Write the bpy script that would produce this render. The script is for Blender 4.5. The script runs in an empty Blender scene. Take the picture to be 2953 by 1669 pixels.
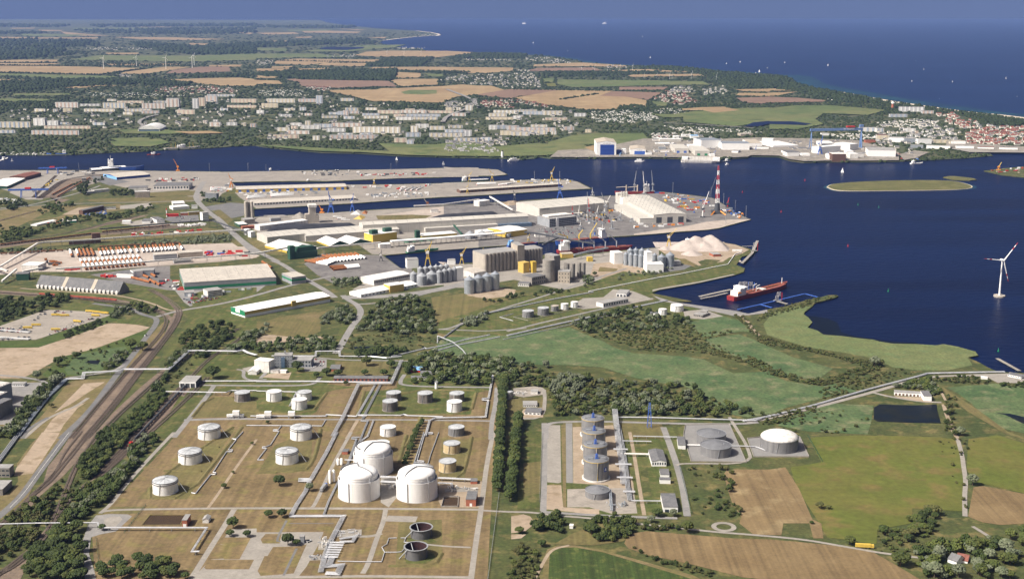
import bpy,math,random
import numpy as np
from mathutils import Vector,Matrix
# camera, sky, sun, exposure
sc=bpy.context.scene
COL=sc.collection
R=random.Random(11)
F,CX,CY,HC=3700.0,1476.5,834.5,610.0
PITCH=math.atan(825/F)
CP,SP=math.cos(PITCH),math.sin(PITCH)
cam=bpy.data.cameras.new('camera');cam.sensor_width=36;cam.lens=36*F/2953
cam.clip_start=5;cam.clip_end=200000
co=bpy.data.objects.new('camera',cam);COL.objects.link(co)
co.location=(0,0,HC);co.rotation_euler=(math.pi/2-PITCH,0,0)
sc.camera=co
SUN_EL,SHADOW_AZ=math.radians(47),math.radians(25)
w=bpy.data.worlds.new('World');sc.world=w;w.use_nodes=True
nt=w.node_tree;nt.nodes.clear()
n_out=nt.nodes.new('ShaderNodeOutputWorld');n_bg=nt.nodes.new('ShaderNodeBackground')
n_sky=nt.nodes.new('ShaderNodeTexSky');n_sky.sky_type='NISHITA';n_sky.sun_disc=False
n_sky.sun_elevation=SUN_EL
n_sky.sun_rotation=math.radians(242)
n_sky.altitude=300;n_sky.air_density=0.35;n_sky.dust_density=9.0;n_sky.ozone_density=0.3
n_tc=nt.nodes.new('ShaderNodeTexCoord');n_add=nt.nodes.new('ShaderNodeVectorMath');n_add.operation='MAXIMUM'
n_add.inputs[1].default_value=(-1,-1,0.012)
nt.links.new(n_tc.outputs['Generated'],n_add.inputs[0]);nt.links.new(n_add.outputs[0],n_sky.inputs[0])
nt.links.new(n_sky.outputs[0],n_bg.inputs[0]);n_bg.inputs[1].default_value=0.09
nt.links.new(n_bg.outputs[0],n_out.inputs[0])
sun=bpy.data.lights.new('sun','SUN');sun.energy=5.0;sun.angle=math.radians(0.5);sun.color=(1,0.94,0.84)
so=bpy.data.objects.new('sun',sun);COL.objects.link(so)
sd=Vector((math.cos(SHADOW_AZ)*math.cos(SUN_EL),math.sin(SHADOW_AZ)*math.cos(SUN_EL),-math.sin(SUN_EL)))
so.rotation_euler=sd.to_track_quat('-Z','Y').to_euler();so.location=(0,0,900)
vs=sc.view_settings;vs.view_transform='Standard';vs.look='None';vs.exposure=0.34;vs.gamma=1;vs.use_curve_mapping=False
sc.render.engine='CYCLES'
cy=sc.cycles;cy.max_bounces=5;cy.diffuse_bounces=2;cy.glossy_bounces=2;cy.volume_bounces=0
cy.transmission_bounces=2;cy.transparent_max_bounces=4;cy.use_denoising=True
cy.use_adaptive_sampling=True;cy.adaptive_threshold=0.02
# where a point of the photograph lies on the ground
TILES={'11':(0,0),'12':(740,0),'13':(1480,0),'14':(2213,0),'21':(0,420),'22':(640,420),'23':(1280,420),'24':(1900,420),'31':(0,840),'32':(740,840),'33':(1480,840),'34':(2213,840),'41':(0,1249),'42':(740,1249),'43':(1480,1249),'44':(2213,1249),'A':(1120,1490,10.4),'B':(960,1250,6.62),'C':(2180,1220,12.13),'D':(1500,860,12.88),'E':(2780,680,7.28),'Q':(1640,1170,5.2),'L':(1560,540,6.44),'Y':(1700,380,6.44),'Z':(2080,360,6.44),'V':(2060,780,7.156),'W':(2000,470,8.09),'X':(290,460,16.1)}
K=2565/740
def S(t,x,y):
 if t=='0':return(x*1.14634,y*1.14634)
 ox,oy,k=TILES[t]if len(TILES[t])==3 else TILES[t]+(K,)
 return(ox+x/k,oy+y/k)
def pts(t,s):
 a=[float(v)for v in s.replace(',',' ').split()]
 return[S(t,a[i],a[i+1])for i in range(0,len(a),2)]
def G(s,z=0.0):
 u=(s[0]-CX)/F;v=(CY-s[1])/F
 dz=-SP+v*CP;dy=CP+v*SP
 k=(z-HC)/dz
 return Vector((u*k,dy*k,z))
def g(t,x,y,z=0.0):return G(S(t,x,y),z)
def gp(t,s,z=0.0):return[G(p,z)for p in pts(t,s)]
def mpp(p):return(p.y*CP+(HC-p.z)*SP)/F
def top_z(p,sy):
 k=(CY-sy)/F
 return HC+p.y*(k*CP-SP)/(CP+k*SP)
def hz(t,x,yb,yt,z=0.0):return top_z(g(t,x,yb,z),S(t,x,yt)[1])
# materials
def nd(nt,k,**kw):
 n=nt.nodes.new(k)
 for a,b in kw.items():setattr(n,a,b)
 return n
MATS={}
def mat(name,c1,c2=None,big=40.0,small=3.0,amt=0.3,rough=0.85,metal=0.0,spec=0.3,stripe=None,c3=None,obj_var=0.0,streak=None,bump=0.0,lo=.38,hi=.62):
 if name in MATS:return MATS[name]
 m=bpy.data.materials.new(name);m.use_nodes=True;MATS[name]=m
 nt=m.node_tree;b=nt.nodes['Principled BSDF'];L=nt.links.new
 b.inputs['Roughness'].default_value=rough;b.inputs['Metallic'].default_value=metal
 b.inputs['Specular IOR Level'].default_value=spec
 geo=nd(nt,'ShaderNodeNewGeometry')
 rgb=nd(nt,'ShaderNodeRGB');rgb.outputs[0].default_value=(*c1,1);cur=rgb.outputs[0]
 def noise(scale,det=3.0,vec=None,r=.55):
  n=nd(nt,'ShaderNodeTexNoise');n.inputs['Scale'].default_value=scale;n.inputs['Detail'].default_value=det
  n.inputs['Roughness'].default_value=r
  L(vec or geo.outputs['Position'],n.inputs['Vector']);return n.outputs['Fac']
 def ramp(f,lo,hi):
  r=nd(nt,'ShaderNodeMapRange');r.inputs['From Min'].default_value=lo;r.inputs['From Max'].default_value=hi
  L(f,r.inputs['Value']);return r.outputs[0]
 def mix(f,a,bcol,kind='MIX'):
  x=nd(nt,'ShaderNodeMix',data_type='RGBA',blend_type=kind)
  if hasattr(f,'links')or hasattr(f,'is_linked'):L(f,x.inputs['Factor'])
  else:x.inputs['Factor'].default_value=f
  L(a,x.inputs['A'])
  if isinstance(bcol,tuple):x.inputs['B'].default_value=(*bcol,1)
  else:L(bcol,x.inputs['B'])
  return x.outputs['Result']
 def scale_by(c,f,a):
  r=nd(nt,'ShaderNodeMapRange');r.inputs['From Min'].default_value=.25;r.inputs['From Max'].default_value=.75
  r.inputs['To Min'].default_value=1-a;r.inputs['To Max'].default_value=1+a
  L(f,r.inputs['Value'])
  v=nd(nt,'ShaderNodeVectorMath',operation='SCALE');L(c,v.inputs[0]);L(r.outputs[0],v.inputs['Scale'])
  return v.outputs[0]
 if c2:cur=mix(ramp(noise(1/big,4),lo,hi),cur,c2)
 if c3:cur=mix(ramp(noise(1/(big*.37),5),.52,.66),cur,c3)
 if c2 and big>=25:cur=scale_by(cur,noise(1/(small*5),6,None,.7),amt*.75)
 if stripe:
  ang,per,a=stripe
  mp=nd(nt,'ShaderNodeMapping');mp.inputs['Rotation'].default_value=(0,0,ang);mp.inputs['Scale'].default_value=(1/per,.012/per,1)
  L(geo.outputs['Position'],mp.inputs['Vector'])
  cur=scale_by(cur,noise(1.0,2,mp.outputs[0]),a)
 if streak:
  mp=nd(nt,'ShaderNodeMapping');mp.inputs['Scale'].default_value=(1,1,.06)
  L(geo.outputs['Position'],mp.inputs['Vector'])
  cur=mix(ramp(noise(1/streak[0],4,mp.outputs[0]),.5,.75),cur,streak[1])
 if amt:cur=scale_by(cur,noise(1/small,5),amt)
 if obj_var:
  oi=nd(nt,'ShaderNodeObjectInfo')
  r=nd(nt,'ShaderNodeMapRange');r.inputs['To Min'].default_value=1-obj_var;r.inputs['To Max'].default_value=1+obj_var
  L(oi.outputs['Random'],r.inputs['Value'])
  v=nd(nt,'ShaderNodeVectorMath',operation='SCALE');L(cur,v.inputs[0]);L(r.outputs[0],v.inputs['Scale']);cur=v.outputs[0]
 if bump:
  bp=nd(nt,'ShaderNodeBump');bp.inputs['Strength'].default_value=bump;bp.inputs['Distance'].default_value=small*.3
  L(noise(1/small,4),bp.inputs['Height']);L(bp.outputs[0],b.inputs['Normal'])
 L(cur,b.inputs['Base Color'])
 return m
M=mat
dry=M('dry_grass',(.168,.122,.062),(.136,.098,.047),70,6,.28,stripe=(0.028,6,.24),c3=(.15,.125,.045))
dry2=M('dry_verge',(.162,.125,.062),(.125,.106,.04),40,5,.3)
lawn=M('lawn',(.055,.074,.016),(.078,.085,.024),45,5,.28,stripe=(0.028,6,.2),c3=(.13,.11,.042))
olive=M('olive_grass',(.132,.108,.044),(.105,.096,.034),40,5,.25,stripe=(0.028,6,.2))
rough_grass=M('rough_grass',(.042,.058,.016),(.072,.076,.024),60,5,.4,c3=(.13,.11,.042))
lush=M('lush_grass',(.044,.072,.013),(.06,.08,.018),40,4,.3)
reed=M('reed_meadow',(.052,.092,.034),(.092,.122,.05),80,5,.42,c3=(.135,.142,.072))
shore_reed=M('shore_reed',(.098,.125,.046),(.125,.142,.056),60,5,.34,c3=(.10,.14,.055))
pond_reed=M('pond_reed',(.055,.088,.032),(.075,.105,.04),30,4,.35)
pasture=M('pasture',(.084,.102,.017),(.105,.106,.023),120,9,.2,c3=(.13,.105,.032))
stubble=M('stubble',(.185,.132,.066),(.15,.105,.052),90,4,.16,stripe=(1.45,5,.22),c3=(.225,.17,.09))
stubble2=M('stubble_curved',(.18,.128,.064),(.148,.103,.05),60,4,.16,stripe=(.18,5,.24))
corn=M('corn',(.040,.062,.014),(.034,.055,.011),30,2,.3,stripe=(.55,3.4,.4),c3=(.075,.09,.022))
sand=M('bare_sand',(.335,.268,.20),(.28,.22,.16),60,6,.16,c3=(.22,.17,.11),stripe=(1.1,14,.07))
gravel=M('gravel_yard',(.30,.27,.235),(.25,.225,.195),50,5,.14,c3=(.21,.19,.165))
yard=M('pale_yard',(.40,.345,.30),(.35,.30,.26),60,6,.12,c3=(.30,.25,.21))
concrete=M('concrete',(.28,.26,.23),(.24,.222,.198),30,4,.14,c3=(.24,.22,.195))
apron=M('quay_apron',(.275,.25,.218),(.225,.205,.182),60,6,.16,c3=(.20,.18,.165))
asphalt=M('asphalt',(.125,.125,.128),(.15,.148,.145),30,3,.14)
asphalt_light=M('worn_asphalt',(.20,.195,.19),(.235,.225,.215),30,3,.14)
dark_yard=M('dark_yard',(.135,.128,.125),(.175,.165,.158),60,6,.18,c3=(.11,.10,.10))
plot_gravel=M('grey_stone_fill',(.215,.21,.205),(.19,.187,.183),25,3,.1)
ballast=M('ballast',(.175,.132,.098),(.14,.106,.08),25,3,.28,c3=(.115,.092,.072))
track_m=M('sleepers',(.062,.047,.038),(.085,.066,.052),20,2,.3)
steel_rail=M('rail_steel',(.25,.20,.16),rough=.5,metal=.4,amt=.1)
dirt=M('dirt_path',(.31,.25,.185),(.26,.205,.145),20,4,.16)
far_land=M('far_land',(.034,.05,.024),(.06,.068,.032),500,60,.35,c3=(.11,.105,.05))
far_tan=M('far_stubble',(.27,.195,.105),(.235,.165,.088),500,60,.12,stripe=(1.2,40,.08),c3=(.29,.215,.12))
far_brown=M('far_ploughed',(.185,.12,.083),(.165,.108,.076),500,60,.1,stripe=(.6,40,.07))
far_green=M('far_meadow',(.085,.115,.038),(.12,.128,.05),400,50,.22,c3=(.065,.095,.03))
yard_brown=M('shipyard_ground',(.235,.21,.175),(.175,.16,.14),40,6,.25,c3=(.30,.275,.24))
island_grass=M('island_grass',(.085,.088,.026),(.115,.108,.04),60,8,.35)
beach=M('beach',(.52,.45,.35),amt=.1)
gravel_pile_m=M('gravel_heap',(.43,.375,.34),(.37,.32,.29),25,3,.14)
coal=M('coal',(.022,.024,.032),(.034,.036,.045),20,2,.3)
white=M('white_paint',(.80,.80,.79),rough=.5,amt=.04,small=6)
white_dirty=M('white_weathered',(.70,.69,.66),(.60,.58,.55),6,2,.08,streak=(5,(.42,.39,.36)),rough=.6)
tank_white=M('tank_white',(.80,.80,.79),(.72,.72,.71),9,3,.05,streak=(4,(.60,.57,.53)),rough=.45)
gas_white=M('gas_tank_white',(.82,.81,.80),(.77,.765,.76),12,4,.03,streak=(6,(.70,.68,.65)),rough=.45)
tank_grey=M('tank_grey',(.195,.195,.20),(.165,.165,.17),9,3,.08,streak=(4,(.24,.235,.23)),rough=.5)
tank_rust=M('tank_stained',(.165,.15,.14),(.11,.098,.09),7,2,.16,streak=(4,(.36,.33,.31)),rough=.7)
tank_cream=M('tank_cream',(.56,.46,.28),(.46,.37,.22),6,2,.08,streak=(3,(.36,.23,.11)),rough=.6)
tank_dark=M('tank_dark_grey',(.135,.135,.14),(.11,.11,.118),9,3,.08,streak=(5,(.115,.115,.125)),rough=.6)
roof_grey=M('tank_roof_grey',(.47,.49,.51),(.36,.375,.39),7,2,.12,rough=.5)
lead=M('dull_lead',(.17,.175,.188),(.145,.15,.16),7,2,.1,rough=.55)
roof_pale=M('tank_roof_pale',(.74,.735,.72),(.66,.655,.64),8,2,.05,rough=.5)
inside_rust=M('tank_inside',(.05,.022,.022),(.03,.015,.016),6,2,.2)
metal_grey=M('grey_metal',(.33,.345,.36),(.28,.29,.31),6,2,.1,rough=.45,metal=.2)
galv=M('galvanised',(.40,.44,.485),(.33,.365,.41),5,1.5,.08,rough=.38,metal=.45)
pipe_white=M('pipe_cladding',(.60,.61,.63),(.46,.47,.49),14,3,.08,rough=.35,metal=.35)
steel_dark=M('dark_steel',(.07,.075,.085),rough=.6,amt=.15)
conc_wall=M('silo_concrete',(.27,.25,.225),(.225,.21,.19),12,4,.1,streak=(6,(.22,.205,.19)))
conc_cream=M('pale_silo_concrete',(.42,.38,.325),(.36,.33,.285),14,4,.08,streak=(7,(.38,.345,.30)))
hall_cream=M('hall_cladding',(.54,.52,.475),(.49,.47,.43),15,4,.05,streak=(9,(.50,.48,.44)),rough=.6)
hall_roof=M('hall_roof',(.50,.48,.435),(.44,.42,.38),25,5,.08,rough=.65)
hall_grey=M('hall_grey',(.30,.315,.335),(.26,.275,.295),14,4,.08)
roof_dirty=M('dirty_roof',(.46,.425,.375),(.39,.36,.32),12,4,.14)
roof_felt=M('roof_felt',(.12,.122,.128),(.15,.15,.155),12,3,.15)
roof_slab=M('grey_roof',(.30,.295,.285),(.25,.245,.24),14,3,.15)
roof_warm=M('warm_roof',(.42,.37,.30),(.36,.315,.26),14,3,.12)
green_paint=M('green_paint',(.02,.20,.095),amt=.08,rough=.55)
dkgreen=M('dark_green',(.028,.085,.055),amt=.15,rough=.6)
yellow=M('yellow_paint',(.55,.39,.07),amt=.1,rough=.55)
yellow_dull=M('ochre',(.50,.36,.10),amt=.14)
blue=M('blue_paint',(.05,.12,.42),amt=.12,rough=.5)
blue_door=M('blue_door',(.02,.055,.26),amt=.12,rough=.5)
sky_blue=M('light_blue',(.20,.42,.72),amt=.1,rough=.5)
red=M('red_paint',(.46,.035,.03),amt=.12,rough=.5)
hull_red=M('hull_red',(.28,.022,.026),(.22,.028,.03),20,5,.12,rough=.5)
deck_red=M('deck_red',(.23,.065,.048),(.18,.065,.05),12,4,.15)
orange=M('orange_paint',(.68,.25,.04),amt=.12,rough=.5)
rust=M('rusty_steel',(.30,.115,.04),(.22,.085,.032),6,2,.2)
brick=M('brick',(.36,.125,.075),(.30,.105,.065),5,1,.14)
roof_red=M('red_tiles',(.195,.075,.055),(.15,.062,.048),9,3,.2,obj_var=.25)
house_wall=M('house_render',(.68,.64,.57),amt=.06,obj_var=.1)
glass_dark=M('window_glass',(.03,.04,.055),rough=.15,spec=.6,amt=0)
glass_blue=M('glass_front',(.10,.16,.24),rough=.2,spec=.6,amt=.1)
timber=M('brown_boards',(.13,.075,.055),amt=.2)
trunk_m=M('bark',(.10,.075,.05),amt=.2)
leaf_dark=M('leaf_dark',(.028,.044,.011),(.042,.058,.014),9,1.6,.34,obj_var=.22,rough=.7,spec=.2)
leaf_mid=M('leaf_mid',(.050,.068,.016),(.070,.082,.02),9,1.6,.34,obj_var=.22,rough=.7,spec=.2)
leaf_willow=M('leaf_willow',(.080,.098,.052),(.125,.14,.085),9,1.6,.34,obj_var=.18,rough=.6,spec=.3)
leaf_olive=M('leaf_olive',(.056,.062,.019),(.075,.074,.024),12,1.8,.34,obj_var=.2,rough=.7,spec=.2)
leaf_far=M('leaf_far',(.020,.032,.013),(.030,.043,.016),60,9,.4,rough=.8,spec=.1)
leaf_farmix=M('leaf_town',(.023,.036,.013),(.038,.050,.018),40,7,.4,rough=.8,spec=.1)
# mesh builder
UNIT_ICO=None
class MB:
 def __init__(s):s.v=[];s.f=[]
 def add(s,vs,fs):
  o=len(s.v);s.v+=[tuple(p)for p in vs];s.f+=[tuple(i+o for i in f)for f in fs];return s
 def box(s,x0,x1,y0,y1,z0,z1):
  return s.add([(x0,y0,z0),(x1,y0,z0),(x1,y1,z0),(x0,y1,z0),(x0,y0,z1),(x1,y0,z1),(x1,y1,z1),(x0,y1,z1)],[(3,2,1,0),(4,5,6,7),(0,1,5,4),(1,2,6,5),(2,3,7,6),(3,0,4,7)])
 def cbox(s,c,sx,sy,sz,a=0.0):
  ca,sa=math.cos(a),math.sin(a);o=len(s.v);s.box(-sx/2,sx/2,-sy/2,sy/2,0,sz)
  for i in range(o,o+8):
   x,y,z=s.v[i];s.v[i]=(c[0]+x*ca-y*sa,c[1]+x*sa+y*ca,c[2]+z)
  return s
 def prism(s,poly,z0,z1,bottom=False):
  n=len(poly);vs=[(p[0],p[1],z0)for p in poly]+[(p[0],p[1],z1)for p in poly]
  fs=[(i,(i+1)%n,n+(i+1)%n,n+i)for i in range(n)]+[tuple(range(n,2*n))]
  if bottom:fs.append(tuple(range(n-1,-1,-1)))
  return s.add(vs,fs)
 def cyl(s,c,r0,r1,z0,z1,n=24,cap=True,bottom=False):
  vs=[(c[0]+r0*math.cos(2*math.pi*i/n),c[1]+r0*math.sin(2*math.pi*i/n),z0)for i in range(n)]
  vs+=[(c[0]+r1*math.cos(2*math.pi*i/n),c[1]+r1*math.sin(2*math.pi*i/n),z1)for i in range(n)]
  fs=[(i,(i+1)%n,n+(i+1)%n,n+i)for i in range(n)]
  if cap:fs.append(tuple(range(n,2*n)))
  if bottom:fs.append(tuple(range(n-1,-1,-1)))
  return s.add(vs,fs)
 def lathe(s,c,prof,n=32):
  vs=[]
  for r,z in prof:vs+=[(c[0]+r*math.cos(2*math.pi*i/n),c[1]+r*math.sin(2*math.pi*i/n),z)for i in range(n)]
  fs=[]
  for k in range(len(prof)-1):
   a,b=k*n,(k+1)*n
   fs+=[(a+i,a+(i+1)%n,b+(i+1)%n,b+i)for i in range(n)]
  fs.append(tuple(range((len(prof)-1)*n,len(prof)*n)))
  return s.add(vs,fs)
 def tube(s,path,r,n=6,r1=None):
  P=[Vector(p)for p in path];rings=[]
  for i,p in enumerate(P):
   d=(P[min(i+1,len(P)-1)]-P[max(i-1,0)]).normalized()
   a=Vector((0,0,1))if abs(d.z)<.95 else Vector((1,0,0))
   x=d.cross(a).normalized();y=x.cross(d).normalized()
   rr=r if r1 is None else r+(r1-r)*i/(len(P)-1)
   rings.append([p+rr*(x*math.cos(2*math.pi*k/n)+y*math.sin(2*math.pi*k/n))for k in range(n)])
  vs=[q for rg in rings for q in rg];fs=[]
  for i in range(len(P)-1):
   fs+=[(i*n+k,i*n+(k+1)%n,(i+1)*n+(k+1)%n,(i+1)*n+k)for k in range(n)]
  fs+=[tuple(range(n-1,-1,-1)),tuple(range((len(P)-1)*n,len(P)*n))]
  return s.add(vs,fs)
 def bar(s,p,q,w):return s.tube([p,q],w*.62,4)
 def ico(s,c,r,jit=0.0,sub=0,sz=1.0,rnd=R):
  V,Fc=ico(sub)
  return s.add([(c[0]+x*r*(1+rnd.uniform(-jit,jit)),c[1]+y*r*(1+rnd.uniform(-jit,jit)),c[2]+z*r*sz*(1+rnd.uniform(-jit,jit)))for x,y,z in V],Fc)
 def build(s,name,m,parent=None,smooth=False):
  me=bpy.data.meshes.new(name)
  off=parent.location if parent is not None and parent.get('_world')else Vector((0,0,0))
  vs=s.v if off.length==0 else[(x-off.x,y-off.y,z-off.z)for x,y,z in s.v]
  me.from_pydata(vs,[],s.f)
  if m:me.materials.append(m)
  if smooth:me.shade_smooth()if hasattr(me,'shade_smooth')else None
  o=bpy.data.objects.new(name,me);COL.objects.link(o)
  if parent is not None:o.parent=parent
  return o
_ICO={}
def ico(sub):
 if sub in _ICO:return _ICO[sub]
 t=(1+5**.5)/2
 V=[Vector(v).normalized()for v in[(-1,t,0),(1,t,0),(-1,-t,0),(1,-t,0),(0,-1,t),(0,1,t),(0,-1,-t),(0,1,-t),(t,0,-1),(t,0,1),(-t,0,-1),(-t,0,1)]]
 Fc=[(0,11,5),(0,5,1),(0,1,7),(0,7,10),(0,10,11),(1,5,9),(5,11,4),(11,10,2),(10,7,6),(7,1,8),(3,9,4),(3,4,2),(3,2,6),(3,6,8),(3,8,9),(4,9,5),(2,4,11),(6,2,10),(8,6,7),(9,8,1)]
 for _ in range(sub):
  mid={};nf=[]
  def m_(a,b):
   k=(min(a,b),max(a,b))
   if k not in mid:V.append(((V[a]+V[b])/2).normalized());mid[k]=len(V)-1
   return mid[k]
  for a,b,c in Fc:
   d,e,f=m_(a,b),m_(b,c),m_(c,a);nf+=[(a,d,f),(b,e,d),(c,f,e),(d,e,f)]
  Fc=nf
 _ICO[sub]=([tuple(v)for v in V],Fc)
 return _ICO[sub]
def smooth_sides(o,ang=40):
 o.data.shade_smooth()
 try:o.data.set_sharp_from_angle(angle=math.radians(ang))
 except Exception:pass
 return o
# things, parts, setting
def tag(o,label,cat,group=None,kind=None):
 if label:o['label']=label
 if cat:o['category']=cat
 if group:o['group']=group
 if kind:o['kind']=kind
 return o
def thing(name,label,cat,loc=(0,0,0),rz=0.0,group=None,world=False):
 o=bpy.data.objects.new(name,None);COL.objects.link(o);o.empty_display_size=1
 o.location=loc;o.rotation_euler=(0,0,rz)
 if world:o['_world']=1
 return tag(o,label,cat,group)
def part(name,mb,m,parent,label=None,stuff=False,smooth=False):
 o=mb.build(name,m,parent)
 if smooth:smooth_sides(o)
 if label:o['label']=label
 if stuff:o['kind']='stuff'
 return o
def clone(o,parent=None):
 c=o.copy();COL.objects.link(c)
 if parent is not None:c.parent=parent
 return c
def dup(root,loc,rz=0.0,s=1.0,label=None,group=None):
 r=clone(root);r.location=loc;r.rotation_euler=(0,0,rz)
 r.scale=s if isinstance(s,tuple)else(s,s,s)
 if label:r['label']=label
 if group:r['group']=group
 for ch in CH.get(root.name)or children(root):
  c=clone(ch,r)
  for gch in children(ch):clone(gch,c)
 return r
CH={}
def children(o):
 if o.name not in CH:CH[o.name]=list(o.children)
 return CH[o.name]
class Kind:
 def __init__(s,root):s.root=root;s.used=False;children(root)
 def put(s,loc,rz=0.0,sc_=1.0,label=None,group=None):
  if not s.used:
   s.used=True;r=s.root
   r.location=loc;r.rotation_euler=(0,0,rz);r.scale=sc_ if isinstance(sc_,tuple)else(sc_,)*3
   if label:r['label']=label
   if group:r['group']=group
   return r
  return dup(s.root,loc,rz,sc_,label,group)
ORD=['first','second','third','fourth','fifth','sixth','seventh','eighth','ninth','tenth','eleventh','twelfth','thirteenth','fourteenth','fifteenth','sixteenth','seventeenth','eighteenth','nineteenth','twentieth']
def ordinal(i):return ORD[i]if i<20 else f'{i + 1}th' if(i+1)%10 not in(1,2,3)or 10<(i+1)%100<14 else f"{i + 1}{['st', 'nd', 'rd'][(i + 1) % 10 - 1]}"
LAYER=[0.0213]
from mathutils.geometry import tessellate_polygon
def flat(name,poly,m,z=None,skirt=None,kind='structure'):
 if z is None:z=LAYER[0];LAYER[0]+=.0021
 me=bpy.data.meshes.new(name)
 P2=[(p[0],p[1],z)for p in poly]
 tris=tessellate_polygon([[Vector((p[0],p[1],0))for p in poly]])
 fs=[]
 for a,b,c in tris:
  ax,ay=P2[a][:2];bx,by=P2[b][:2];cx,cy_=P2[c][:2]
  fs.append((a,b,c)if(bx-ax)*(cy_-ay)-(by-ay)*(cx-ax)>0 else(a,c,b))
 n=len(P2);V=list(P2)
 if skirt is not None:
  V+=[(x,y,skirt)for x,y,_ in P2]
  area=sum(P2[i][0]*P2[(i+1)%n][1]-P2[(i+1)%n][0]*P2[i][1]for i in range(n))
  for i in range(n):
   j=(i+1)%n
   fs.append((n+i,n+j,j,i)if area>0 else(i,j,n+j,n+i))
 me.from_pydata(V,[],fs);me.materials.append(m)
 o=bpy.data.objects.new(name,me);COL.objects.link(o)
 if kind:o['kind']=kind
 return o
def patch(name,m,t,s,z=None):return flat(name,gp(t,s),m,z)
def smooth_line(P,it=2):
 for _ in range(it):
  Q=[P[0]]
  for a,b in zip(P,P[1:]):Q+=[a*.75+b*.25,a*.25+b*.75]
  P=Q+[P[-1]]
 return P
def ribbon_poly(P,wd):
 Lf,Rt=[],[]
 for i,p in enumerate(P):
  d=(P[min(i+1,len(P)-1)]-P[max(i-1,0)]);d.z=0;d.normalize()
  nrm=Vector((-d.y,d.x,0))*wd/2
  Lf.append(p+nrm);Rt.append(p-nrm)
 return Lf,Rt
def ribbon(name,P,wd,m,z=None,kind='structure',th=0):
 if z is None:z=LAYER[0];LAYER[0]+=.0021
 Lf,Rt=ribbon_poly(P,wd);n=len(P)
 V=[(p.x,p.y,z)for p in Lf]+[(p.x,p.y,z)for p in Rt]
 fs=[(n+i,n+i+1,i+1,i)for i in range(n-1)]
 me=bpy.data.meshes.new(name);me.from_pydata(V,[],fs);me.materials.append(m)
 o=bpy.data.objects.new(name,me);COL.objects.link(o)
 if kind:o['kind']=kind
 return o
def road(t,s,wd,m=None,name='road',line=False):
 P=smooth_line(gp(t,s))
 o=ribbon(name,P,wd,m or asphalt)
 if line:ribbon('road_marking',P,.35,white)
 return o
# sea, land, shores
WATER_Z=-2.2
wm=bpy.data.materials.new('water');wm.use_nodes=True
_n=wm.node_tree;_b=_n.nodes['Principled BSDF']
_b.inputs['Base Color'].default_value=(.0035,.0105,.040,1);_b.inputs['Roughness'].default_value=.32;_b.inputs['Specular IOR Level'].default_value=.07
_g=_n.nodes.new('ShaderNodeNewGeometry')
def _noise(sc_,det,stretch=(1,1,1)):
 mp=_n.nodes.new('ShaderNodeMapping');mp.inputs['Scale'].default_value=stretch;_n.links.new(_g.outputs['Position'],mp.inputs['Vector'])
 t=_n.nodes.new('ShaderNodeTexNoise');t.inputs['Scale'].default_value=sc_;t.inputs['Detail'].default_value=det
 _n.links.new(mp.outputs[0],t.inputs['Vector']);return t
_w1=_noise(1/14,5,(.6,1,1));_w2=_noise(1/500,6,(.35,2.2,1))
_bp=_n.nodes.new('ShaderNodeBump');_bp.inputs['Strength'].default_value=.55;_bp.inputs['Distance'].default_value=3.0
_n.links.new(_w1.outputs['Fac'],_bp.inputs['Height']);_n.links.new(_bp.outputs[0],_b.inputs['Normal'])
_mx=_n.nodes.new('ShaderNodeMix');_mx.data_type='RGBA'
_mx.inputs['A'].default_value=(.0006,.0040,.026,1);_mx.inputs['B'].default_value=(.0013,.0078,.042,1)
_mr=_n.nodes.new('ShaderNodeMapRange');_mr.inputs['From Min'].default_value=.4;_mr.inputs['From Max'].default_value=.62;_n.links.new(_w2.outputs['Fac'],_mr.inputs['Value']);_n.links.new(_mr.outputs[0],_mx.inputs['Factor']);_n.links.new(_mx.outputs['Result'],_b.inputs['Base Color'])
shallow=M('shallow_water',(.012,.05,.075),(.008,.03,.062),300,40,.15,rough=.35,spec=.08)
murky=M('murky_water',(.004,.007,.013),(.0025,.005,.012),40,10,.2,rough=.3,spec=.04)
pond_m=M('pond_water',(.006,.010,.016),(.012,.014,.012),40,10,.2,rough=.3,spec=.04)
brown_water=M('settling_water',(.058,.036,.016),(.048,.03,.014),20,6,.1,rough=.2,spec=.3)
FAR=54000.0
flat('water',[Vector((-62000,-900,0)),Vector((62000,-900,0)),Vector((62000,FAR,0)),Vector((-62000,FAR,0))],wm,z=WATER_Z)
coast=gp('0','3300 400 2720 322 2576 298 2446 284.4 2333 268 2217 251.7 2106 230.3 2051 221.5 2006 211 1991 199 1973 191.5 1930 190 1895 187.5 1807 180 1719 170 1631 166 1578 165 1467 157 1452 152 1386 142 1291 136 1199 132 1073 128 1063 123 1010 121 967 113 955 108 964 102 1023 95 1068 91 1108 90 1098 84 1048 78 947 72 872 64 822 57 807 51')
sea_m=M('sea_water',(.004,.0165,.066),(.0055,.021,.078),900,60,.12,rough=.35,spec=.08)
flat('sea',coast[1:]+[Vector((62000,FAR-50,0)),Vector((62000,coast[0].y,0))],sea_m,z=WATER_Z+.12)
fl_shore=(gp('0','-900 47.5 -1500 400')+gp('21','-40 95 460 95 780 90 900 80 1470 60 1640 45 2000 30 2260 15 2340 5')+gp('22','340 0 420 15 700 45 1000 70 1400 80 1800 105 2300 120 2430 125')+gp('23','220 122 550 128 800 140 900 130 960 115 1060 128 1500 130 2100 128 2360 132')+gp('24','220 140 630 140 760 132 890 125 920 110 1200 115 1300 150 1450 170 1700 165 2100 165 2400 160')+gp('0','2430 398 2498 392 2490 386 2700 384 3300 420'))
flat('land',coast+fl_shore,far_land,z=0,skirt=-3)
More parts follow.
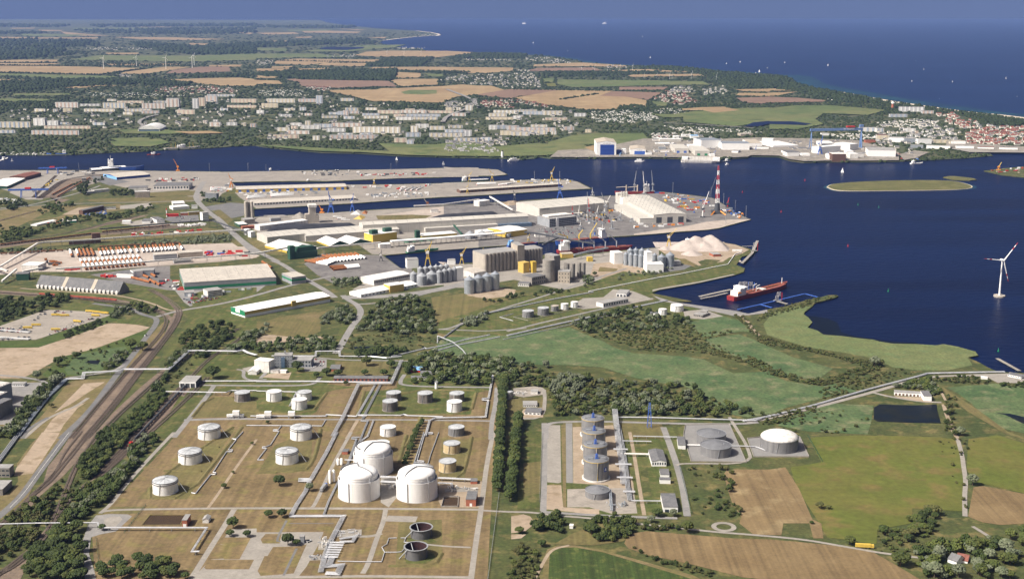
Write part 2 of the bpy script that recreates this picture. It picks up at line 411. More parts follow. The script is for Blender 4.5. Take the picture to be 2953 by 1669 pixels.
for P,wdt in((coast[1:14],420),(coast[13:22],260)):
 C_=smooth_line([p.copy()for p in P],1)
 Lf,Rt=ribbon_poly(C_,wdt)
 ribbon('shallow_water',[(a+b)/2 for a,b in zip(Lf,Rt)],wdt,shallow,z=WATER_Z+.4)
ribbon('beach',smooth_line([p.copy()for p in coast[1:7]],1),46,beach,z=.12)
ribbon('beach',smooth_line([p.copy()for p in coast[27:33]],1),60,beach,z=.2)
near=(gp('0','-1500 428')+gp('21','-40 245 900 245 1800 255 2200 258')+gp('22','0 262 300 258 600 252 900 246 1400 240 1600 242 2000 228 2400 216')+gp('23','80 218 370 230 540 240 640 290 500 305 190 302 0 315')+gp('22','2200 318 1800 325 1400 345 1050 358 700 357 300 362 95 368 150 412 190 414 700 404 1260 390 1800 385 2200 375')+gp('23','0 370 400 357 650 347 1050 335 1240 338 1345 362 1480 427 1470 432 1100 452 700 477 300 502 0 516')+gp('22','2200 517 1800 542 1330 577 800 607 345 632 318 640 325 712 700 692 1000 672 1280 655 1500 640 2000 612 2200 597')+gp('23','0 592 330 575 600 562 1000 532 1500 507 1830 492 1900 485 2080 468')+gp('24','30 460 300 490 540 522 640 580 760 660 870 715 923 738 760 782 600 827 490 842 200 862 0 880')+gp('23','1900 900 1640 915 1000 965 620 1000 347 1018')+gp('22','2250 1040 2000 1062 1640 1095 1610 1092 1790 1226 1900 1222 2200 1200')+gp('23','200 1172 400 1160 700 1120 1000 1090 1500 1070 1840 1040 2080 1020')+gp('24','60 1018 140 1012 300 985 620 965 760 985 920 1035 985 1050 940 1085 825 1085 770 1190 800 1200 860 1225 850 1262 760 1292 400 1372 0 1442')+gp('0','1640 737 1740 757')+gp('33','1590 102 2230 195 2350 222')+gp('34','40 172 170 150 280 118 400 85 500 68 600 38 690 35 712 47 680 62 470 118 450 150 375 205 365 230 410 260 452 308 405 360 500 390 560 430 750 445 900 465 1060 480 1120 500 1250 520 1500 525 1690 538 1760 525 1900 550 2080 600 2110 640 2000 655 2120 710 2200 755 2300 800 2420 808 2565 815 3600 850')+gp('0','3600 1000 3200 1750 -500 1750 -1200 1000'))
flat('land',near,rough_grass,z=0,skirt=-3)
flat('land',gp('0','2475 430 2520 424 2576 419 2800 412 2800 455 2576 446 2520 440'),rough_grass,z=0,skirt=-3)
isl=gp('0','2082 470 2090 464 2110 461 2160 457 2250 454 2340 453 2400 455 2440 465 2446 472 2420 476 2330 478 2230 479 2140 480 2100 478')
isl=smooth_line(isl+[isl[0]],2)[:-1]
flat('island',isl,island_grass,z=.2,skirt=-3)
c_=sum(isl,Vector())/len(isl)
flat('shallow_water',[c_+(p-c_)*1.07 for p in isl],shallow,z=WATER_Z+.15)
flat('beach',[c_+(p-c_)*1.015 for p in isl],beach,z=-.3,skirt=-3)
flat('island',gp('0','2372 446 2385 443.5 2400 443 2430 446 2450 449 2457 452 2440 454 2400 452.5'),island_grass,z=.2,skirt=-3)
flat('shallow_water',gp('34','360 230 420 250 470 310 420 360 520 400 560 440 760 455 1060 490 1240 528 1500 530 1500 500 1250 490 900 440 740 400 700 300 600 260 480 240'),murky,z=WATER_Z+.1)
# far fields beyond the town
FIELDS=[]
FL=[.25]
def fpatch(name,m,t,s):
 P=gp(t,s);FIELDS.append(pts(t,s));FL[0]+=.06
 return flat(name,P,m,z=FL[0])
for m,t,s in((far_tan,'11','-300 655 0 660 500 662 1000 672 1450 685 1250 710 1000 748 500 735 0 720 -300 715'),(far_tan,'11','380 300 640 303 600 312 400 312'),(far_tan,'12','0 330 380 325 430 340 100 348'),(far_green,'11','700 282 1500 278 1600 292 800 296'),(far_tan,'11','1400 268 1700 266 1720 272 1420 274'),(far_green,'12','300 300 760 296 700 310 340 314'),(far_tan,'11','100 282 360 280 340 288 120 290'),(far_tan,'12','380 372 560 368 540 380 400 382'),(far_tan,'11','1250 720 1650 670 1920 672 1980 660 1700 705 1450 740 1200 740'),(far_brown,'11','1660 735 1720 705 2000 670 2300 670 2300 715 1900 735'),(far_tan,'11','1640 800 2000 785 2390 778 2565 795 2565 860 2200 860 1900 825 1640 815'),(far_green,'11','-300 725 0 735 1000 760 1180 765 1080 785 900 790 420 780 0 755 -300 750'),(far_tan,'11','-200 790 0 795 350 803 120 812 0 812 -200 810'),(far_tan,'11','640 880 930 848 1190 858 1000 870 750 885'),(far_tan,'11','-200 610 200 600 600 600 560 620 -200 630'),(far_tan,'11','-200 634 620 635 480 655 -200 652'),(far_tan,'11','800 590 1200 575 1650 585 1640 597 1100 600'),(far_tan,'11','1060 530 1390 530 1380 545 1060 545'),(far_tan,'11','1100 372 1700 375 2280 395 1900 405 1400 395'),(far_tan,'11','-200 368 500 378 1000 375 950 390 -200 388'),(far_tan,'11','600 318 900 345 1100 360 700 362'),(far_tan,'11','1890 432 2120 440 2100 455 1900 450'),(far_tan,'11','2330 325 2540 330 2500 345'),(far_tan,'11','1050 640 1400 640 1700 640 1900 655 1100 655'),(far_green,'11','120 940 700 935 700 955 150 960'),(far_green,'11','-200 985 600 995 400 1015 -200 1015'),(far_tan,'11','2080 655 2420 650 2400 670 2090 668'),(far_green,'11','1000 555 1900 560 2565 540 2565 600 1900 620 1250 610 700 600'),(far_green,'11','200 340 900 350 700 366 250 364'),(far_tan,'12','980 555 1100 520 1300 510 1900 512 2210 527 2190 555 1930 560 1800 578 1500 570 1200 570'),(far_tan,'12','170 640 200 605 400 590 1300 600 1250 625 700 630 500 655'),(far_tan,'12','600 655 680 632 1250 635 1180 655 1000 668'),(far_tan,'12','1100 690 1180 675 1700 672 2565 680 2565 712 2300 735 2130 735 1850 715 1400 700 1100 700'),(far_brown,'12','300 800 370 790 500 800 1000 808 1320 813 1420 872 1200 865 860 885 500 868 450 860 420 830'),(far_tan,'12','1340 812 1400 795 1820 792 1810 850 1430 868'),(far_tan,'12','660 905 1200 900 1250 885 1430 885 1900 862 2050 848 2200 860 2350 862 2480 905 2200 950 2000 970 1850 1030 1550 1025 1150 1015 980 970 830 940'),(far_green,'12','1440 925 1530 905 1800 905 1800 940 1650 950 1480 945'),(far_tan,'12','1410 725 1640 735 1640 780 1390 785'),(far_brown,'12','2200 950 2500 900 2565 895 2565 990 2300 965'),(far_green,'12','1680 740 1880 745 1850 770 1740 770'),(far_tan,'12','450 315 700 310 1050 320 1000 335 480 330'),(far_tan,'12','800 290 1110 300 1000 305'),(far_tan,'12','100 412 430 408 600 418 200 422'),(far_tan,'12','1090 380 1300 372 1280 388'),(far_tan,'12','0 755 220 765 190 785 0 785'),(far_tan,'12','0 805 220 810 260 845 0 845'),(far_tan,'12','0 690 330 690 280 712 0 715'),(far_tan,'12','420 690 720 680 700 710 430 710'),(far_tan,'12','150 670 360 665 350 685 150 685'),(far_green,'12','0 540 600 540 900 575 200 585 0 590'),(far_green,'12','0 480 300 490 300 515 0 510'),(far_green,'12','400 520 1100 455 1500 450 1350 480 900 520'),(far_brown,'13','0 895 480 905 300 935 0 980'),(far_tan,'13','0 985 470 905 1000 915 860 965 1150 975 1340 1010 1320 1060 1350 1080 1050 1070 1040 1095 740 1105 500 1070 300 1050 200 1025'),(far_brown,'13','860 965 1000 918 1470 930 1480 940 1340 1005 1150 975'),(far_brown,'13','1060 875 1550 875 1500 905 1060 905'),(far_tan,'13','200 670 210 650 680 630 1140 660 1100 672 700 668'),(far_brown,'13','160 705 240 685 800 680 900 710 600 715 170 715'),(far_tan,'13','870 715 1200 700 1500 695 1700 715 1780 725 1400 722'),(far_tan,'13','1130 765 1200 750 1900 745 2080 750 2060 780 1850 765 1200 775'),(far_green,'13','290 790 410 785 400 830 310 830'),(pasture,'13','320 840 410 835 440 870 350 870'),(far_green,'13','430 800 1400 810 1900 820 1970 855 1500 855 1060 870 600 880 450 850'),(far_green,'13','1370 1145 1600 1150 1800 1120 2250 1090 2565 1080 2565 1240 2200 1270 1700 1225 1700 1180 1500 1180'),(far_tan,'13','1680 1095 1880 1080 2100 1075 2270 1110 2000 1135 1900 1110 1700 1110'),(far_tan,'13','2220 900 2565 895 2565 925 2300 920'),(far_tan,'13','2230 960 2250 935 2565 940 2565 970'),(far_brown,'13','2230 985 2565 975 2565 1020 2500 1045 2300 1030'),(far_green,'13','1380 1020 1550 1030 1530 1065 1430 1070'),(far_green,'13','350 1430 600 1360 850 1340 1300 1340 1350 1400 1200 1456 350 1456'),(far_tan,'14','0 895 180 890 300 912 0 915'),(far_tan,'14','0 935 300 925 90 965 0 965'),(far_brown,'14','0 975 300 985 590 1010 560 1025 0 1035'),(far_green,'14','20 1090 250 1065 600 1060 1100 1100 1180 1110 1000 1160 560 1140 480 1200 560 1250 300 1300 20 1300'),(far_green,'21','1100 -30 1600 -60 1700 -20 1500 20 1150 15'),(far_green,'11','1180 1310 1500 1290 1900 1330 1700 1350 1250 1345'),(far_tan,'11','1730 1325 2100 1318 2240 1340 1900 1348'),(far_green,'11','1100 1395 1500 1385 1480 1430 1200 1430'),(far_green,'23','-650 -10 -100 0 200 -30 500 20 900 -10 1400 0 1500 60 1000 110 560 120 0 112 -500 100'),(far_green,'22','340 0 700 20 1400 55 2000 80 2400 100 2300 118 1800 104 1400 78 1000 68 700 43 420 13'),(yard_brown,'23','1060 126 1140 60 1500 40 1560 128'),(yard_brown,'23','1560 128 1540 10 1720 0 2000 -60 2300 -60 2360 130 2100 126'),(yard_brown,'24','-30 128 200 -40 1000 -70 1500 -60 2000 -40 2400 80 2400 158 2100 163 1700 163 1450 168 1300 148 1200 113 920 108 890 123 760 130'),(concrete,'0','2380 375 2700 378 2700 388 2440 386'),(beach,'14','1950 1126 2300 1152 2750 1206 2750 1226 2300 1170 1950 1138'),(yard_brown,'24','2400 100 2560 60 2700 80 2560 140 2450 158'),(yard_brown,'0','2380 360 2576 372 2700 380 2700 386 2500 384 2380 372'),(far_tan,'23','1400 30 1540 0 1560 60 1500 70')):
 fpatch('field' if m not in(yard_brown,concrete,beach)else 'ground',m,t,s)
for t,s in(('12','620 490 700 475 1080 475 1060 490 900 505 650 500'),('13','2300 1275 2400 1235 2565 1220 2565 1245 2450 1275'),('13','2040 825 2150 795 2360 800 2290 825 2100 832'),('14','0 1225 250 1225 440 1250 380 1262 0 1250')):
 fpatch('lake',wm,t,s)
def farroad(t,s,wd):ribbon('road',smooth_line(gp(t,s),1),wd,asphalt_light,z=6)
FL[0]+=.3
ribbon('road',smooth_line(gp('12','1860 1230 1900 1170 2080 1100 2200 1060 2230 1100 2180 1030 2160 1000 1900 900'),1),24,asphalt_light,z=FL[0]+.2)
ribbon('road',smooth_line(gp('13','1500 1240 1750 1250 2150 1275 2400 1290'),1),16,asphalt_light,z=FL[0]+.3)
ribbon('road',smooth_line(gp('11','1580 1155 1440 1190 1380 1230 1440 1270 1400 1290'),1),20,asphalt_light,z=FL[0]+.2)
# ground of the port
LAYER[0]=.0213
patch('quay_apron',apron,'21','-600 250 900 248 2200 262 2200 430 2000 560 1800 470 1950 440 1500 470 1150 400 1000 360 500 520 300 520 0 430 -600 430')
patch('quay_apron',apron,'22','-60 265 600 255 1400 243 2000 231 2400 219 2565 220 2565 312 2000 318 1400 340 1050 354 700 353 95 364 150 414 0 480 -60 560')
patch('quay_apron',apron,'23','0 212 80 220 370 232 540 242 630 288 500 302 190 300 0 312')
patch('quay_apron',apron,'22','130 470 190 416 700 407 1260 392 1800 388 2200 378 2218 372 2218 512 1800 540 1330 574 800 604 345 630 180 520')
patch('quay_apron',apron,'23','0 372 400 360 650 350 1050 338 1240 341 1340 364 1465 428 1100 449 700 474 300 499 0 513')
patch('quay_apron',apron,'22','325 716 700 696 1280 659 2000 616 2218 600 2218 700 2218 900 1500 960 800 960 380 880 250 800')
patch('quay_apron',dark_yard,'23','0 596 600 566 1500 511 1830 496 2080 472 2149 462 2149 880 1640 912 1000 962 620 996 347 1014 0 1000 0 600')
patch('quay_apron',dark_yard,'24','0 462 30 464 300 494 540 526 640 584 760 664 870 718 915 737 760 778 600 822 490 838 200 858 0 876')
patch('quay_apron',yard,'24','-250 882 0 842 300 800 480 760 700 740 900 735 920 738 760 779 600 823 490 839 200 859 0 877 -250 895')
patch('quay_apron',apron,'22','1350 980 2218 930 2565 940 2565 1018 2000 1058 1640 1092 1500 1085')
patch('quay_apron',dark_yard,'22','820 1180 1000 1080 1600 1095 1785 1226 1900 1226 1900 1330 1300 1340 1100 1370 950 1290')
patch('gravel_yard',yard,'21','-100 1200 0 1080 400 1040 1000 1050 1800 990 2400 970 2565 1010 2565 1120 2200 1160 1500 1210 900 1260 400 1260 0 1290')
patch('gravel_yard',yard,'22','-60 1000 120 990 250 1060 380 1100 300 1130 -60 1150')
patch('gravel_yard',concrete,'21','90 470 300 380 500 280 620 260 900 300 560 420 420 540 260 540')
patch('railway_bed',ballast,'21','-300 800 0 740 360 650 700 540 500 520 380 530 500 430 620 350 900 310 1050 290 1050 310 800 370 640 480 560 560 300 690 0 790 -300 850')
patch('railway_bed',ballast,'21','-300 1010 0 990 900 880 1700 800 2060 780 2060 800 1700 830 1000 900 400 970 0 1025 -300 1050')
patch('railway_bed',ballast,'21','-300 1000 0 980 300 940 700 880 1100 760 1400 700 1500 690 1400 720 1000 810 600 920 200 980 -300 1030')
patch('grass',lawn,'21','180 960 700 880 1100 790 1340 790 1400 810 900 890 400 950')
patch('grass',olive,'21','180 1020 400 960 900 900 1700 850 2060 820 2300 850 2280 880 1300 940 700 990 400 1010')
patch('grass',olive,'21','1500 470 1960 450 1950 500 1500 510');patch('grass',olive,'21','850 540 1500 510 1950 510 1940 560 1500 580 900 560')
patch('grass',dry2,'21','0 640 400 600 900 600 1200 580 1250 640 700 720 300 750 0 900');patch('grass',lawn,'21','320 740 480 660 620 640 700 660 560 720')
patch('parking_lot',asphalt,'21','1640 740 1700 700 1980 690 1990 750 1750 775');patch('gravel_yard',concrete,'21','1200 780 1420 740 1780 790 1400 810')
patch('parking_lot',asphalt,'21','2050 610 2300 570 2440 580 2440 700 2250 740');patch('grass',olive,'21','2120 650 2200 640 2330 740 2270 790')
patch('gravel_yard',concrete,'21','1200 600 1500 570 1540 620 1200 635');patch('gravel_yard',dirt,'21','620 690 780 620 960 610 1040 640 760 690')
patch('parking_lot',asphalt,'21','900 300 1080 310 1300 360 1100 400 950 350')
patch('grass',olive,'22','60 940 200 940 240 1010 160 1010');patch('grass',olive,'22','240 930 380 920 430 980 640 1090 600 1100 420 1080 330 1020')
patch('gravel_yard',yard,'22','1280 760 1330 690 1560 700 2218 610 2218 680 2060 730 1560 700 1500 750')
patch('grass',olive,'22','1540 700 1900 690 2100 700 2000 740 1560 740')
patch('gravel_yard',yard,'23','-60 1160 300 1190 560 1230 760 1250 720 1290 520 1300 400 1270 0 1200')
patch('parking_lot',asphalt,'23','910 840 1100 800 1440 830 1260 920 1000 910')
patch('gravel_yard',concrete,'22','1480 1340 2565 1180 2565 1360 1700 1440 1300 1440')
patch('gravel_yard',concrete,'23','0 1170 400 1190 1000 1180 1500 1080 2150 1020 2149 1130 1700 1180 1650 1380 1200 1440 700 1340 200 1420 0 1420')
patch('gravel_yard',sand,'23','1500 1180 1720 1160 2000 1220 1980 1280 1640 1340 1460 1300');patch('grass',dry2,'23','1540 1260 1560 1210 1740 1230 1720 1260')
patch('grass',lawn,'24','-400 1450 0 1330 400 1230 690 1130 830 1080 900 1092 830 1110 770 1195 800 1205 855 1228 845 1258 760 1288 400 1366 0 1436 -400 1500')
patch('gravel_yard',sand,'24','-20 1030 140 1018 300 990 620 968 760 988 900 1040 830 1080 700 1120 640 1160 400 1200 200 1130 60 1080')
patch('grass',rough_grass,'24','390 1160 470 1135 620 1145 560 1180 430 1200');patch('grass',dry2,'24','190 1130 260 1130 380 1190 340 1210 260 1190')
patch('gravel_yard',asphalt,'24','-40 1240 60 1200 200 1180 330 1200 250 1240 -40 1280')
patch('quay_apron',concrete,'24','-500 1540 0 1425 400 1358 740 1283 760 1290 400 1370 0 1440 -500 1560')
# ground between the port and the tank farm
patch('grass',lawn,'21','1240 1390 1500 1370 1640 1420 1700 1456 1300 1456')
patch('gravel_yard',dark_yard,'21','900 1290 1500 1210 1700 1200 1700 1330 1850 1456 1650 1440 1250 1370')
patch('parking_lot',asphalt_light,'31','1740 -20 1900 -30 2300 -60 2565 -90 2700 -90 2565 10 2200 70 1900 150 1840 110')
patch('grass',lawn,'31','-200 -20 300 -10 900 -50 1300 0 1180 40 900 60 300 20 -200 20')
patch('grass',lawn,'31','1250 30 1400 -20 1560 20 1740 140 1760 190 1680 190 1500 100')
patch('grass',lawn,'31','600 150 720 110 940 125 1060 145 960 185 820 200 620 190');patch('grass',lush,'31','960 190 1100 160 1180 165 1190 210 1130 230')
patch('parking_lot',gravel,'31','-200 330 0 345 460 185 600 188 960 205 1110 235 950 290 360 482 0 492 -200 500')
patch('grass',lush,'31','-200 505 360 492 1110 242 1200 292 1080 318 400 555 -200 568')
patch('field',sand,'31','-200 570 385 560 760 440 1080 318 1320 325 1500 358 1440 392 1250 462 980 560 700 640 540 700 380 790 260 850 180 872 -200 860')
patch('grass',lawn,'31','1090 300 1380 245 1520 275 1530 315 1430 340 1090 308')
patch('grass',lush,'31','420 830 640 648 1000 560 1250 462 1500 365 1480 450 1380 600 1200 740 830 842 460 855')
patch('reed_bed',pond_reed,'31','640 780 760 640 1000 590 1250 545 1280 600 1130 700 1030 780 830 835 680 830')
patch('pond',pond_m,'31','848 712 905 688 1005 688 980 730 905 722')
patch('grass',dry2,'31','180 1470 420 1240 640 960 700 905 830 880 1140 872 1000 1060 610 1470');patch('gravel_yard',sand,'31','390 1470 520 1280 640 1180 860 1110 780 1160 640 1330 560 1470')
patch('gravel_yard',sand,'31','545 1210 700 1060 840 920 1050 905 880 1010 700 1130');patch('grass',dry2,'41','170 300 300 120 420 -10 680 -20 380 400 300 600 180 780 0 870 -200 900 -200 640 100 600 180 480')
patch('gravel_yard',sand,'41','140 425 160 350 300 160 420 -10 600 -10 560 60 330 400 180 420')
patch('railway_bed',ballast,'31','1500 -20 1640 40 1780 140 1830 210 1770 330 1560 600 1420 800 1130 1160 1000 1300 880 1470 720 1470 1000 1130 1290 800 1480 600 1640 440 1700 300 1620 220 1400 130 1160 105 700 70 0 30 -300 10 -300 -20 0 -10 700 40 1160 80 1450 125 1640 195 1720 260 1750 200 1720 150 1600 50')
patch('railway_bed',ballast,'31','2380 350 2300 390 1960 560 1640 800 1420 1000 1130 1270 980 1470 900 1470 1120 1220 1400 960 1620 780 1900 560 2250 370')
patch('railway_bed',ballast,'31','2565 360 2450 400 2300 560 2080 660 1900 860 1700 1050 1330 1470 1480 1470 1780 1120 2000 860 2200 660 2420 470 2565 400')
patch('railway_bed',ballast,'41','1330 -20 1480 -20 1300 200 1060 390 970 440 880 500 1040 330 1180 180');patch('railway_bed',ballast,'41','730 -20 900 -20 1000 -10 840 200 640 420 430 600 250 800 60 900 -200 1050 -200 960 0 900 230 700 420 540 480 330 620 160')
patch('railway_bed',ballast,'41','800 260 780 330 700 520 620 700 520 930 430 1060 350 1150 200 1470 -100 1470 0 1400 280 1160 500 900 600 680 690 420 740 320');patch('railway_bed',ballast,'41','870 490 640 740 540 920 520 900 620 730 820 520')
patch('grass',lawn,'31','1800 1040 1870 1060 2060 1065 1900 1260 1820 1300 1640 1470 1480 1470 1700 1200');patch('grass',lush,'31','1400 1200 1640 1000 1640 1100 1320 1470 1020 1470 1200 1330')
patch('grass',lush,'41','980 460 1240 280 1260 340 1010 470');patch('grass',olive,'31','2565 200 2400 280 2200 380 1960 480 1840 560 1800 500 1940 400 2000 300 2200 220 2400 150 2565 120 2700 100 2700 180')
patch('grass',lawn,'31','1640 60 1900 180 2200 110 2565 30 2700 0 2700 60 2565 200 2240 220 2000 310 1850 480 1700 640 1600 700 1640 600 1830 360 1880 250')
patch('grass',dry2,'31','1280 800 1480 600 1640 440 1660 330 1640 300 1560 380 1480 470 1370 600 1220 790')
patch('gravel_yard',asphalt_light,'31','-200 930 480 905 420 960 220 1200 60 1340 -200 1470');patch('grass',dry2,'31','-200 1330 60 1330 30 1400 -200 1470')
patch('grass',olive,'32','-60 340 260 250 600 200 640 300 640 400 480 460 100 440 -60 430');patch('gravel_yard',sand,'32','-60 500 100 430 480 470 700 440 640 480 260 510 60 550 -60 560')
patch('grass',dry2,'32','360 260 720 190 640 250 560 300');patch('grass',lawn,'32','700 200 900 160 1000 170 1010 240 900 420 820 560 780 500 860 330')
patch('grass',olive,'32','1745 60 2000 30 2080 20 2565 80 2700 90 2565 120 2300 200 2050 290 1930 340 1800 345');patch('gravel_yard',sand,'23','200 1440 560 1420 720 1440 700 1500 420 1530 240 1500')
patch('grass',lawn,'33','-740 300 -400 200 0 60 400 20 700 -60 1100 -200 1400 -160 1390 20 1000 130 560 250 100 400 -200 500 -600 560 -760 420')
patch('grass',rough_grass,'32','1000 440 1800 400 1850 460 1700 560 1400 640 1000 620');patch('pond',pond_m,'32','960 555 1200 545 1420 560 1400 585 1000 590')
patch('grass',dry2,'33','-760 420 -500 450 -200 520 0 460 -100 560 -400 600 -700 560')
# the tank farm
patch('grass',dry,'0','240 1470 232 1350 275 1275 345 1200 420 1120 480 1050 560 965 860 955 1000 958 1240 950 1252 975 1252 1050 1240 1200 1225 1470')
patch('grass',lawn,'32','-640 30 -500 -20 0 -40 0 690 780 690 1350 690 1330 840 780 860 700 940 1000 955 600 1010 -200 1010 -660 980')
patch('grass',lawn,'32','-80 900 560 905 600 960 740 930 900 950 700 1010 600 1200 530 1245 0 1200 -200 1180 -200 900')
patch('grass',olive,'31','1920 1262 2075 1068 2400 1065 2565 1100 2565 1250');patch('grass',lawn,'32','1080 1000 1020 1240 2140 1230 2190 1015 2330 990 2330 960 1440 955 1340 980')
patch('grass',lawn,'32','1400 960 1430 830 1480 760 2330 880 2340 960')
for t,s in(('41','1370 655 1820 270 2300 -60 2350 -40 1870 660'),('42','20 380 180 120 560 -40 540 380'),('42','1830 440 1850 60 2140 60 2080 440'),('42','1390 1320 1420 880 1850 860 1860 1180 1740 1320'),('41','1120 730 1460 735 1370 800 1020 815')):
 patch('grass',olive,t,s)
patch('grass',lawn,'42','1500 1300 1478 1250 1760 1180 1790 1240 1700 1300');patch('grass',lawn,'42','1540 1095 1500 1050 1740 1045 1805 1085 1720 1105');patch('gravel_yard',concrete,'42','1240 690 1240 440 1400 460 1400 640 1320 740')
patch('gravel_yard',dirt,'42','1820 680 1820 480 2260 480 2240 740 1850 740');patch('basin',brown_water,'41','1420 915 1500 820 1850 820 1800 912');patch('basin',brown_water,'42','1850 735 1880 640 2015 640 2008 735')
def lane(t,s,wd,m=concrete,name='service_road'):return road(t,s,wd,m,name)
lane('41','1740 -10 1500 240 1250 520 1110 710 1000 800',5.5);lane('31','2140 940 2060 1060 1900 1260 1740 1460',8,asphalt_light)
lane('41','1000 790 1110 765 1500 758 2080 750 2565 748',6);lane('42','-20 748 800 750 1500 755 2250 762',6.5);lane('42','2370 -20 2300 300 2245 760 2190 1100 2140 1480',6.5)
lane('32','2400 960 2390 1130 2350 1300 2340 1480',7,asphalt_light);lane('32','-200 1272 0 1278 900 1280 1700 1285 2340 1295',6,asphalt_light);lane('31','1840 1285 2300 1272 2565 1275',9,asphalt_light)
lane('41','2080 745 2200 580 2330 380 2565 60',4,dirt);lane('32','1010 1285 900 1470',5,dirt);lane('42','945 -10 760 320 690 480 580 720 540 750',5);lane('42','2250 770 2420 780 2700 790',5)
lane('41','2340 760 2230 950 2100 1150 1990 1330 1890 1480',7);lane('42','1290 760 1270 880 1200 1050 1120 1300 1060 1400',6);lane('42','0 1440 500 1436 1100 1425 2140 1440',6.5)
lane('42','2140 1140 1900 1130 1700 1110',4);lane('42','1000 1030 1150 1030 1250 1000',6);lane('42','1300 850 1600 860',18,concrete,'yard')
patch('yard',concrete,'42','-200 990 670 985 640 1070 500 1330 420 1430 -200 1440');patch('grass',dry,'42','40 1060 90 1005 250 1005 230 1100 60 1100');patch('grass',dry,'42','10 1375 80 1225 110 1225 165 1135 395 1130 500 1110 370 1400 40 1425')
patch('yard',concrete,'41','1900 1470 2110 1260 2240 1250 2300 1120 2200 1110 2300 960 2565 950 2565 1470');patch('grass',dry,'41','2195 1105 2230 1040 2510 1040 2395 1258 2235 1258 2300 1122');patch('grass',dry,'41','2085 1275 2100 1262 2540 1262 2490 1358 2060 1358 2040 1340')
patch('service_road',asphalt_light,'41','850 1470 830 1060 880 920 960 820 1100 805 1280 810 1320 830 1160 980 1000 1010 910 1040 890 1200 950 1400 960 1470')
patch('yard',concrete,'41','1040 860 1110 830 1200 830 1225 860 1130 960 1050 960')
lane('42','240 1080 190 1080 300 870',3,asphalt);lane('42','270 1420 400 1150',3,asphalt);lane('42','320 900 770 900',2,asphalt)
road('31','930 122 1150 150 1330 175 1400 225 1500 252 1570 270 1560 330 1500 410 1400 540 1340 620 1220 770 1130 880 900 1200 610 1470',11,asphalt)
road('41','690 -10 560 160 380 400 240 600 100 740 -100 900',11,asphalt,line=False);ribbon('road_marking',smooth_line(gp('41','690 -10 560 160 380 400 240 600 100 740')),.4,white_dirty)
road('31','1570 255 1700 215 1840 185 2200 130 2565 40 2900 -60 3300 -150',11,asphalt_light);road('31','1840 185 1700 200 1500 110 1200 45 1000 25 600 0 200 -30',6,dirt)
road('32','860 40 920 90 1000 130 1045 190 1030 260 960 340 900 440 830 570 790 620',13,asphalt_light);road('22','500 1150 600 1180 760 1290 900 1370 1050 1456 1130 1520',14,asphalt_light)
road('22','-60 710 0 760 100 860 200 950 300 1020 420 1090 560 1160',15,asphalt_light);road('21','2040 360 1980 450 1950 530 2050 640 2200 750 2300 850 2420 960 2565 1090',18,asphalt_light)
road('32','1000 130 1200 120 1400 100 1700 20 2000 -60',9,asphalt_light);road('32','860 60 1200 60 1700 10 2100 -80',30,asphalt_light)
road('31','-100 830 260 860 480 905 420 970 220 1200 40 1370 -200 1530',7,asphalt_light);road('31','640 870 1000 820 1150 790 1230 740',7,asphalt_light)
road('31','240 1470 440 1290 600 1210 760 1150 880 1065',6,concrete);road('31','220 1470 300 1360 480 1260',6,asphalt)
road('21','-200 660 200 620 620 520 900 440 1000 400',9,asphalt_light);road('21','-200 645 300 600 900 575 1500 565 1960 550',9,asphalt_light)
road('32','1820 380 1950 370 2200 250 2565 140 2900 40 3300 -100 3700 -230',7,asphalt_light);road('32','1820 380 2100 390 2300 400 2700 370',6,asphalt_light)
road('33','-60 400 300 310 700 220 1080 130 1400 70',7,asphalt_light);road('32','2160 580 2300 570 2450 530 2540 470',5,dirt);road('33','2230 220 2330 280 2380 360 2450 440 2520 470',7,dirt)
road('32','-700 935 -400 940 300 945 560 935 620 880 640 850',7,asphalt_light);road('32','560 660 900 690 1300 690 1540 700',6,asphalt_light);road('32','1480 830 1430 900 1450 940 1800 955 2330 960',7,asphalt_light)
road('32','40 870 140 760 200 700',7,asphalt_light);road('32','-200 780 -120 790 -140 860 -60 890 100 880',6,asphalt_light);road('32','1160 700 1150 750 1220 810',4,dirt)
patch('yard',asphalt_light,'32','460 670 700 680 700 760 640 800 480 800');patch('gravel_yard',sand,'32','60 860 120 825 350 810 320 880')
patch('gravel_yard',concrete,'31','2565 740 2420 770 2500 830 2565 830');patch('grass',olive,'32','780 700 1340 700 1300 850 830 850')
patch('quay_apron',worn:=asphalt_light,'33','1390 40 1590 104 2230 197 2350 224 2540 182 2540 215 2350 240 2200 245 1800 160 1500 110')
patch('grass',lawn,'33','1200 160 1500 100 1800 165 2050 240 1900 290 1700 300 1500 270 1300 250');patch('gravel_yard',concrete,'33','1700 200 1900 180 2100 250 1900 280 1720 270');patch('gravel_yard',concrete,'33','560 150 700 70 900 60 1000 -20 1200 0 1400 80 1100 140 700 180')
# reed meadows and pastures on the right
patch('reed_meadow',reed,'33','-760 460 0 440 200 400 560 360 720 430 900 500 1000 560 1200 620 1700 650 1900 680 2200 820 2565 800 2620 860 2565 1130 2400 1180 2200 1130 1900 1020 1650 930 1500 920 1200 860 900 760 640 740 0 730 -760 620')
patch('reed_meadow',reed,'33','1700 320 1900 280 2100 250 2250 290 2400 420 2300 400 1900 460');patch('reed_meadow',reed,'33','1900 480 2250 430 2400 480 2565 560 2800 660 3200 770 3050 880 2700 860 2500 780 2200 640 2000 570')
patch('shore_reed',shore_reed,'34','40 230 130 190 300 150 440 152 372 206 363 230 408 260 448 308 402 362 500 393 560 434 750 448 900 468 1060 484 1120 503 1250 523 1500 528 1690 540 1760 528 1900 553 2078 602 2106 640 2000 660 2050 740 1800 790 1500 790 1250 760 1100 680 800 620 400 560 100 470 0 440 -40 330')
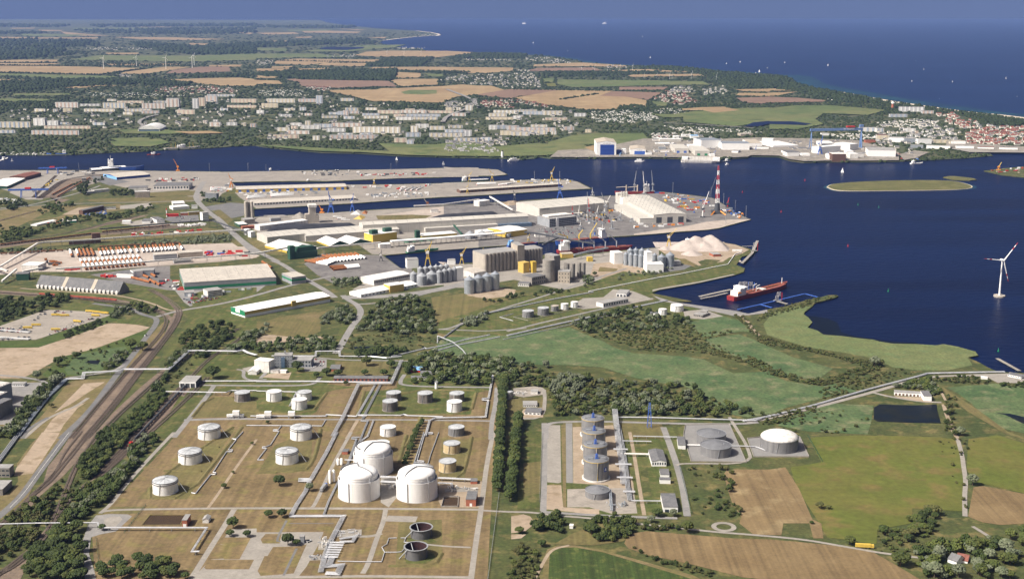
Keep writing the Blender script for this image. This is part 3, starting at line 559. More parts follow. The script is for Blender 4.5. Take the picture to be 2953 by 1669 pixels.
patch('reed_meadow',reed,'34','-740 900 0 820 200 900 540 950 700 920 900 1000 700 1030 200 1160 60 1220 -200 1260 -500 1200');patch('reed_meadow',reed,'34','1790 960 2280 920 2565 960 2900 960 2900 1400 2565 1420 2300 1360 2150 1240 2040 1120 1900 1020')
patch('reed_meadow',reed,'34','260 1240 640 1120 1060 1140 1040 1300 1000 1430 400 1400 100 1340');patch('pond',pond_m,'34','1065 1160 1120 1130 1500 1140 1690 1128 1700 1200 1735 1318 1400 1312 1100 1300 1062 1280');patch('pond',pond_m,'34','2280 1215 2420 1222 2565 1255 2700 1280 2700 1340 2565 1325 2480 1285 2380 1235')
patch('pasture',pasture,'44','480 40 900 20 1400 30 1700 40 1890 60 1930 200 1960 420 1965 600 1975 780 1450 750 1440 900 1100 960 1090 1110 900 1080 600 1040 520 900 300 560 230 340 540 290 420 60')
patch('pasture',pasture,'44','2010 60 2300 20 2565 100 2800 160 2800 640 2565 600 2180 510 2060 480 1990 360');patch('grass',olive,'34','1690 940 1760 960 2100 1180 2400 1400 2565 1460 2565 1480 2380 1420 2000 1200 1760 1010')
patch('field',stubble,'43','2110 400 2140 362 2565 362 2720 340 2860 560 2990 860 3080 900 3100 1050 3000 1050 2960 900 2700 900 2680 1020 2400 1010 2260 900 2280 840 2190 700 2130 520')
patch('field',stubble2,'43','1110 1100 1130 1050 1200 1000 1330 978 1600 1000 2200 1050 2565 1060 2900 1090 3300 1130 3600 1190 3760 1280 3850 1330 4100 1480 2700 1480 2300 1440 1700 1290 1350 1220 1150 1150')
patch('dirt_track',dry2,'43','300 1470 300 1260 340 1160 440 1120 620 1120 900 1170 1300 1280 1800 1420 1900 1470');patch('field',corn,'43','350 1480 365 1200 450 1145 620 1140 900 1190 1300 1310 1800 1460 1820 1480')
patch('field',stubble2,'44','2005 830 2060 540 2150 525 2565 605 2800 660 2800 880 2565 905 2330 915 2150 890')
patch('grass',lawn,'43','80 -20 300 -20 270 740 40 760 60 400');patch('grass',olive,'43','100 300 280 280 270 600 100 640')
patch('gravel_yard',sand,'43','-20 830 100 810 170 830 220 900 120 980 -20 1000');patch('gravel_yard',sand,'43','-20 1010 130 1010 80 1050 -20 1060')
patch('grass',olive,'43','600 1000 900 880 1200 1000 1100 1080 800 1120 400 1110')
road('43','-60 785 200 790 400 820 800 850 1200 900 1600 940 2000 985 2400 1015 2900 1060 3300 1130 3500 1165 3700 1200 4200 1260',5,concrete);road('44','1975 830 1970 620 1985 480 1960 330 1950 240 1920 120 1890 30',6,concrete);road('34','1760 1130 1790 1230 1830 1340 1870 1420 1900 1470',6,dirt);road('44','2050 930 2150 990 2260 1060',5,concrete)
road('43','200 1480 300 1290 380 1160 560 1120',4,dirt);
_rc=g('43',2105,935);_rr=125*mpp(_rc)/K
ribbon('road',[_rc+Vector((math.cos(a*.314),math.sin(a*.314),0))*(_rr-3)for a in range(21)],6,concrete)
road('34','-200 1310 0 1270 460 1165 1050 1010 1550 860 1900 840 2400 850 2700 850',9,concrete);patch('yard',concrete,'34','2000 830 2400 820 2700 840 2700 920 2300 915 2200 860');road('34','1050 1010 1200 1050 1550 1105 1740 1110',7,concrete);patch('yard',dirt,'34','1260 1045 1550 1060 1640 1100 1550 1105 1300 1060')
road('34','1690 935 1740 1010 1780 1090',4,dirt)
# gas terminal
patch('grass',lawn,'43','300 -60 1500 -60 1740 -60 1650 330 1800 800 1700 830 1300 830 300 800');patch('grass',olive,'33','500 1290 1480 1310 1540 1470 480 1470')
patch('gravel_yard',concrete,'43','330 -80 470 -80 480 490 450 500 340 490');patch('gravel_yard',plot_gravel,'43','525 -100 590 -100 597 498 530 495');patch('gravel_yard',dirt,'43','595 -60 1000 -80 1200 500 1230 790 960 800 950 520 600 500')
patch('gravel_yard',gravel,'43','540 560 1200 545 1240 800 1000 810 760 740 540 740');patch('gravel_yard',sand,'43','330 520 480 520 500 740 860 760 860 820 330 760')
patch('grass',dry2,'43','480 -80 524 -80 530 740 500 740');patch('grass',rough_grass,'43','1270 370 1340 360 1390 640 1300 640')
patch('gravel_yard',plot_gravel,'43','1700 20 1720 -80 2160 -90 2330 290 1780 280');patch('gravel_yard',plot_gravel,'0','1880 1103 1916 1100 2012 1100 2034 1148 1896 1148')
road('43','1500 -60 1560 100 1640 330 1700 560 1740 830',9,asphalt_light);road('43','310 -100 315 200 300 780',8,asphalt_light);road('43','280 785 500 800 900 825 1300 840 1640 850',7,asphalt_light);road('33','330 1470 320 1340 420 1305 900 1300 1500 1320 2200 1330 2450 1310',8,asphalt_light)
road('43','1165 -10 1210 220 1260 540 1310 820',5,dirt);road('43','2160 -160 2260 0 2340 130 2390 310 1700 300 1630 320',5,concrete)
patch('gravel_yard',gravel,'33','0 970 200 950 330 985 320 1030 100 1060 0 1040');road('33','200 955 300 965 320 1050 300 1270 60 1275',6,concrete);patch('gravel_yard',dirt,'33','60 1240 110 1170 300 1160 300 1260 50 1270');patch('grass',olive,'33','-60 960 0 1060 300 1060 290 1160 80 1180 40 1250 -60 1250')
# kits: buildings, tanks, pipelines
class Bld:pass
_WIN={}
def quad_mesh(name,w_,h_,d_,m):
 k=(name,round(w_,1),round(h_,1),round(d_,2),m.name)
 if k not in _WIN:
  o=MB().box(-w_/2,w_/2,-d_/2,d_/2,0,h_).build(name,m);me=o.data
  bpy.data.objects.remove(o);_WIN[k]=me
 return _WIN[k]
def piece(name,me,parent,loc,rz=0.0):
 o=bpy.data.objects.new(name,me);COL.objects.link(o);o.parent=parent;o.location=loc;o.rotation_euler=(0,0,rz);return o
def bld(name,label,cat,t,x0,y0,x1,y1,ytop=None,depth=20,back=None,h=None,wall=None,roofm=None,roof='flat',rise=2.0,win=None,doors=None,band=None,panels=0,group=None,side_win=None,z0=0,eave=.5):
 p0,p1=g(t,x0,y0,z0),g(t,x1,y1,z0)
 if h is None:h=top_z(p0,S(t,x0,ytop)[1])-z0
 u=p1-p0;L=u.length;a=math.atan2(u.y,u.x);u.normalize();v=Vector((-u.y,u.x,0))
 if back is not None:
  pb=g(t,back[0],back[1],z0+h);depth=abs((pb-p0-Vector((0,0,h))).dot(v))
 D=depth
 r=thing(name,label,cat,p0,a,group)
 wall=wall or hall_cream;roofm=roofm or roof_slab
 if roof=='gableV':
  b=MB().prism([(0,0),(L,0),(L,D),(0,D)],0,h)
  b.add([(0,0,h),(L,0,h),(L/2,0,h+rise),(0,D,h),(L,D,h),(L/2,D,h+rise)],[(0,1,2),(4,3,5)])
  part('wall',b,wall,r)
  e=eave;k=rise/(L/2)
  mb=MB()
  for x,xr in((-e,L/2),(L+e,L/2)):
   z_=h-e*k
   mb.add([(x,-e,z_+.05),(xr,-e,h+rise+.05),(xr,D+e,h+rise+.05),(x,D+e,z_+.05),(x,-e,z_+.3),(xr,-e,h+rise+.3),(xr,D+e,h+rise+.3),(x,D+e,z_+.3)],[(4,5,6,7),(0,4,7,3),(0,1,5,4),(3,7,6,2)]if x<xr else[(7,6,5,4),(3,7,4,0),(4,5,1,0),(2,6,7,3)])
  part('roof',mb,roofm,r)
 elif roof=='gable':
  b=MB().prism([(0,0),(L,0),(L,D),(0,D)],0,h)
  b.add([(0,0,h),(0,D,h),(0,D/2,h+rise),(L,0,h),(L,D,h),(L,D/2,h+rise)],[(1,0,2),(3,4,5)])
  part('wall',b,wall,r);e=eave;k=rise/(D/2)
  n=max(1,panels);g_=.12 if n>1 else 0
  for i in range(n):
   xa,xb=(-e if i==0 else L*i/n+g_),(L+e if i==n-1 else L*(i+1)/n-g_)
   mb=MB()
   for y,yr in((-e,D/2),(D+e,D/2)):
    z_=h-e*k
    mb.add([(xa,y,z_+.05),(xb,y,z_+.05),(xb,yr,h+rise+.05),(xa,yr,h+rise+.05),(xa,y,z_+.32),(xb,y,z_+.32),(xb,yr,h+rise+.32),(xa,yr,h+rise+.32)],[(4,5,6,7),(0,1,5,4),(3,0,4,7),(1,2,6,5)]if y<yr else[(7,6,5,4),(4,5,1,0),(7,4,0,3),(5,6,2,1)])
   part('roof' if n==1 else 'roof_panel',mb,roofm,r)
 elif roof=='arch':
  N=8;arc=[(D*i/N,h+rise*(1-(2*i/N-1)**2))for i in range(N+1)]
  b=MB().prism([(0,0),(L,0),(L,D),(0,D)],0,h)
  b.add([(0,y,z)for y,z in arc],[tuple(range(N,-1,-1))]);b.add([(L,y,z)for y,z in arc],[tuple(range(N+1))])
  part('wall',b,wall,r)
  n=max(1,panels);g_=.25 if n>1 else 0
  for i in range(n):
   xa,xb=(-.4 if i==0 else L*i/n+g_),(L+.4 if i==n-1 else L*(i+1)/n-g_)
   vs=[(xa,y+(y/D-.5)*.8,z+.3)for y,z in arc]+[(xb,y+(y/D-.5)*.8,z+.3)for y,z in arc]
   M_=N+1;fs=[(k,M_+k,M_+k+1,k+1)for k in range(N)]
   vs+=[(x,y,z-.45)for x,y,z in vs];q=2*M_
   fs+=[(q+k,k,k+1,q+k+1)for k in range(N)]+[(M_+k,q+M_+k,q+M_+k+1,M_+k+1)for k in range(N)]+[(0,q,q+M_,M_),(N,M_+N,q+M_+N,q+N)]
   part('roof' if n==1 else 'roof_panel',MB().add(vs,fs),roofm,r)
   if i:x=L*i/n;part('roof_seam',MB().add([(x+q,y,z+.42)for q in(-.45,.45)for y,z in arc[1:]],[(k,N+k,N+k+1,k+1)for k in range(N-1)]),tank_dark,r);part('wall_seam',MB().box(x-.2,x+.2,-.12,0,0,h),hall_grey,r)
 else:
  part('wall',MB().prism([(0,0),(L,0),(L,D),(0,D)],0,h),wall,r)
  n=max(1,panels);g_=.15 if n>1 else 0
  for i in range(n):
   xa,xb=(-.25 if i==0 else L*i/n+g_),(L+.25 if i==n-1 else L*(i+1)/n-g_)
   part('roof' if n==1 else 'roof_panel',MB().box(xa,xb,-.25,D+.25,h+.02,h+.55),roofm,r)
 B=Bld();B.r,B.L,B.D,B.h,B.a=r,L,D,h,a
 if band:part('colour_band',MB().box(-.06,L+.06,-.06,D+.06,h*band[0],h*band[1]),band[2],r)
 if win:
  rows,cols,m=win[:3];fh=h/rows;ww=L/cols*(win[3]if len(win)>3 else.55);wh=fh*(win[4]if len(win)>4 else.45)
  if rows*cols<=80:
   for i in range(rows):
    for j in range(cols):piece('window',quad_mesh('window',ww,wh,.16,m),r,(L*(j+.5)/cols,-.02,fh*i+fh*.35))
  else:
   for i in range(rows):
    for j in range(0,1):part('window_band',MB().box(L*.02,L*.98,-.1,.06,fh*i+fh*.35,fh*i+fh*.35+wh),m,r)
 if side_win:
  rows,cols,m,side=side_win;fh=h/rows
  for i in range(rows):
   for j in range(cols):piece('window',quad_mesh('window',D/cols*.55,fh*.45,.16,m),r,(-.02 if side<0 else L+.02,D*(j+.5)/cols,fh*i+fh*.35),math.pi/2)
 if doors:
  n,dw,dh,m=doors[:4];off=doors[4]if len(doors)>4 else 0
  for j in range(n):piece('door',quad_mesh('door',dw,dh,.3,m),r,(L*(j+.5+off)/n,-.06,0))
 return B
def add(B,name,x0,x1,y0,y1,z0,z1,m,label=None):return part(name,MB().box(x0,x1,y0,y1,z0,z1),m,B.r,label)
def tank_at(t,xl,xr,yr,yb,z0=0):
 pf=g(t,(xl+xr)/2,yb,z0);k=(TILES[t]+(K,))[2]if t!='0' else 1/1.14634
 d=Vector((pf.x,pf.y,0)).normalized();r=(xr-xl)/2/k*mpp(pf)
 for _ in range(2):c=pf+d*r;r=(xr-xl)/2/k*mpp(c)
 return c,r,top_z(pf,S(t,0,yr)[1])-z0
def tank(label,t,xl,xr,yr,yb,wall,roofm,kind='cone',rise=None,stair=None,group=None,name='storage_tank',ribs=0,z0=0,stair_m=None):
 c,r,h=tank_at(t,xl,xr,yr,yb,z0)
 T_=thing(name,label,'tank',(c.x,c.y,z0),0,group);o=(0,0);n=40
 b=MB()
 if kind=='open':
  part('shell',MB().cyl(o,r,r,0,h,n,cap=False),wall,T_,smooth=True)
  part('lining',MB().add(*flipped(MB().cyl(o,r-.25,r-.25,.6,h,n,cap=False))),inside_rust,T_,smooth=True)
  part('floating_roof',MB().cyl(o,r-.3,r-.3,.2,h*.22,n),inside_rust,T_)
  part('walkway',ring(o,r-.3,r+1.3,h-.5,h+.05,n),metal_grey,T_)
  a=math.radians(200);part('stair',MB().tube([(r*1.55*math.cos(a),r*1.55*math.sin(a),.3),(r*.98*math.cos(a+.5),r*.98*math.sin(a+.5),h)],.7,4),metal_grey,T_)
  part('ladder',MB().tube([(-.45*r,.5*r,h+.6),(-.1*r,-.6*r,h*.4)],.5,4),metal_grey,T_)
 else:
  part('shell',MB().cyl(o,r,r,0,h,n,cap=True),wall,T_,smooth=True)
  rise=rise if rise is not None else r*(.16 if kind=='dome' else.09)
  if kind=='cone':prof=[(r+.25,h-.35),(r+.25,h+.12),(r*.5,h+.1+rise*.52),(.4,h+.1+rise)]
  else:prof=[(r+.12,h-.3),(r+.12,h+.1)]+[(r*math.cos(k*math.pi/16),h+.1+rise*math.sin(k*math.pi/16))for k in range(1,8)]+[(.4,h+.1+rise)]
  part('roof',MB().lathe(o,prof,n),roofm,T_,smooth=True)
  part('rim_rail',ring(o,r-.1,r+.22,h+.14,h+.75,n),metal_grey if kind!='dome' else steel_dark if wall is tank_white else metal_grey,T_)
  part('base_ring',ring(o,r,r+.8,0,.45,n),concrete,T_)
  for k in range(ribs):
   a=2*math.pi*k/ribs;part('rib',MB().cbox((r*math.cos(a),r*math.sin(a),.2),.35,.5,h-.4,a),wall,T_)
  if kind=='dome2':
   part('wind_girder',ring(o,r,r+.7,h*.83,h*.83+.5,n),steel_dark,T_)
  sa=math.radians(stair if stair is not None else 250)
  sp=[((r+.5)*math.cos(sa+k*.012),(r+.5)*math.sin(sa+k*.012),.2+h*k/9)for k in range(10)]
  part('stair',MB().tube(sp,.32,4),stair_m or metal_grey,T_)
  part('manhole',MB().cbox((0.55*r*math.cos(sa+1),.55*r*math.sin(sa+1),h+rise*.35),.9,.9,rise*.4+.8),metal_grey,T_)
 return T_,r,h
def flipped(mb):return mb.v,[tuple(reversed(f))for f in mb.f]
def ring(c,r0,r1,z0,z1,n=32):
 mb=MB();prof=[(r0,z0),(r1,z0),(r1,z1),(r0,z1)];vs=[]
 for r,z in prof:vs+=[(c[0]+r*math.cos(2*math.pi*i/n),c[1]+r*math.sin(2*math.pi*i/n),z)for i in range(n)]
 fs=[]
 for k in range(4):
  a,b=k*n,((k+1)%4)*n
  fs+=[(a+i,a+(i+1)%n,b+(i+1)%n,b+i)for i in range(n)]
 return mb.add(vs,fs)
def pipeline(label,P,z=1.5,r=.5,n=1,gap=1.6,m=None,sup=12.0,support=True,group=None,name='pipeline',legs=None,heights=None):
 if isinstance(P,tuple):P=gp(*P)
 m=m or pipe_white
 c=P[0];T_=thing(name,label,'pipeline',(c.x,c.y,0),0,group,world=True)
 Z=heights or[z]*len(P)
 for k in range(n):
  off=(k-(n-1)/2)*gap;Q=[]
  for i,p in enumerate(P):
   d0=(P[i]-P[max(i-1,0)]);d1=(P[min(i+1,len(P)-1)]-P[i])
   d0=d0.normalized()if d0.length>0 else d1.normalized();d1=d1.normalized()if d1.length>0 else d0
   bis=(Vector((-d0.y,d0.x,0))+Vector((-d1.y,d1.x,0))).normalized();cs=max(.4,bis.dot(Vector((-d0.y,d0.x,0))))
   q=p+bis*off/cs;Q.append((q.x,q.y,Z[i]))
  R_=[]
  for i,q in enumerate(Q):
   R_.append(q)
  mb=MB()
  for a,b in zip(R_,R_[1:]):mb.tube([a,b],r,6)
  part('pipe',mb,m,T_)
 if support:
  mb=MB();wd=(n-1)*gap/2+r+.3
  for i,(a,b)in enumerate(zip(P,P[1:])):
   L=(b-a).length;d=(b-a).normalized()if L>0 else Vector((1,0,0));nrm=Vector((-d.y,d.x,0));ang=math.atan2(d.y,d.x)
   cnt=max(1,int(L/sup))
   for j in range(cnt):
    f=(j+.5)/cnt;q=a.lerp(b,f);zz=Z[i]*(1-f)+Z[i+1]*f-r
    if zz>.4:
     for sg in(-1,1):mb.cbox((q.x+nrm.x*wd*sg,q.y+nrm.y*wd*sg,0),.35,.35,zz,ang)
    mb.cbox((q.x,q.y,max(zz-.35,0)),.4,2*wd+.5,.35,ang)
  if mb.v:part('support_frame',mb,metal_grey,T_,stuff=True)
 return T_
def tree_parts():pass
# tank farm
TG='oil tanks of the tank farm'
tank('stained brown tank under the pipe bridge, westmost of the upper tanks','31',2348,2503,1028,1108,tank_rust,roof_grey,'cone',group=TG)
tank('clean white tank alone on the lawn between brown tank and white pair','32',100,253,1020,1105,tank_white,roof_pale,'cone',group=TG)
tank('white tank with grey roof, rear one of the white pair','32',403,553,1025,1100,tank_white,roof_grey,'cone',group=TG)
tank('white tank with small lettering, front one of the white pair','32',352,507,1100,1188,tank_white,roof_pale,'cone',group=TG)
tank('stained grey tank right behind another stained tank','32',1296,1445,1030,1105,tank_rust,roof_grey,'cone',group=TG)
tank('darkest stained tank, standing in front of a stained tank','32',1260,1412,1115,1207,tank_rust,roof_grey,'cone',group=TG)
tank('stained grey tank alone in the middle of the green bund','32',1610,1762,1035,1122,tank_rust,roof_grey,'cone',group=TG)
tank('stained grey tank partly hidden behind a white tank','32',1928,2077,1037,1112,tank_rust,roof_grey,'cone',group=TG)
tank('white tank with small lettering in the corner of the green bund','32',1902,2055,1122,1213,tank_white,roof_pale,'cone',group=TG)
for a in(('white tank with grey dome roof, furthest of the western row of three','31',1985,2207,1388,1489),('white tank with grey dome roof, middle of the western row of three','41',1790,2023,215,318),('white tank with grey dome roof, nearest of the western row of three','41',1535,1783,510,625),('white tank with dark grey dome roof behind its twin in the middle field','32',340,555,1388,1496),('white tank with grey dome roof in the middle field above the single trees','42',195,420,210,318)):
 T_,r,h=tank(*a,tank_white,roof_grey,'dome',group=TG,stair=255)
 part('wind_girder',ring((0,0),r,r+.7,h*.86,h*.86+.5,40),steel_dark,T_)
 for k in range(14):a=k*.4488;part('roof_rib',MB().tube([(r*f*math.cos(a),r*f*math.sin(a),h+.25+r*.16*math.sqrt(1-f*f))for f in(.05,.4,.7,.97)],.22,4),metal_grey,T_)
 part('tank_stair',MB().tube([(r*1.02,0,h),(r*1.75,-r*.3,1)],.45,4),metal_grey,T_)
tank('plain white tank with flat pale roof behind the big gas tanks','32',1235,1395,1378,1455,tank_white,roof_pale,'cone',group=TG)
tank('white tank almost hidden behind the rear gas tank','42',1165,1332,118,205,tank_white,roof_pale,'cone',group=TG)
tank('grey ribbed tank, furthest of the eastern row of three','32',1917,2078,1378,1454,tank_grey,roof_grey,'cone',ribs=20,group=TG)
tank('cream rust streaked tank, middle of the eastern row','42',1868,2037,125,210,tank_cream,roof_grey,'cone',group=TG)
tank('cream rust streaked tank, nearest of the eastern row','42',1823,1998,305,398,tank_cream,roof_grey,'cone',group=TG)
tank('dark grey open topped tank, rear one of the open pair','42',1540,1755,975,1070,tank_dark,None,'open',group=TG)
tank('dark grey open topped tank, front one of the open pair','42',1483,1707,1170,1278,tank_dark,None,'open',group=TG)
tank('small grey upright tank beside the row of avenue trees','32',2507,2562,1010,1082,tank_grey,roof_grey,'dome')
def lettering(T_,txt,r,z,size,a,m):
 cu=bpy.data.curves.new('lettering','FONT');cu.body=txt;cu.size=size;cu.align_x='CENTER';cu.extrude=.03
 tmp=bpy.data.objects.new('lettering',cu);COL.objects.link(tmp)
 me=bpy.data.meshes.new_from_object(tmp);bpy.data.objects.remove(tmp)
 for v in me.vertices:
  th=a+v.co.x/r;z_=v.co.y;d=r+.06+v.co.z
  v.co=(d*math.cos(th),d*math.sin(th),z+z_)
 me.materials.clear();me.materials.append(m)
 o=bpy.data.objects.new('lettering',me);COL.objects.link(o);o.parent=T_;return o
def gas_tank(label,xl,xr,yr,yb,walk,curved):
 c,r,h=tank_at('42',xl,xr,yr,yb)
 T_=thing('gas_tank',label,'gas tank',(c.x,c.y,0),0,'large white gas tanks');o=(0,0);n=56
 part('outer_wall',MB().cyl(o,r,r,0,h,n,cap=False),gas_white,T_,smooth=True)
 part('inner_face',MB().add(*flipped(MB().cyl(o,r-.5,r-.5,h*.5,h,n,cap=False))),gas_white,T_,smooth=True)
 part('wall_top',ring(o,r-.5,r+.1,h-.1,h+.25,n),gas_white,T_)
 ri=r*.905;he=h+6.2
 part('inner_tank',MB().cyl(o,ri,ri,h*.45,he,n,cap=False),gas_white,T_,smooth=True)
 for z in(he-1.2,h+2.6):part('hoop',ring(o,ri,ri+.35,z,z+.4,n),gas_white,T_)
 for k in range(1,8):part('seam',ring(o,r,r+.07,h*k/8,h*k/8+.22,n),gas_white if k<4 else tank_grey if False else gas_white,T_)
 prof=[(ri+.1,he)]+[(ri*math.cos(k*math.pi/20),he+7.4*math.sin(k*math.pi/20))for k in range(1,10)]+[(.5,he+7.4)]
 part('dome',MB().lathe(o,prof,n),gas_white,T_,smooth=True)
 def dz(q):return he+7.4*math.sqrt(max(0,1-(q/ri)**2))+.6
 w_=math.radians(walk)
 part('roof_walkway',MB().tube([(q*math.cos(w_),q*math.sin(w_),dz(abs(q)))for q in[ri*k/8 for k in range(0,9)]],1.0,4),lead,T_)
 part('roof_walkway',MB().tube([(ri*k/6*math.cos(w_+2.4),ri*k/6*math.sin(w_+2.4),dz(ri*k/6))for k in range(0,7)],.85,4),lead,T_)
 a0=math.radians(curved);part('curved_platform',MB().tube([(ri*.93*math.cos(a0+k*.15),ri*.93*math.sin(a0+k*.15),dz(ri*.93)+.4)for k in range(11)],1.1,4),lead,T_)
 for k in range(10):
  a=a0+k*.16;part('valve',MB().cbox((ri*.93*math.cos(a),ri*.93*math.sin(a),dz(ri*.93)),.9,.9,2.6),lead,T_)
 a=math.radians(-52);part('ladder',MB().tube([((r+.5)*math.cos(a),(r+.5)*math.sin(a),0),((r+.5)*math.cos(a),(r+.5)*math.sin(a),h),(ri*1.01*math.cos(a),ri*1.01*math.sin(a),he+1)],.4,4),pipe_white,T_)
 a=math.radians(-62 if walk>0 else-112);part('stair',MB().tube([((r+.6)*math.cos(a),(r+.6)*math.sin(a),0),((r+.6)*math.cos(a),(r+.6)*math.sin(a),h)],.5,4),metal_grey,T_)
 part('footing',ring(o,r,r+1.2,0,.5,n),concrete,T_)
 return T_,r
gas_tank('huge white domed gas tank, left one of the front two',822,1236,509,697,-35,100)
gas_tank('huge white domed gas tank, right one of the front two',1400,1810,512,700,-125,20)
gas_tank('huge white domed gas tank behind the front two',975,1367,258,440,-115,140)
EG='tall grey tanks standing in a row'
for lab,xl,xr,yr,yb,top in(('tall grey gas tank with yellow rim, furthest of the row of four',188,528,235,491,1),('tall grey gas tank with bare roof, third from the front of the row',200,548,430,696,0),('tall grey gas tank with blue roof mast, second from the front',213,572,635,913,1),('tall grey gas tank with blue sign on white footing, nearest of the row',222,597,860,1150,0)):
 T_,r,h=tank(lab,'Q',xl,xr,yr,yb,tank_grey,lead,'dome',rise=3.0,group=EG,name='gas_tank',stair=268)
 part('yellow_rim',ring((0,0),r-.2,r+.35,h-.2,h+.5,40),yellow_dull,T_)
 part('footing',ring((0,0),r+.3,r+2.0,0,2.2,40),white_dirty,T_)
 part('ladder',MB().tube([(.05*r,-(r+.3),1),(.05*r,-(r+.3),h)],.35,4),yellow_dull,T_)
 for k,(x,y,mm)in enumerate(((-.5,-.35,metal_grey),(.48,-.3,metal_grey))):
  part('roof_platform',MB().box(x*r-r*.22,x*r+r*.22,y*r-1.5,y*r+1.5,h+2.4,h+4.0),mm,T_)
 mast=MB();mast.tube([(0,-.35*r,h+2),(0,-.35*r,h+10)],.8,6)
 for z in(3,5.5,8):mast.cbox((0,-.35*r,h+z),5.5-z*.25,3.2,.7)
 part('roof_mast',mast,blue,T_);part('mast_top',MB().tube([(0,-.35*r,h+10),(0,-.35*r,h+15)],.45,6),metal_grey,T_)
 if 'sign' in lab:
  a=math.radians(-48);s_=MB()
  s_.cbox(((r+.3)*math.cos(a),(r+.3)*math.sin(a),h*.52),4.6,.3,5.8,a+math.pi/2);part('sign',s_,blue_door,T_)
  s2=MB();s2.cbox(((r+.5)*math.cos(a),(r+.5)*math.sin(a),h*.58),3.0,.25,.7,a+math.pi/2);s2.cbox(((r+.5)*math.cos(a),(r+.5)*math.sin(a),h*.58+1.3),1.8,.25,1.8,a+math.pi/2);part('sign_mark',s2,white,T_)
tank('low grey tank with conical roof in front of the tall grey row','Q',245,612,1322,1418,tank_grey,lead,'cone',rise=5.5,name='gas_tank')
tank('low grey conical roof tank, rear one of two on grey gravel','43',1830,2122,45,138,tank_grey,lead,'cone',rise=5,stair=268)
tank('low grey conical roof tank, front one of two on grey gravel','43',1868,2175,165,255,tank_grey,lead,'cone',rise=5,stair=268)
T_,r,h=tank('large grey tank with white dome roof in its own gravel bund','C',142,1448,685,1088,tank_grey,white_dirty,'dome',rise=8.5,ribs=18)
part('roof_arm',MB().tube([(-.98*r,-.2*r,h*.3),(-.8*r,-.5*r,h*.75),(-.45*r,-.8*r,h)],.7,5),metal_grey,T_)
JG='small tanks in a row near the jetty'
for lab,a,wl,rf in(('grey tank at the near end of the jetty tank row',(75,510,510,740),tank_grey,roof_grey),('grey tank, second from the near end of the jetty row',(645,1070,400,650),tank_grey,roof_grey),('grey tank with rust stained top in middle of jetty row',(1140,1430,310,500),tank_grey,roof_warm),('white tank second from the far end of the jetty row',(1510,1795,235,440),tank_white,roof_pale),('white tank at the far end of the jetty tank row',(1875,2155,165,360),tank_white,roof_pale)):
 tank(lab,'D',*a,wl,rf,'cone',group=JG)
tank('white tank with curved ladder, smaller of two near the dock','33',1450,1537,188,240,tank_white,roof_pale,'dome')
tank('white tank with walkway rings, largest near the oil dock','33',1570,1702,152,208,tank_white,roof_pale,'dome')
tank('small dark topped silo left of the white dock tanks','33',1345,1392,218,242,tank_white,tank_dark,'cone');tank('small dark topped silo close to the white dock tank','33',1400,1450,222,256,tank_white,tank_dark,'cone')
def bund(label,t,s,h=1.6,wd=.8,m=None,closed=True,cat='wall',name='bund_wall'):
 P=gp(t,s);P=P+[P[0]]if closed else P;mb=MB()
 T_=thing(name,label,cat,(P[0].x,P[0].y,0),0,world=True)
 for a,b in zip(P,P[1:]):
  c=(a+b)/2;part('wall_segment',MB().cbox((c.x,c.y,0),(b-a).length+wd*.4,wd,h,math.atan2((b-a).y,(b-a).x)),m or concrete,T_)
bund('pale concrete wall round the two grey conical tanks','43','1700 20 1720 -80 2160 -90 2330 292 1778 282')
bund('pale concrete wall round the white domed tank','0','1880 1103 1916 1099 2012 1099 2035 1149 1896 1149');bund('low wall round the small jetty tanks','D','-250 700 300 835 1750 480 2400 345 2150 290',h=1.2)
bund('concrete rim of the settling basin near the brick pump house','42','1845 738 1872 638 2018 638 2012 738',h=2);bund('earth edge round the brown pond west of the road','41','1418 918 1500 818 1852 818 1802 915',h=.8,m=dry2)
def ridge(t,s,w_=7,h=1.6,m=None):
 P=smooth_line(gp(t,s),1);Lf,Rt=ribbon_poly(P,w_);L2,R2=ribbon_poly(P,1.2);n=len(P)
 V=[(p.x,p.y,.1)for p in Lf]+[(p.x,p.y,h)for p in L2]+[(p.x,p.y,h)for p in R2]+[(p.x,p.y,.1)for p in Rt]
 MB().add(V,[((k+1)*n+i,(k+1)*n+i+1,k*n+i+1,k*n+i)for k in range(3)for i in range(n-1)]).build('earth_bund',m or olive)['kind']='structure'
for t,s in(('41','2330 -60 1820 280 1380 650 1860 658 2300 100 2420 -60'),('41','1640 375 2015 380'),('41','2040 140 2190 142'),('42','20 385 470 385 560 300 620 100 640 -40'),('42','1830 445 2050 445 2110 250 2150 40'),('42','1320 1325 1780 1328 1850 1200'),('32','1080 1000 1010 1250'),('32','1440 1235 2140 1232 2195 1015'),('32','-200 1190 530 1245 700 1015'),('31','1925 1255 2075 1065 2330 1062'),('42','0 395 200 395'),('32','1650 1245 1560 1440 1480 1560'),('42','1500 20 1420 300'),('32','1380 1180 1460 985 2180 990')):ridge(t,s)
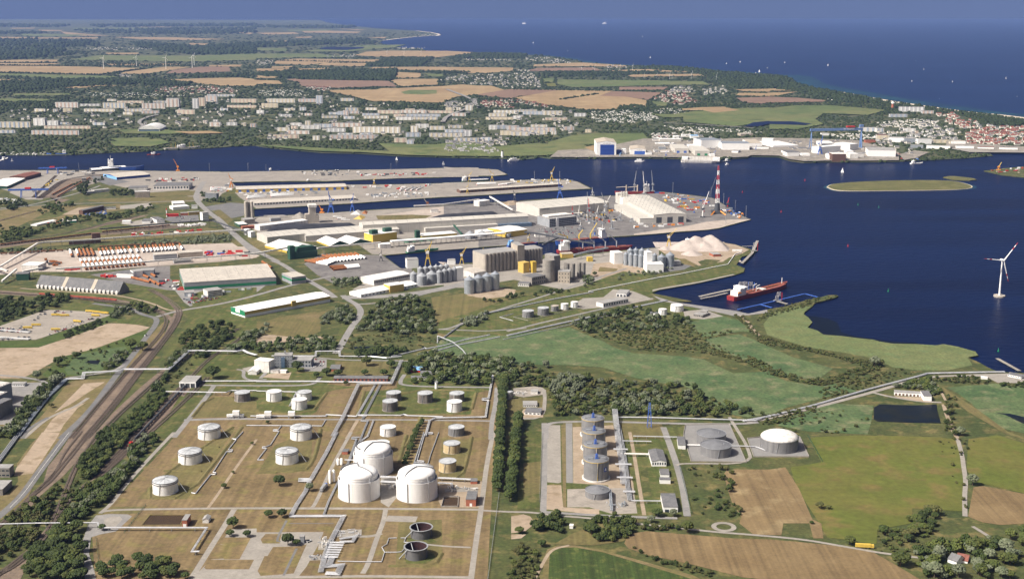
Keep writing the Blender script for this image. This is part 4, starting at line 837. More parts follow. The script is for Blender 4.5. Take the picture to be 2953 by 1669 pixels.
# pipelines
pipeline('broad blue pipe bundle beside the sandy strip, running down-left',('41','-160 480 0 270 180 25'),2,1.0,3,2.6,m=metal_grey)
pipeline('broad bundle of grey-blue pipes running up past sandy strip',('31','180 1456 300 1290 480 1060 660 890'),2,1.0,3,2.6,m=galv)
pipeline('white pipe bridge crossing high over the railway tracks',('31','655 885 830 880 842 845 1190 828 1240 816 1690 815 1890 630 2000 628 2370 630 2430 618 2485 640 2565 662'),6,.8,3,2.2,heights=[2,2,6,6,7,7,7,7,6,6,5,5],sup=26)
pipeline('white pipe running behind the grey process building',('32','150 660 590 660 596 630 830 628 832 662 1140 665 1300 680 1450 662'),3,.8,2,2.0,heights=[3,3,6,6,3,3,3,3])
pipeline('white pipe along the lawn north of the upper road',('31','2030 905 2565 905'),1.8,.8,2,1.9);pipeline('white pipe in front of the long pump shed',('32','0 908 590 908 740 912 1340 918'),1.8,.8,3,1.8)
pipeline('pipe bridge on tall frames west of the stained tank',('31','1628 1060 1632 1028 2260 1038 2312 1000 2565 1000'),5,.6,2,1.6,heights=[.5,5,5,2,2]);pipeline('white pipe running past the white tank pair',('32','0 1000 400 1010 330 1150'),1.2,.6,2,1.5)
pipeline('main rack of pipes running down between the two tank fields',('32','1450 700 1345 940 1020 950 870 1265 760 1456'),4,.45,5,1.25,heights=[3,4,5,4,2],m=pipe_white,sup=16)
pipeline('pipe rack continuing down through the dry grass to the road',('42','800 0 700 200 545 468 440 468 438 488 530 488 490 590 400 725 340 838'),2,.45,5,1.2,m=pipe_white,sup=16)
pipeline('pipes leading right and down to the loading manifold',('42','330 840 870 838 760 1050 690 1210 640 1400'),2,.45,5,1.3)
pipeline('steep pair of pipes on the green bund, left of two',('32','1190 930 1010 1245 1100 1250'),1.4,.55,3,1.5);pipeline('steep pair of pipes on the green bund, right of two',('32','1240 935 1060 1280'),1.4,.55,3,1.5,m=metal_grey)
pipeline('long white pipe bending round the right side of the bund',('32','2322 838 2362 855 2320 1080 2262 1085 2262 1100 2316 1100 2290 1268 1790 1278 1730 1305 1690 1456'),2.5,.8,2,1.9)
pipeline('pipe pair along the upper edge of the middle road',('32','-60 1253 690 1253 700 1240 800 1245 1000 1256'),1.5,.7,2,1.6);pipeline('pipe pair along the road below the green bund',('32','1010 1242 1440 1246 1470 1236 1510 1248 1860 1260'),1.5,.7,2,1.7)
pipeline('white pipe looping down between hedge and cream tanks',('42','1690 0 1760 2 1758 14 1682 14 1605 282 1672 286 1670 298 1585 296 1575 325'),1.5,.8,1);pipeline('thin grey pipe left of the cream tanks',('42','1820 0 1785 100 1740 220 1710 325'),1.3,.7,1,m=metal_grey)
pipeline('grey pipe just left of the looping white pipe',('42','1672 0 1570 325'),1.5,.9,1,m=metal_grey)
pipeline('zigzag white pipe along the western row of domed tanks',('41','2430 -10 2362 62 2320 62 2362 70 2282 172 2325 172 2318 190 2265 190 2130 398 2160 400 2150 418 2108 416 1955 608 1915 600'),1.2,.8,1)
pipeline('zigzag white pipe between the two middle domed tanks',('32','-100 1345 250 1347 215 1390 170 1388 168 1402 225 1404 140 1540 90 1560 60 1560 60 1575 100 1575 10 1690 70 1690'),1.2,.8,1)
pipeline('white pipe from the dome tank up to the road',('32','250 1348 655 1350 692 1290'),1.2,.8,1);pipeline('grey pipe left of the rear gas tank',('32','1040 1302 1112 1304 1045 1470 860 1830'),1.5,.7,2,1.6,m=metal_grey)
pipeline('pipe passing left of the front gas tanks down over the road',('42','1030 50 960 50 955 66 1000 68 905 330 800 525 720 690 670 830 860 833'),1.8,.7,2,1.5,m=metal_grey);pipeline('short white pipe with elbows above the rear gas tank',('32','1170 1296 1110 1456 1060 1490 1000 1560'),1.5,.6,2,1.6)
pipeline('white pipe crossing under the road to the open tanks',('42','810 1285 1110 1290 1250 1290 1280 1195 1252 1145 1302 1115 1322 1055 1400 1052'),1.2,.55,1);pipeline('short white pipe to the front open tank',('42','1280 1195 1400 1195 1450 1190 1480 1155'),1.2,.55,1);pipeline('bent white pipe left of the rear open tank',('42','1440 1052 1490 1052 1475 1095 1530 1098'),1.2,.55,1)
pipeline('long white pipe on trestles along the lower road, west end',('41','-200 962 0 960 360 950 985 945 990 975'),6,.8,1,heights=[7,7,7,7,5],sup=22);pipeline('white pipe pair on trestles along the lower road',('41','990 975 1600 975 2070 976 1920 1215 1995 1215'),4.5,.7,2,1.6,sup=20)
pipeline('white pipe beside the shore road through the meadows',('34','-240 1305 0 1262 460 1148 1000 990 1540 848 1600 828 2370 812'),1.8,1.1,2,2.4,sup=20);pipeline('white pipe along the upper road of the gas terminal',('33','1040 1270 1380 1272 1660 1280 2430 1302 2565 1250'),2.2,1.1,1,sup=18)
for lab,P in(('upper pipeline across the rough grass towards the jetty',('32','1350 655 1660 582 1680 570 1700 578 1900 540 2080 488 2330 440')),('middle pipeline pair towards the jetty',('32','1670 622 1850 585 1960 552 2430 460'))):
 pipeline(lab,P,1.2,.8,2,1.9)
pipeline('long pipeline pair running beside the jetty road',('33','-60 448 0 435 300 365 640 290 1060 200 1230 160 1540 95'),1.4,.9,3,2.0);pipeline('outer single pipeline below the jetty road',('33','-100 485 60 452 720 305 1000 235'),1.2,.7,1)
pipeline('white pipeline along the green oil pier',('33','-300 230 0 168 420 80 800 12'),1.4,.9,2,2);pipeline('white pipeline bending to the tip of the oil pier',('24','-700 1462 0 1322 210 1288 560 1216 690 1190 760 1090 825 1072'),1.4,1.0,1,m=white)
pipeline('raised pipe bridge stepping down across the jetty road',('32','1808 520 1810 480 1960 540 2060 612 2115 662'),6,.9,1,heights=[1,7,7,5,1]);pipeline('grey pipe pair climbing to the raised pipe bridge',('32','1810 490 1870 470 2030 350 2130 310 2260 240 2565 170'),2,.7,2,1.6,m=metal_grey)
pipeline('white pipe round the small tank bund near the fork road',('32','2565 300 2430 262 2565 230'),1.2,.7,1)
pipeline('broad rack of white pipes beside the tall grey tanks',('Q','690 140 720 350 750 600 800 900 825 1200'),3,.6,5,1.7,heights=[10,5,3,3,3],sup=14);pipeline('second rack of pipes right of the tall grey tanks',('Q','740 300 795 560 850 900 885 1230 920 1440'),2.5,.6,4,1.7,m=metal_grey,sup=14)
for k,(a,b)in enumerate((('670 685 885 690','third'),('695 912 940 915','second'),('720 1108 960 1115','first'),('815 1322 995 1326','lowest'))):
 pipeline(f'short cross frame of white pipes, {b} from the low grey tank upwards',('Q',a),4,.7,3,1.6,group='cross frames of the gas terminal')
pipeline('thick white pipe crossing to the grey roofed pump house',('43','1110 230 1380 236'),4,1.4,1,m=white_dirty);pipeline('thin pipe crossing above the pump house',('43','1090 100 1380 106'),4,.6,2,1.5)
pipeline('thin pipe along the upper lawn of the gas terminal',('43','1200 52 1640 62'),4,.5,2,1.4);pipeline('thin pipe crossing to the dark roofed workshop',('43','1180 700 1490 704'),4,.5,2,1.4);pipeline('white pipe from the black roofed shed to the conical tank',('43','1735 128 1868 130'),2,1.0,1,m=white)
pipeline('white pipe linking the conical tank to the domed tank',('43','2175 140 2260 138 2420 145 2480 165 2520 182'),2,.8,1);pipeline('blue-grey pipe frame right of the low conical tank',('43','940 615 968 618 985 800'),6,.8,2,2,heights=[7,7,4],m=galv)
pipeline('thick double pipe between the two front gas tanks',('42','1240 468 1400 474'),5,1.1,2,2.6);pipeline('lower pipe bundle between the two front gas tanks',('42','1240 500 1400 508'),3,.6,4,1.5)
pipeline('thick pipe from brick hut to rear gas tank',('42','880 285 978 287'),3,1.0,1);pipeline('pipe bundle from the right gas tank to the brick hut',('42','1812 472 1900 475 2140 488'),4,.7,3,1.6);pipeline('pipe rack past the settling basin',('42','1812 515 1950 520 1950 560'),3,.6,2,1.6)
for k in range(7):pipeline(f'group of white manifold pipes, {ordinal(k)} from the top',('42',f'{735 - k * 9} {1105 + k * 24} {880 - k * 11} {1108 + k * 24}'),2.2,.5,3,1.3,group='manifold pipes',sup=20)
pipeline('wide fan of white manifold pipes near the bottom edge',('42','760 1240 720 1340 850 1330 810 1415 690 1410'),2,.45,6,1.3);pipeline('top manifold pipes beside the dry grass',('42','830 1070 990 1045 960 1095 830 1098'),2.2,.5,4,1.2)
# buildings of the tank farm and the gas terminal
B=bld('process_building','large grey process building with glazed stair tower','industrial building','32',180,765,360,760,645,back=(180,615),wall=hall_grey,roofm=roof_slab,win=(4,7,glass_dark,.4,.2))
add(B,'stair_tower',B.L*.38,B.L*.58,-2.2,0,0,B.h*.86,glass_blue);add(B,'roof_unit',B.L*.55,B.L*.62,B.D*.4,B.D*.6,B.h+.6,B.h+6,metal_grey)
bld('process_building','white flat roofed annex left of the grey process building','industrial building','31',2545,800,2690,815,690,back=(2550,655),wall=white_dirty,roofm=roof_pale)
bld('industrial_building','low grey wing on the right of the process building','industrial building','32',360,760,545,762,690,depth=26,wall=hall_grey,roofm=roof_slab,win=(2,6,glass_dark));bld('industrial_building','white gabled shed on the loop road west of process building','shed','31',2478,832,2565,835,800,depth=30,wall=white_dirty,roofm=roof_pale,roof='gableV',rise=3)
bld('pump_shed','long dark roofed pump shed behind white pipes','shed','32',772,905,1308,908,868,depth=16,wall=brick,roofm=roof_felt,roof='gable',rise=1.5,panels=8,win=(1,14,glass_dark))
B=bld('loading_hall','open sided white loading hall over the siding','industrial building','31',1800,962,1956,964,905,back=(1855,842),wall=steel_dark,roofm=roof_slab)
for k in range(4):add(B,'column',B.L*k/3-.8,B.L*k/3+.8,-.9,.3,0,B.h,white)
add(B,'beam',-.9,B.L+.9,-1.0,.3,B.h-2.2,B.h+.1,white)
for lab,a,kw in(('red brick pump house with grey roof beside the settling basin',(2092,728,2192,730,660),dict(back=(2090,578),wall=brick,roofm=roof_felt,doors=(1,3,4,white))),('small red brick hut at the end of the pipe bundle',(2138,508,2205,508,480),dict(back=(2145,450),wall=brick,roofm=roof_felt)),('small red brick hut left of the rear gas tank',(853,210,910,212,183),dict(back=(855,155),wall=brick,roofm=roof_felt)),('grey metal kiosk beside round trees',(432,1100,475,1100,1035),dict(depth=8,wall=hall_grey,roofm=roof_slab))):
 bld('pump_house',lab,'hut','42',*a,**kw)
bld('pump_house','tall brick hut with grey roof beside the brown pond','hut','41',1822,935,1872,935,868,back=(1850,810),wall=brick,roofm=roof_slab,doors=(1,4,4,white));bld('shed','grey arched shed right of the brown pond','shed','41',2025,898,2087,898,862,depth=12,wall=white_dirty,roofm=roof_slab,roof='gableV',rise=2)
bld('control_building','grey concrete block with flat roof at the left edge','industrial building','41',-150,440,100,440,350,back=(-120,310),wall=conc_wall,roofm=roof_slab,win=(2,6,glass_dark,.7,.3));bld('industrial_building','low flat roofed annex in front of the concrete block','industrial building','41',-200,620,30,620,560,back=(-100,470),wall=conc_wall,roofm=roof_slab)
W=[('white gabled pump house with grey roof beside thick pipe',(1385,332,1530,332,280),dict(back=(1372,165),wall=white,roofm=roof_felt,roof='gableV',rise=2,win=(1,6,glass_dark))),('small white hut with grey roof, upper of two',(1470,440,1560,442,412),dict(back=(1475,355),wall=white,roofm=roof_felt)),('white hut with grey roof, lower of two',(1465,505,1572,507,462),dict(back=(1468,440),wall=white,roofm=roof_felt)),('white workshop with big dark roof among garden trees',(1500,790,1645,792,735),dict(back=(1480,600),wall=white,roofm=roof_felt,doors=(2,5,4,glass_dark))),('narrow white shed with black roof beside the gravel bund',(1648,158,1722,160,118),dict(back=(1640,32),wall=white,roofm=roof_felt)),('tiny white hut in the allotment by the field road',(562,950,598,952,925),dict(depth=6,wall=white,roofm=roof_pale))]
for lab,a,kw in W:bld('pump_house',lab,'hut','43',*a,**kw)
B=bld('office_building','white building with long grey roof inside the small compound','office','33',98,1158,240,1158,1135,back=(100,1095),wall=white,roofm=roof_slab,win=(1,8,glass_dark));bld('office_building','white building with dark roof in front of the grey roofed one','office','33',112,1232,272,1240,1205,back=(120,1160),wall=white,roofm=roof_felt,win=(1,4,glass_dark))
bld('shed','white sheds and cylinders in the fenced compound','shed','33',175,1028,245,1030,1000,back=(175,975),wall=white_dirty,roofm=roof_slab);
B=bld('boat_house','long white boat house behind the square pond','building','34',1268,1035,1558,1055,1005,back=(1268,985),wall=white,roofm=roof_slab,doors=(8,3,3.2,timber));B=bld('boat_house','white block with dark flat roof at the end of boat house','building','34',1560,1095,1640,1098,1045,back=(1555,992),wall=white,roofm=roof_felt)
bld('ferry_station','white station building by the pier at the right edge','building','34',2400,850,2535,878,825,back=(2420,805),wall=white,roofm=roof_felt,win=(1,8,glass_dark));bld('shed','low white shed on the shore yard','shed','34',2135,875,2200,880,860,depth=8,wall=white,roofm=roof_pale)
bld('cottage','low white cottages with white doors in the scrub','house','32',1640,838,1755,838,815,depth=9,wall=white,roofm=roof_felt,roof='gable',rise=2.5,win=(1,7,glass_dark));bld('shed','shed with bright blue roof in the scrub','shed','32',1540,805,1632,810,782,back=(1575,748),wall=red,roofm=sky_blue,roof='gable',rise=2)
bld('cottage','row of low dark roofed sheds below the blue roof','house','32',1545,882,1740,880,862,depth=10,wall=white,roofm=roof_felt,roof='gable',rise=2,win=(1,8,glass_dark));bld('villa','brick house with dark hipped roof behind the round trees','house','32',735,800,830,800,775,back=(740,730),wall=brick,roofm=roof_felt,roof='gable',rise=3)
B=bld('farm_house','white house with black and red roofs in the orchard','house','44',1800,1285,1890,1318,1250,depth=16,wall=white,roofm=roof_felt,roof='gable',rise=5);bld('farm_house','red roofed barn joined to the white house','house','44',1888,1278,2000,1300,1255,depth=16,wall=white,roofm=roof_red,roof='gable',rise=4.5)
bld('kiosk','white hut on the construction yard by process building','hut','32',138,818,222,820,790,depth=12,wall=white_dirty,roofm=roof_slab);bld('kiosk','white container office beside red skip','hut','32',228,818,295,820,795,depth=9,wall=white,roofm=roof_pale)
B=bld('factory','grey factory hall with striped skylight roof at left edge','factory','31',-120,1180,130,1080,1010,depth=62,wall=hall_grey,roofm=roof_slab)
for k in range(9):add(B,'skylight',B.L*(k+.3)/9,B.L*(k+.6)/9,2,B.D-2,B.h+.55,B.h+1.3,white_dirty)
B=bld('factory','low striped roof factory wing at the left edge','factory','31',-160,1290,90,1170,1120,depth=40,wall=hall_grey,roofm=roof_slab)
for k in range(7):add(B,'skylight',B.L*(k+.3)/7,B.L*(k+.6)/7,2,B.D-2,B.h+.55,B.h+1.3,white_dirty)
B=bld('factory','dark flat roofed annex of the left edge factory','factory','31',-60,1300,130,1210,1160,depth=22,wall=conc_wall,roofm=roof_felt);bld('office_building','white office row above the left edge factory','office','31',105,950,245,950,925,depth=12,wall=white,roofm=roof_slab,win=(1,8,glass_dark))
bld('warehouse','white warehouse wall with flat roof on the dock meadow','warehouse','33',900,165,1150,118,122,back=(822,104),wall=white_dirty,roofm=roof_slab,win=(1,10,glass_dark));bld('shed','white open fronted shed with grey roof behind the dock warehouse','shed','33',1030,52,1130,58,20,depth=40,wall=white,roofm=roof_slab,doors=(3,5,5,steel_dark))
bld('industrial_building','ruined concrete building near the dock tanks','industrial building','33',1800,250,1890,265,225,depth=26,wall=conc_wall,roofm=roof_slab,win=(1,5,glass_dark));bld('industrial_building','grey concrete tower block near the dock tanks','industrial building','33',1870,235,1935,240,200,depth=14,wall=conc_wall,roofm=roof_slab)
for k,(x,y0,y1,w_)in enumerate(((735,362,500,13),(775,358,490,13),(735,420,508,12))):
 c,r,h=tank_at('42',x-w_,x+w_,y0+8,y1);T_=thing('gas_vessel',f'slim upright white vessel, {["left", "right", "shorter front"][k]} one of three beside left gas tank','vessel',(c.x,c.y,0),0,'slim white vessels')
 part('body',MB().lathe((0,0),[(r,1),(r,h-1),(r*.6,h),(.2,h+.4)],16),white,T_,smooth=True);part('skirt',MB().cyl((0,0),r*.8,r*.8,0,1,12),metal_grey,T_)
for k,(x,y0,y1,w_)in enumerate(((815,250,322,14),(850,248,322,14))):
 c,r,h=tank_at('42',x-w_,x+w_,y0+6,y1);T_=thing('gas_vessel',f'short upright white vessel, {["left", "right"][k]} one of two beside rear gas tank','vessel',(c.x,c.y,0),0,'short white vessels')
 part('body',MB().lathe((0,0),[(r,1),(r,h-1),(r*.6,h),(.2,h+.3)],16),white,T_,smooth=True);part('skirt',MB().cyl((0,0),r*.8,r*.8,0,1,12),metal_grey,T_)
c=g('32',1797,970);T_=thing('chimney','short white chimney above the green bund','chimney',c);hh=hz('32',1797,970,905);part('stack',MB().cyl((0,0),2.6,2.3,0,hh,16),white,T_,smooth=True);part('cap',ring((0,0),2.0,2.9,hh,hh+.8,16),metal_grey,T_)
def lattice_mast(label,t,x,yb,yt,wd,m,name='lattice_mast'):
 c=g(t,x,yb);h=hz(t,x,yb,yt);T_=thing(name,label,'mast',c);legs=MB();br=MB();n=max(5,int(h/5))
 for sx in(-1,1):
  for sy in(-1,1):part('leg',MB().bar((sx*wd,sy*wd,0),(sx*wd*.3,sy*wd*.3,h),.45),m,T_)
 for k in range(n):
  a,b=wd*(1-.7*k/n),wd*(1-.7*(k+1)/n);z0,z1=h*k/n,h*(k+1)/n
  for q in range(4):
   s0,s1=[(1,1),(-1,1),(-1,-1),(1,-1)][q],[(1,1),(-1,1),(-1,-1),(1,-1)][(q+1)%4]
   br.bar((s0[0]*a,s0[1]*a,z0),(s1[0]*b,s1[1]*b,z1),.28)
 part('bracing',br,m,T_,stuff=True);return T_
lattice_mast('tall thin blue lattice mast beside the upper terminal road','33',1360,1360,1110,3.2,blue)
for lab,t,x,y,sx,sy,sz,m in(('white valve skid with many pipes right of the pipe rack','42',905,1000,34,20,2.5,pipe_white),('long pale metering shed at the loading manifold','42',690,1110,16,30,4,white_dirty),('grey pump block at the lower end of the manifold','42',620,1245,26,12,3.5,metal_grey),('white vaporiser skid right of the gas tank','42',2045,565,42,14,3,white_dirty),('blue-grey compressor frame below the low conical tank','43',1030,720,26,18,5,galv),('white valve skid between the front gas tanks','42',1365,545,12,10,4,white_dirty),('white pipe skid in the fenced compound','33',60,1025,26,14,3,white_dirty)):
 c=g(t,x,y);T_=thing('pipe_skid',lab,'machinery',c,.1);rr=random.Random(int(x))
 part('deck',MB().box(-sx/2,sx/2,-sy/2,sy/2,0,.5),concrete,T_)
 for k in range(14):
  x0=rr.uniform(-.45,.45)*sx;y0=rr.uniform(-.45,.45)*sy;l=rr.uniform(2,7);z=rr.uniform(.8,sz)
  mb=MB();a=rr.choice((0,math.pi/2));mb.tube([(x0-l/2*math.cos(a),y0-l/2*math.sin(a),z),(x0+l/2*math.cos(a),y0+l/2*math.sin(a),z)],rr.uniform(.3,.7),6)
  part('pipe',mb,rr.choice((m,pipe_white,metal_grey)),T_)
 for k in range(5):
  x0=rr.uniform(-.45,.45)*sx;y0=rr.uniform(-.45,.45)*sy;part('valve',MB().cyl((x0,y0),.9,.9,.5,rr.uniform(2,sz+1.5),10),m,T_)
# halls and sheds of the port
def text_on(txt,B,x,z,size,m,y=-.12,name='lettering'):
 cu=bpy.data.curves.new('lettering','FONT');cu.body=txt;cu.size=size;cu.align_x='CENTER';cu.extrude=.04
 tmp=bpy.data.objects.new('lettering',cu);COL.objects.link(tmp);me=bpy.data.meshes.new_from_object(tmp);bpy.data.objects.remove(tmp)
 me.materials.clear();me.materials.append(m);o=bpy.data.objects.new(name,me);COL.objects.link(o)
 o.parent=B.r if isinstance(B,Bld)else B;o.location=(x,y,z);o.rotation_euler=(math.pi/2,0,0);return o
bld('warehouse','long cream hall with arched panel roof, nearer western half','warehouse','22',455,987,830,950,917,back=(382,868),roof='arch',rise=4,panels=6,roofm=hall_roof)
bld('warehouse','long cream hall with arched panel roof, continuing behind the gabled sheds','warehouse','22',838,957,1775,885,905,back=(762,843),roof='arch',rise=4,panels=11,roofm=hall_roof)
B=bld('warehouse','longest cream hall with arched roof behind the yellow block','warehouse','22',1410,893,3063,797,797,back=(1340,772),roof='arch',rise=5,panels=15,roofm=hall_roof)
add(B,'annex',B.L*.36,B.L*.8,-14,-.1,0,B.h*.42,hall_cream);add(B,'annex',B.L*.8,B.L*1.01,-16,-.1,0,B.h*.36,glass_blue)
B=bld('factory','cream crane factory hall with arched roof and dark lettering','factory','23',955,717,1650,652,630,back=(738,567),roof='arch',rise=6,panels=9,roofm=hall_roof);text_on('LIEBHERR',B,B.L*.09,B.h*.82,6.5,steel_dark)
for k in range(1,9):add(B,'wall_seam',B.L*k/9-.15,B.L*k/9+.15,-.12,0,0,B.h,hall_grey)
add(B,'annex',-4,B.L*.6,-16,-.1,0,4.5,hall_cream)
B=bld('factory','huge cream crane hall with three dark gates and stepped wings','factory','23',2095,777,2422,766,694,back=(1895,500),roof='gableV',rise=4,roofm=hall_roof,doors=(3,16,17,steel_dark))
add(B,'side_wing',-40,-.1,0,B.D*.72,0,B.h*.62,hall_cream);add(B,'side_wing_roof',-40.4,-.2,-.4,B.D*.72+.4,B.h*.62+.05,B.h*.62+.7,hall_roof)
add(B,'rear_tower',0,B.L*.34,B.D+.1,B.D+26,0,B.h*1.35,hall_cream)
for k in range(3):part('silo',MB().cyl((5+k*8,B.D*.93),3,3,B.h,B.h+18,14),hall_cream,B.r)
for i in range(8):
 for j in range(12):piece('roof_vent',quad_mesh('roof_vent',2.2,1.0,2.2,metal_grey),B.r,(B.L*(i+.5)/8,B.D*(j+.5)/12,B.h+4-4*abs((i+.5)/4-1)+.35))
B=bld('office_building','grey glass office block with white stair slab','office','23',1055,818,1325,790,735,back=(1090,688),wall=hall_grey,roofm=roof_slab,win=(5,14,glass_dark,.9,.5));add(B,'stair_slab',B.L*.24,B.L*.33,-2,0,0,B.h+2,white);add(B,'roof_storey',B.L*.1,B.L*.95,B.D*.3,B.D*.8,B.h+.6,B.h+5,white_dirty)
B=bld('warehouse','ochre walled quay shed with blue gates','warehouse','22',140,470,1245,440,440,back=(195,405),wall=yellow_dull,roofm=roof_dirty,roof='gable',rise=3,panels=10,doors=(14,9,8,blue))
bld('warehouse','long grey quay shed with a row of white bays','warehouse','22',320,603,1345,548,577,back=(228,548),wall=white_dirty,roofm=roof_dirty,roof='gable',rise=2.5,panels=10,win=(1,34,glass_dark,.6,.5))
bld('warehouse','long dark walled shed at the tip of the middle pier','warehouse','23',165,475,1180,410,448,back=(108,437),wall=timber,roofm=roof_dirty,roof='gable',rise=2.5,panels=10,win=(1,30,glass_dark,.5,.4))
bld('warehouse','warehouse with bright red roof on the west quay','warehouse','21',255,347,412,303,315,back=(150,298),wall=timber,roofm=roof_red,roof='gable',rise=4);bld('warehouse','cream roofed hall below the red roofed warehouse','warehouse','21',72,432,252,350,408,depth=75,wall=dkgreen,roofm=roof_pale,roof='gable',rise=3)
B=bld('warehouse','hall with light blue gable and dark blue long side','warehouse','21',1168,342,1502,312,318,back=(1052,283),wall=blue_door,roofm=roof_dirty,roof='gable',rise=5,panels=6);add(B,'gable_cladding',-.25,-.05,0,B.D,0,B.h+1,sky_blue)
bld('terminal_shed','white canopy hall in front of the blue ship','shed','21',1030,255,1270,240,232,depth=60,wall=steel_dark,roofm=white,roof='gable',rise=3);bld('terminal_shed','white pointed canopy left of the blue ship','shed','21',920,262,1022,256,243,depth=50,wall=steel_dark,roofm=white,roof='gable',rise=3)
for lab,a,kw in(('wide dark roofed workshop complex on the west side',(1535,445,1890,440,405),dict(back=(1480,372),wall=white_dirty,roofm=roof_felt,panels=5,win=(1,12,glass_dark))),('smaller dark roofed workshop beside the wide one',(1285,455,1470,450,425),dict(back=(1290,405),wall=white_dirty,roofm=roof_felt,panels=4)),('cream office slab with a grid of windows',(1350,523,1496,519,462),dict(depth=14,wall=roof_warm,roofm=roof_pale,win=(5,12,glass_dark,.55,.5))),('dark grey glass office slab by the main road',(2052,530,2165,536,475),dict(depth=15,wall=hall_grey,roofm=roof_slab,win=(6,10,glass_dark,.8,.45))),('white five storey office tower beside the road',(2028,750,2088,744,672),dict(depth=20,wall=white,roofm=roof_slab,win=(5,5,glass_dark,.6,.4))),('white shed with grey roof left of a car park',(1420,780,1500,778,755),dict(back=(1400,730),wall=white,roofm=roof_felt)),('white gabled shed at the corner of the car park',(1570,775,1648,768,745),dict(back=(1550,712),wall=white,roofm=roof_felt)),('low white flat shed left of the grey roofed shed',(1220,778,1305,776,758),dict(depth=20,wall=white,roofm=roof_pale)),('red shed with red and white mast',(1670,712,1785,708,690),dict(depth=14,wall=red,roofm=red)),('ochre low office beside the white tower',(1885,698,2000,690,668),dict(depth=14,wall=yellow_dull,roofm=roof_slab,win=(2,8,glass_dark))),('brick low office left of the ochre office',(1805,700,1880,697,675),dict(depth=14,wall=brick,roofm=roof_slab)),('white logistic hall above the red shed',(1730,645,1895,632,618),dict(depth=40,wall=white,roofm=roof_pale)),('white logistic hall with yellow trim further up',(1730,612,1850,606,580),dict(depth=50,wall=white_dirty,roofm=roof_pale)),('small white hut between trees and road',(1915,632,1975,630,602),dict(depth=16,wall=white,roofm=roof_slab)),('green roofed long hut with white wall',(1040,640,1158,636,612),dict(depth=14,wall=white,roofm=lush,win=(1,9,glass_dark))),('grey sheds along the old siding',(830,690,1040,640,650),dict(depth=14,wall=timber,roofm=roof_felt,roof='gable',rise=2,panels=6)),('white hall with long gable among scrap heaps',(370,805,565,760,792),dict(depth=22,wall=white,roofm=roof_pale,roof='gable',rise=2)),('white and green shed right of scrap heaps',(675,775,765,770,755),dict(depth=16,wall=green_paint,roofm=roof_pale)),('cream hall with flat roof on pale storage yard',(215,1248,385,1252,1195),dict(back=(240,1160),wall=white_dirty,roofm=roof_pale)),('grey steel hall with pale roof on pipe yard',(1545,1157,1775,1142,1095),dict(back=(1540,1070),wall=hall_grey,roofm=roof_dirty)),('beige hall joined beside the grey steel hall',(1795,1138,2030,1122,1075),dict(back=(1790,1052),wall=roof_warm,roofm=roof_dirty)),('low grey barrel shed in front of steel halls',(1740,1178,1910,1165,1155),dict(depth=14,wall=hall_grey,roofm=roof_slab,roof='arch',rise=3)),('white workshop pair with dark roofs, left one',(1170,1318,1335,1325,1275),dict(back=(1175,1245),wall=white,roofm=roof_felt)),('white workshop pair with dark roofs, right one',(1335,1318,1430,1308,1262),dict(back=(1270,1245),wall=white,roofm=roof_slab)),('grey factory annex above right workshop',(1400,1300,1540,1295,1250),dict(depth=26,wall=hall_grey,roofm=roof_slab)),('white low warehouse in the west scrub',(945,475,1105,458,450),dict(depth=24,wall=white_dirty,roofm=roof_slab)),('grey low warehouse in the west scrub',(865,485,945,478,465),dict(depth=24,wall=hall_grey,roofm=roof_slab)),('signal box tower beside the rail yard',(820,375,862,374,328),dict(depth=14,wall=conc_wall,roofm=roof_slab,win=(2,4,glass_dark,.8,.4)))):
 bld('port_building',lab,'building','21',*a,**kw)
for lab,a,bk in(('gabled shed with yellow side wall and green front, largest left one',(650,1077,948,1032,1050),(545,978)),('gabled shed with yellow side wall and green front, middle one',(1082,1020,1272,1000,1000),(982,945)),('gabled shed with yellow side wall and green front, right one',(1275,1003,1492,975,985),(1195,938))):
 B=bld('storage_shed',lab,'shed','22',*a,back=bk,wall=dkgreen,roofm=roof_pale,roof='gableV',rise=10,group='gabled green and yellow sheds',eave=1);add(B,'yellow_side',-.3,-.05,0,B.D,B.h*.1,B.h*.95,yellow)
B=bld('machinery_house','dark green conveyor house with stepped tower','industrial building','22',705,1138,955,1108,1075,depth=24,wall=dkgreen,roofm=dkgreen);add(B,'tower',-6,8,0,14,0,B.h*2.1,dkgreen);add(B,'upper_box',B.L*.25,B.L*.9,4,20,B.h,B.h*1.75,dkgreen)
B=bld('mill_building','yellow block with white roof and green roof boxes','industrial building','22',1510,978,1750,945,893,depth=42,wall=yellow,roofm=roof_pale);add(B,'roof_box',0,B.L*.11,4,18,B.h+.6,B.h*1.5,dkgreen);add(B,'roof_box',B.L*.13,B.L*.25,4,18,B.h+.6,B.h*1.5,dkgreen);add(B,'roof_box',B.L*.62,B.L*.92,14,26,B.h+.6,B.h*1.45,dkgreen)
for k,(x,y,yb)in enumerate(((1855,935,972),(1922,930,966),(1992,925,960),(2072,920,952))):tank(f'green low tank, {ordinal(k)} from the left behind the white conveyor','22',x-34,x+34,y+8,yb,green_paint,green_paint,'cone',group='green tanks')
B=bld('elevator_tower','dark green elevator tower behind the green tanks','tower','22',1942,925,1982,922,855,depth=14,wall=dkgreen,roofm=dkgreen)
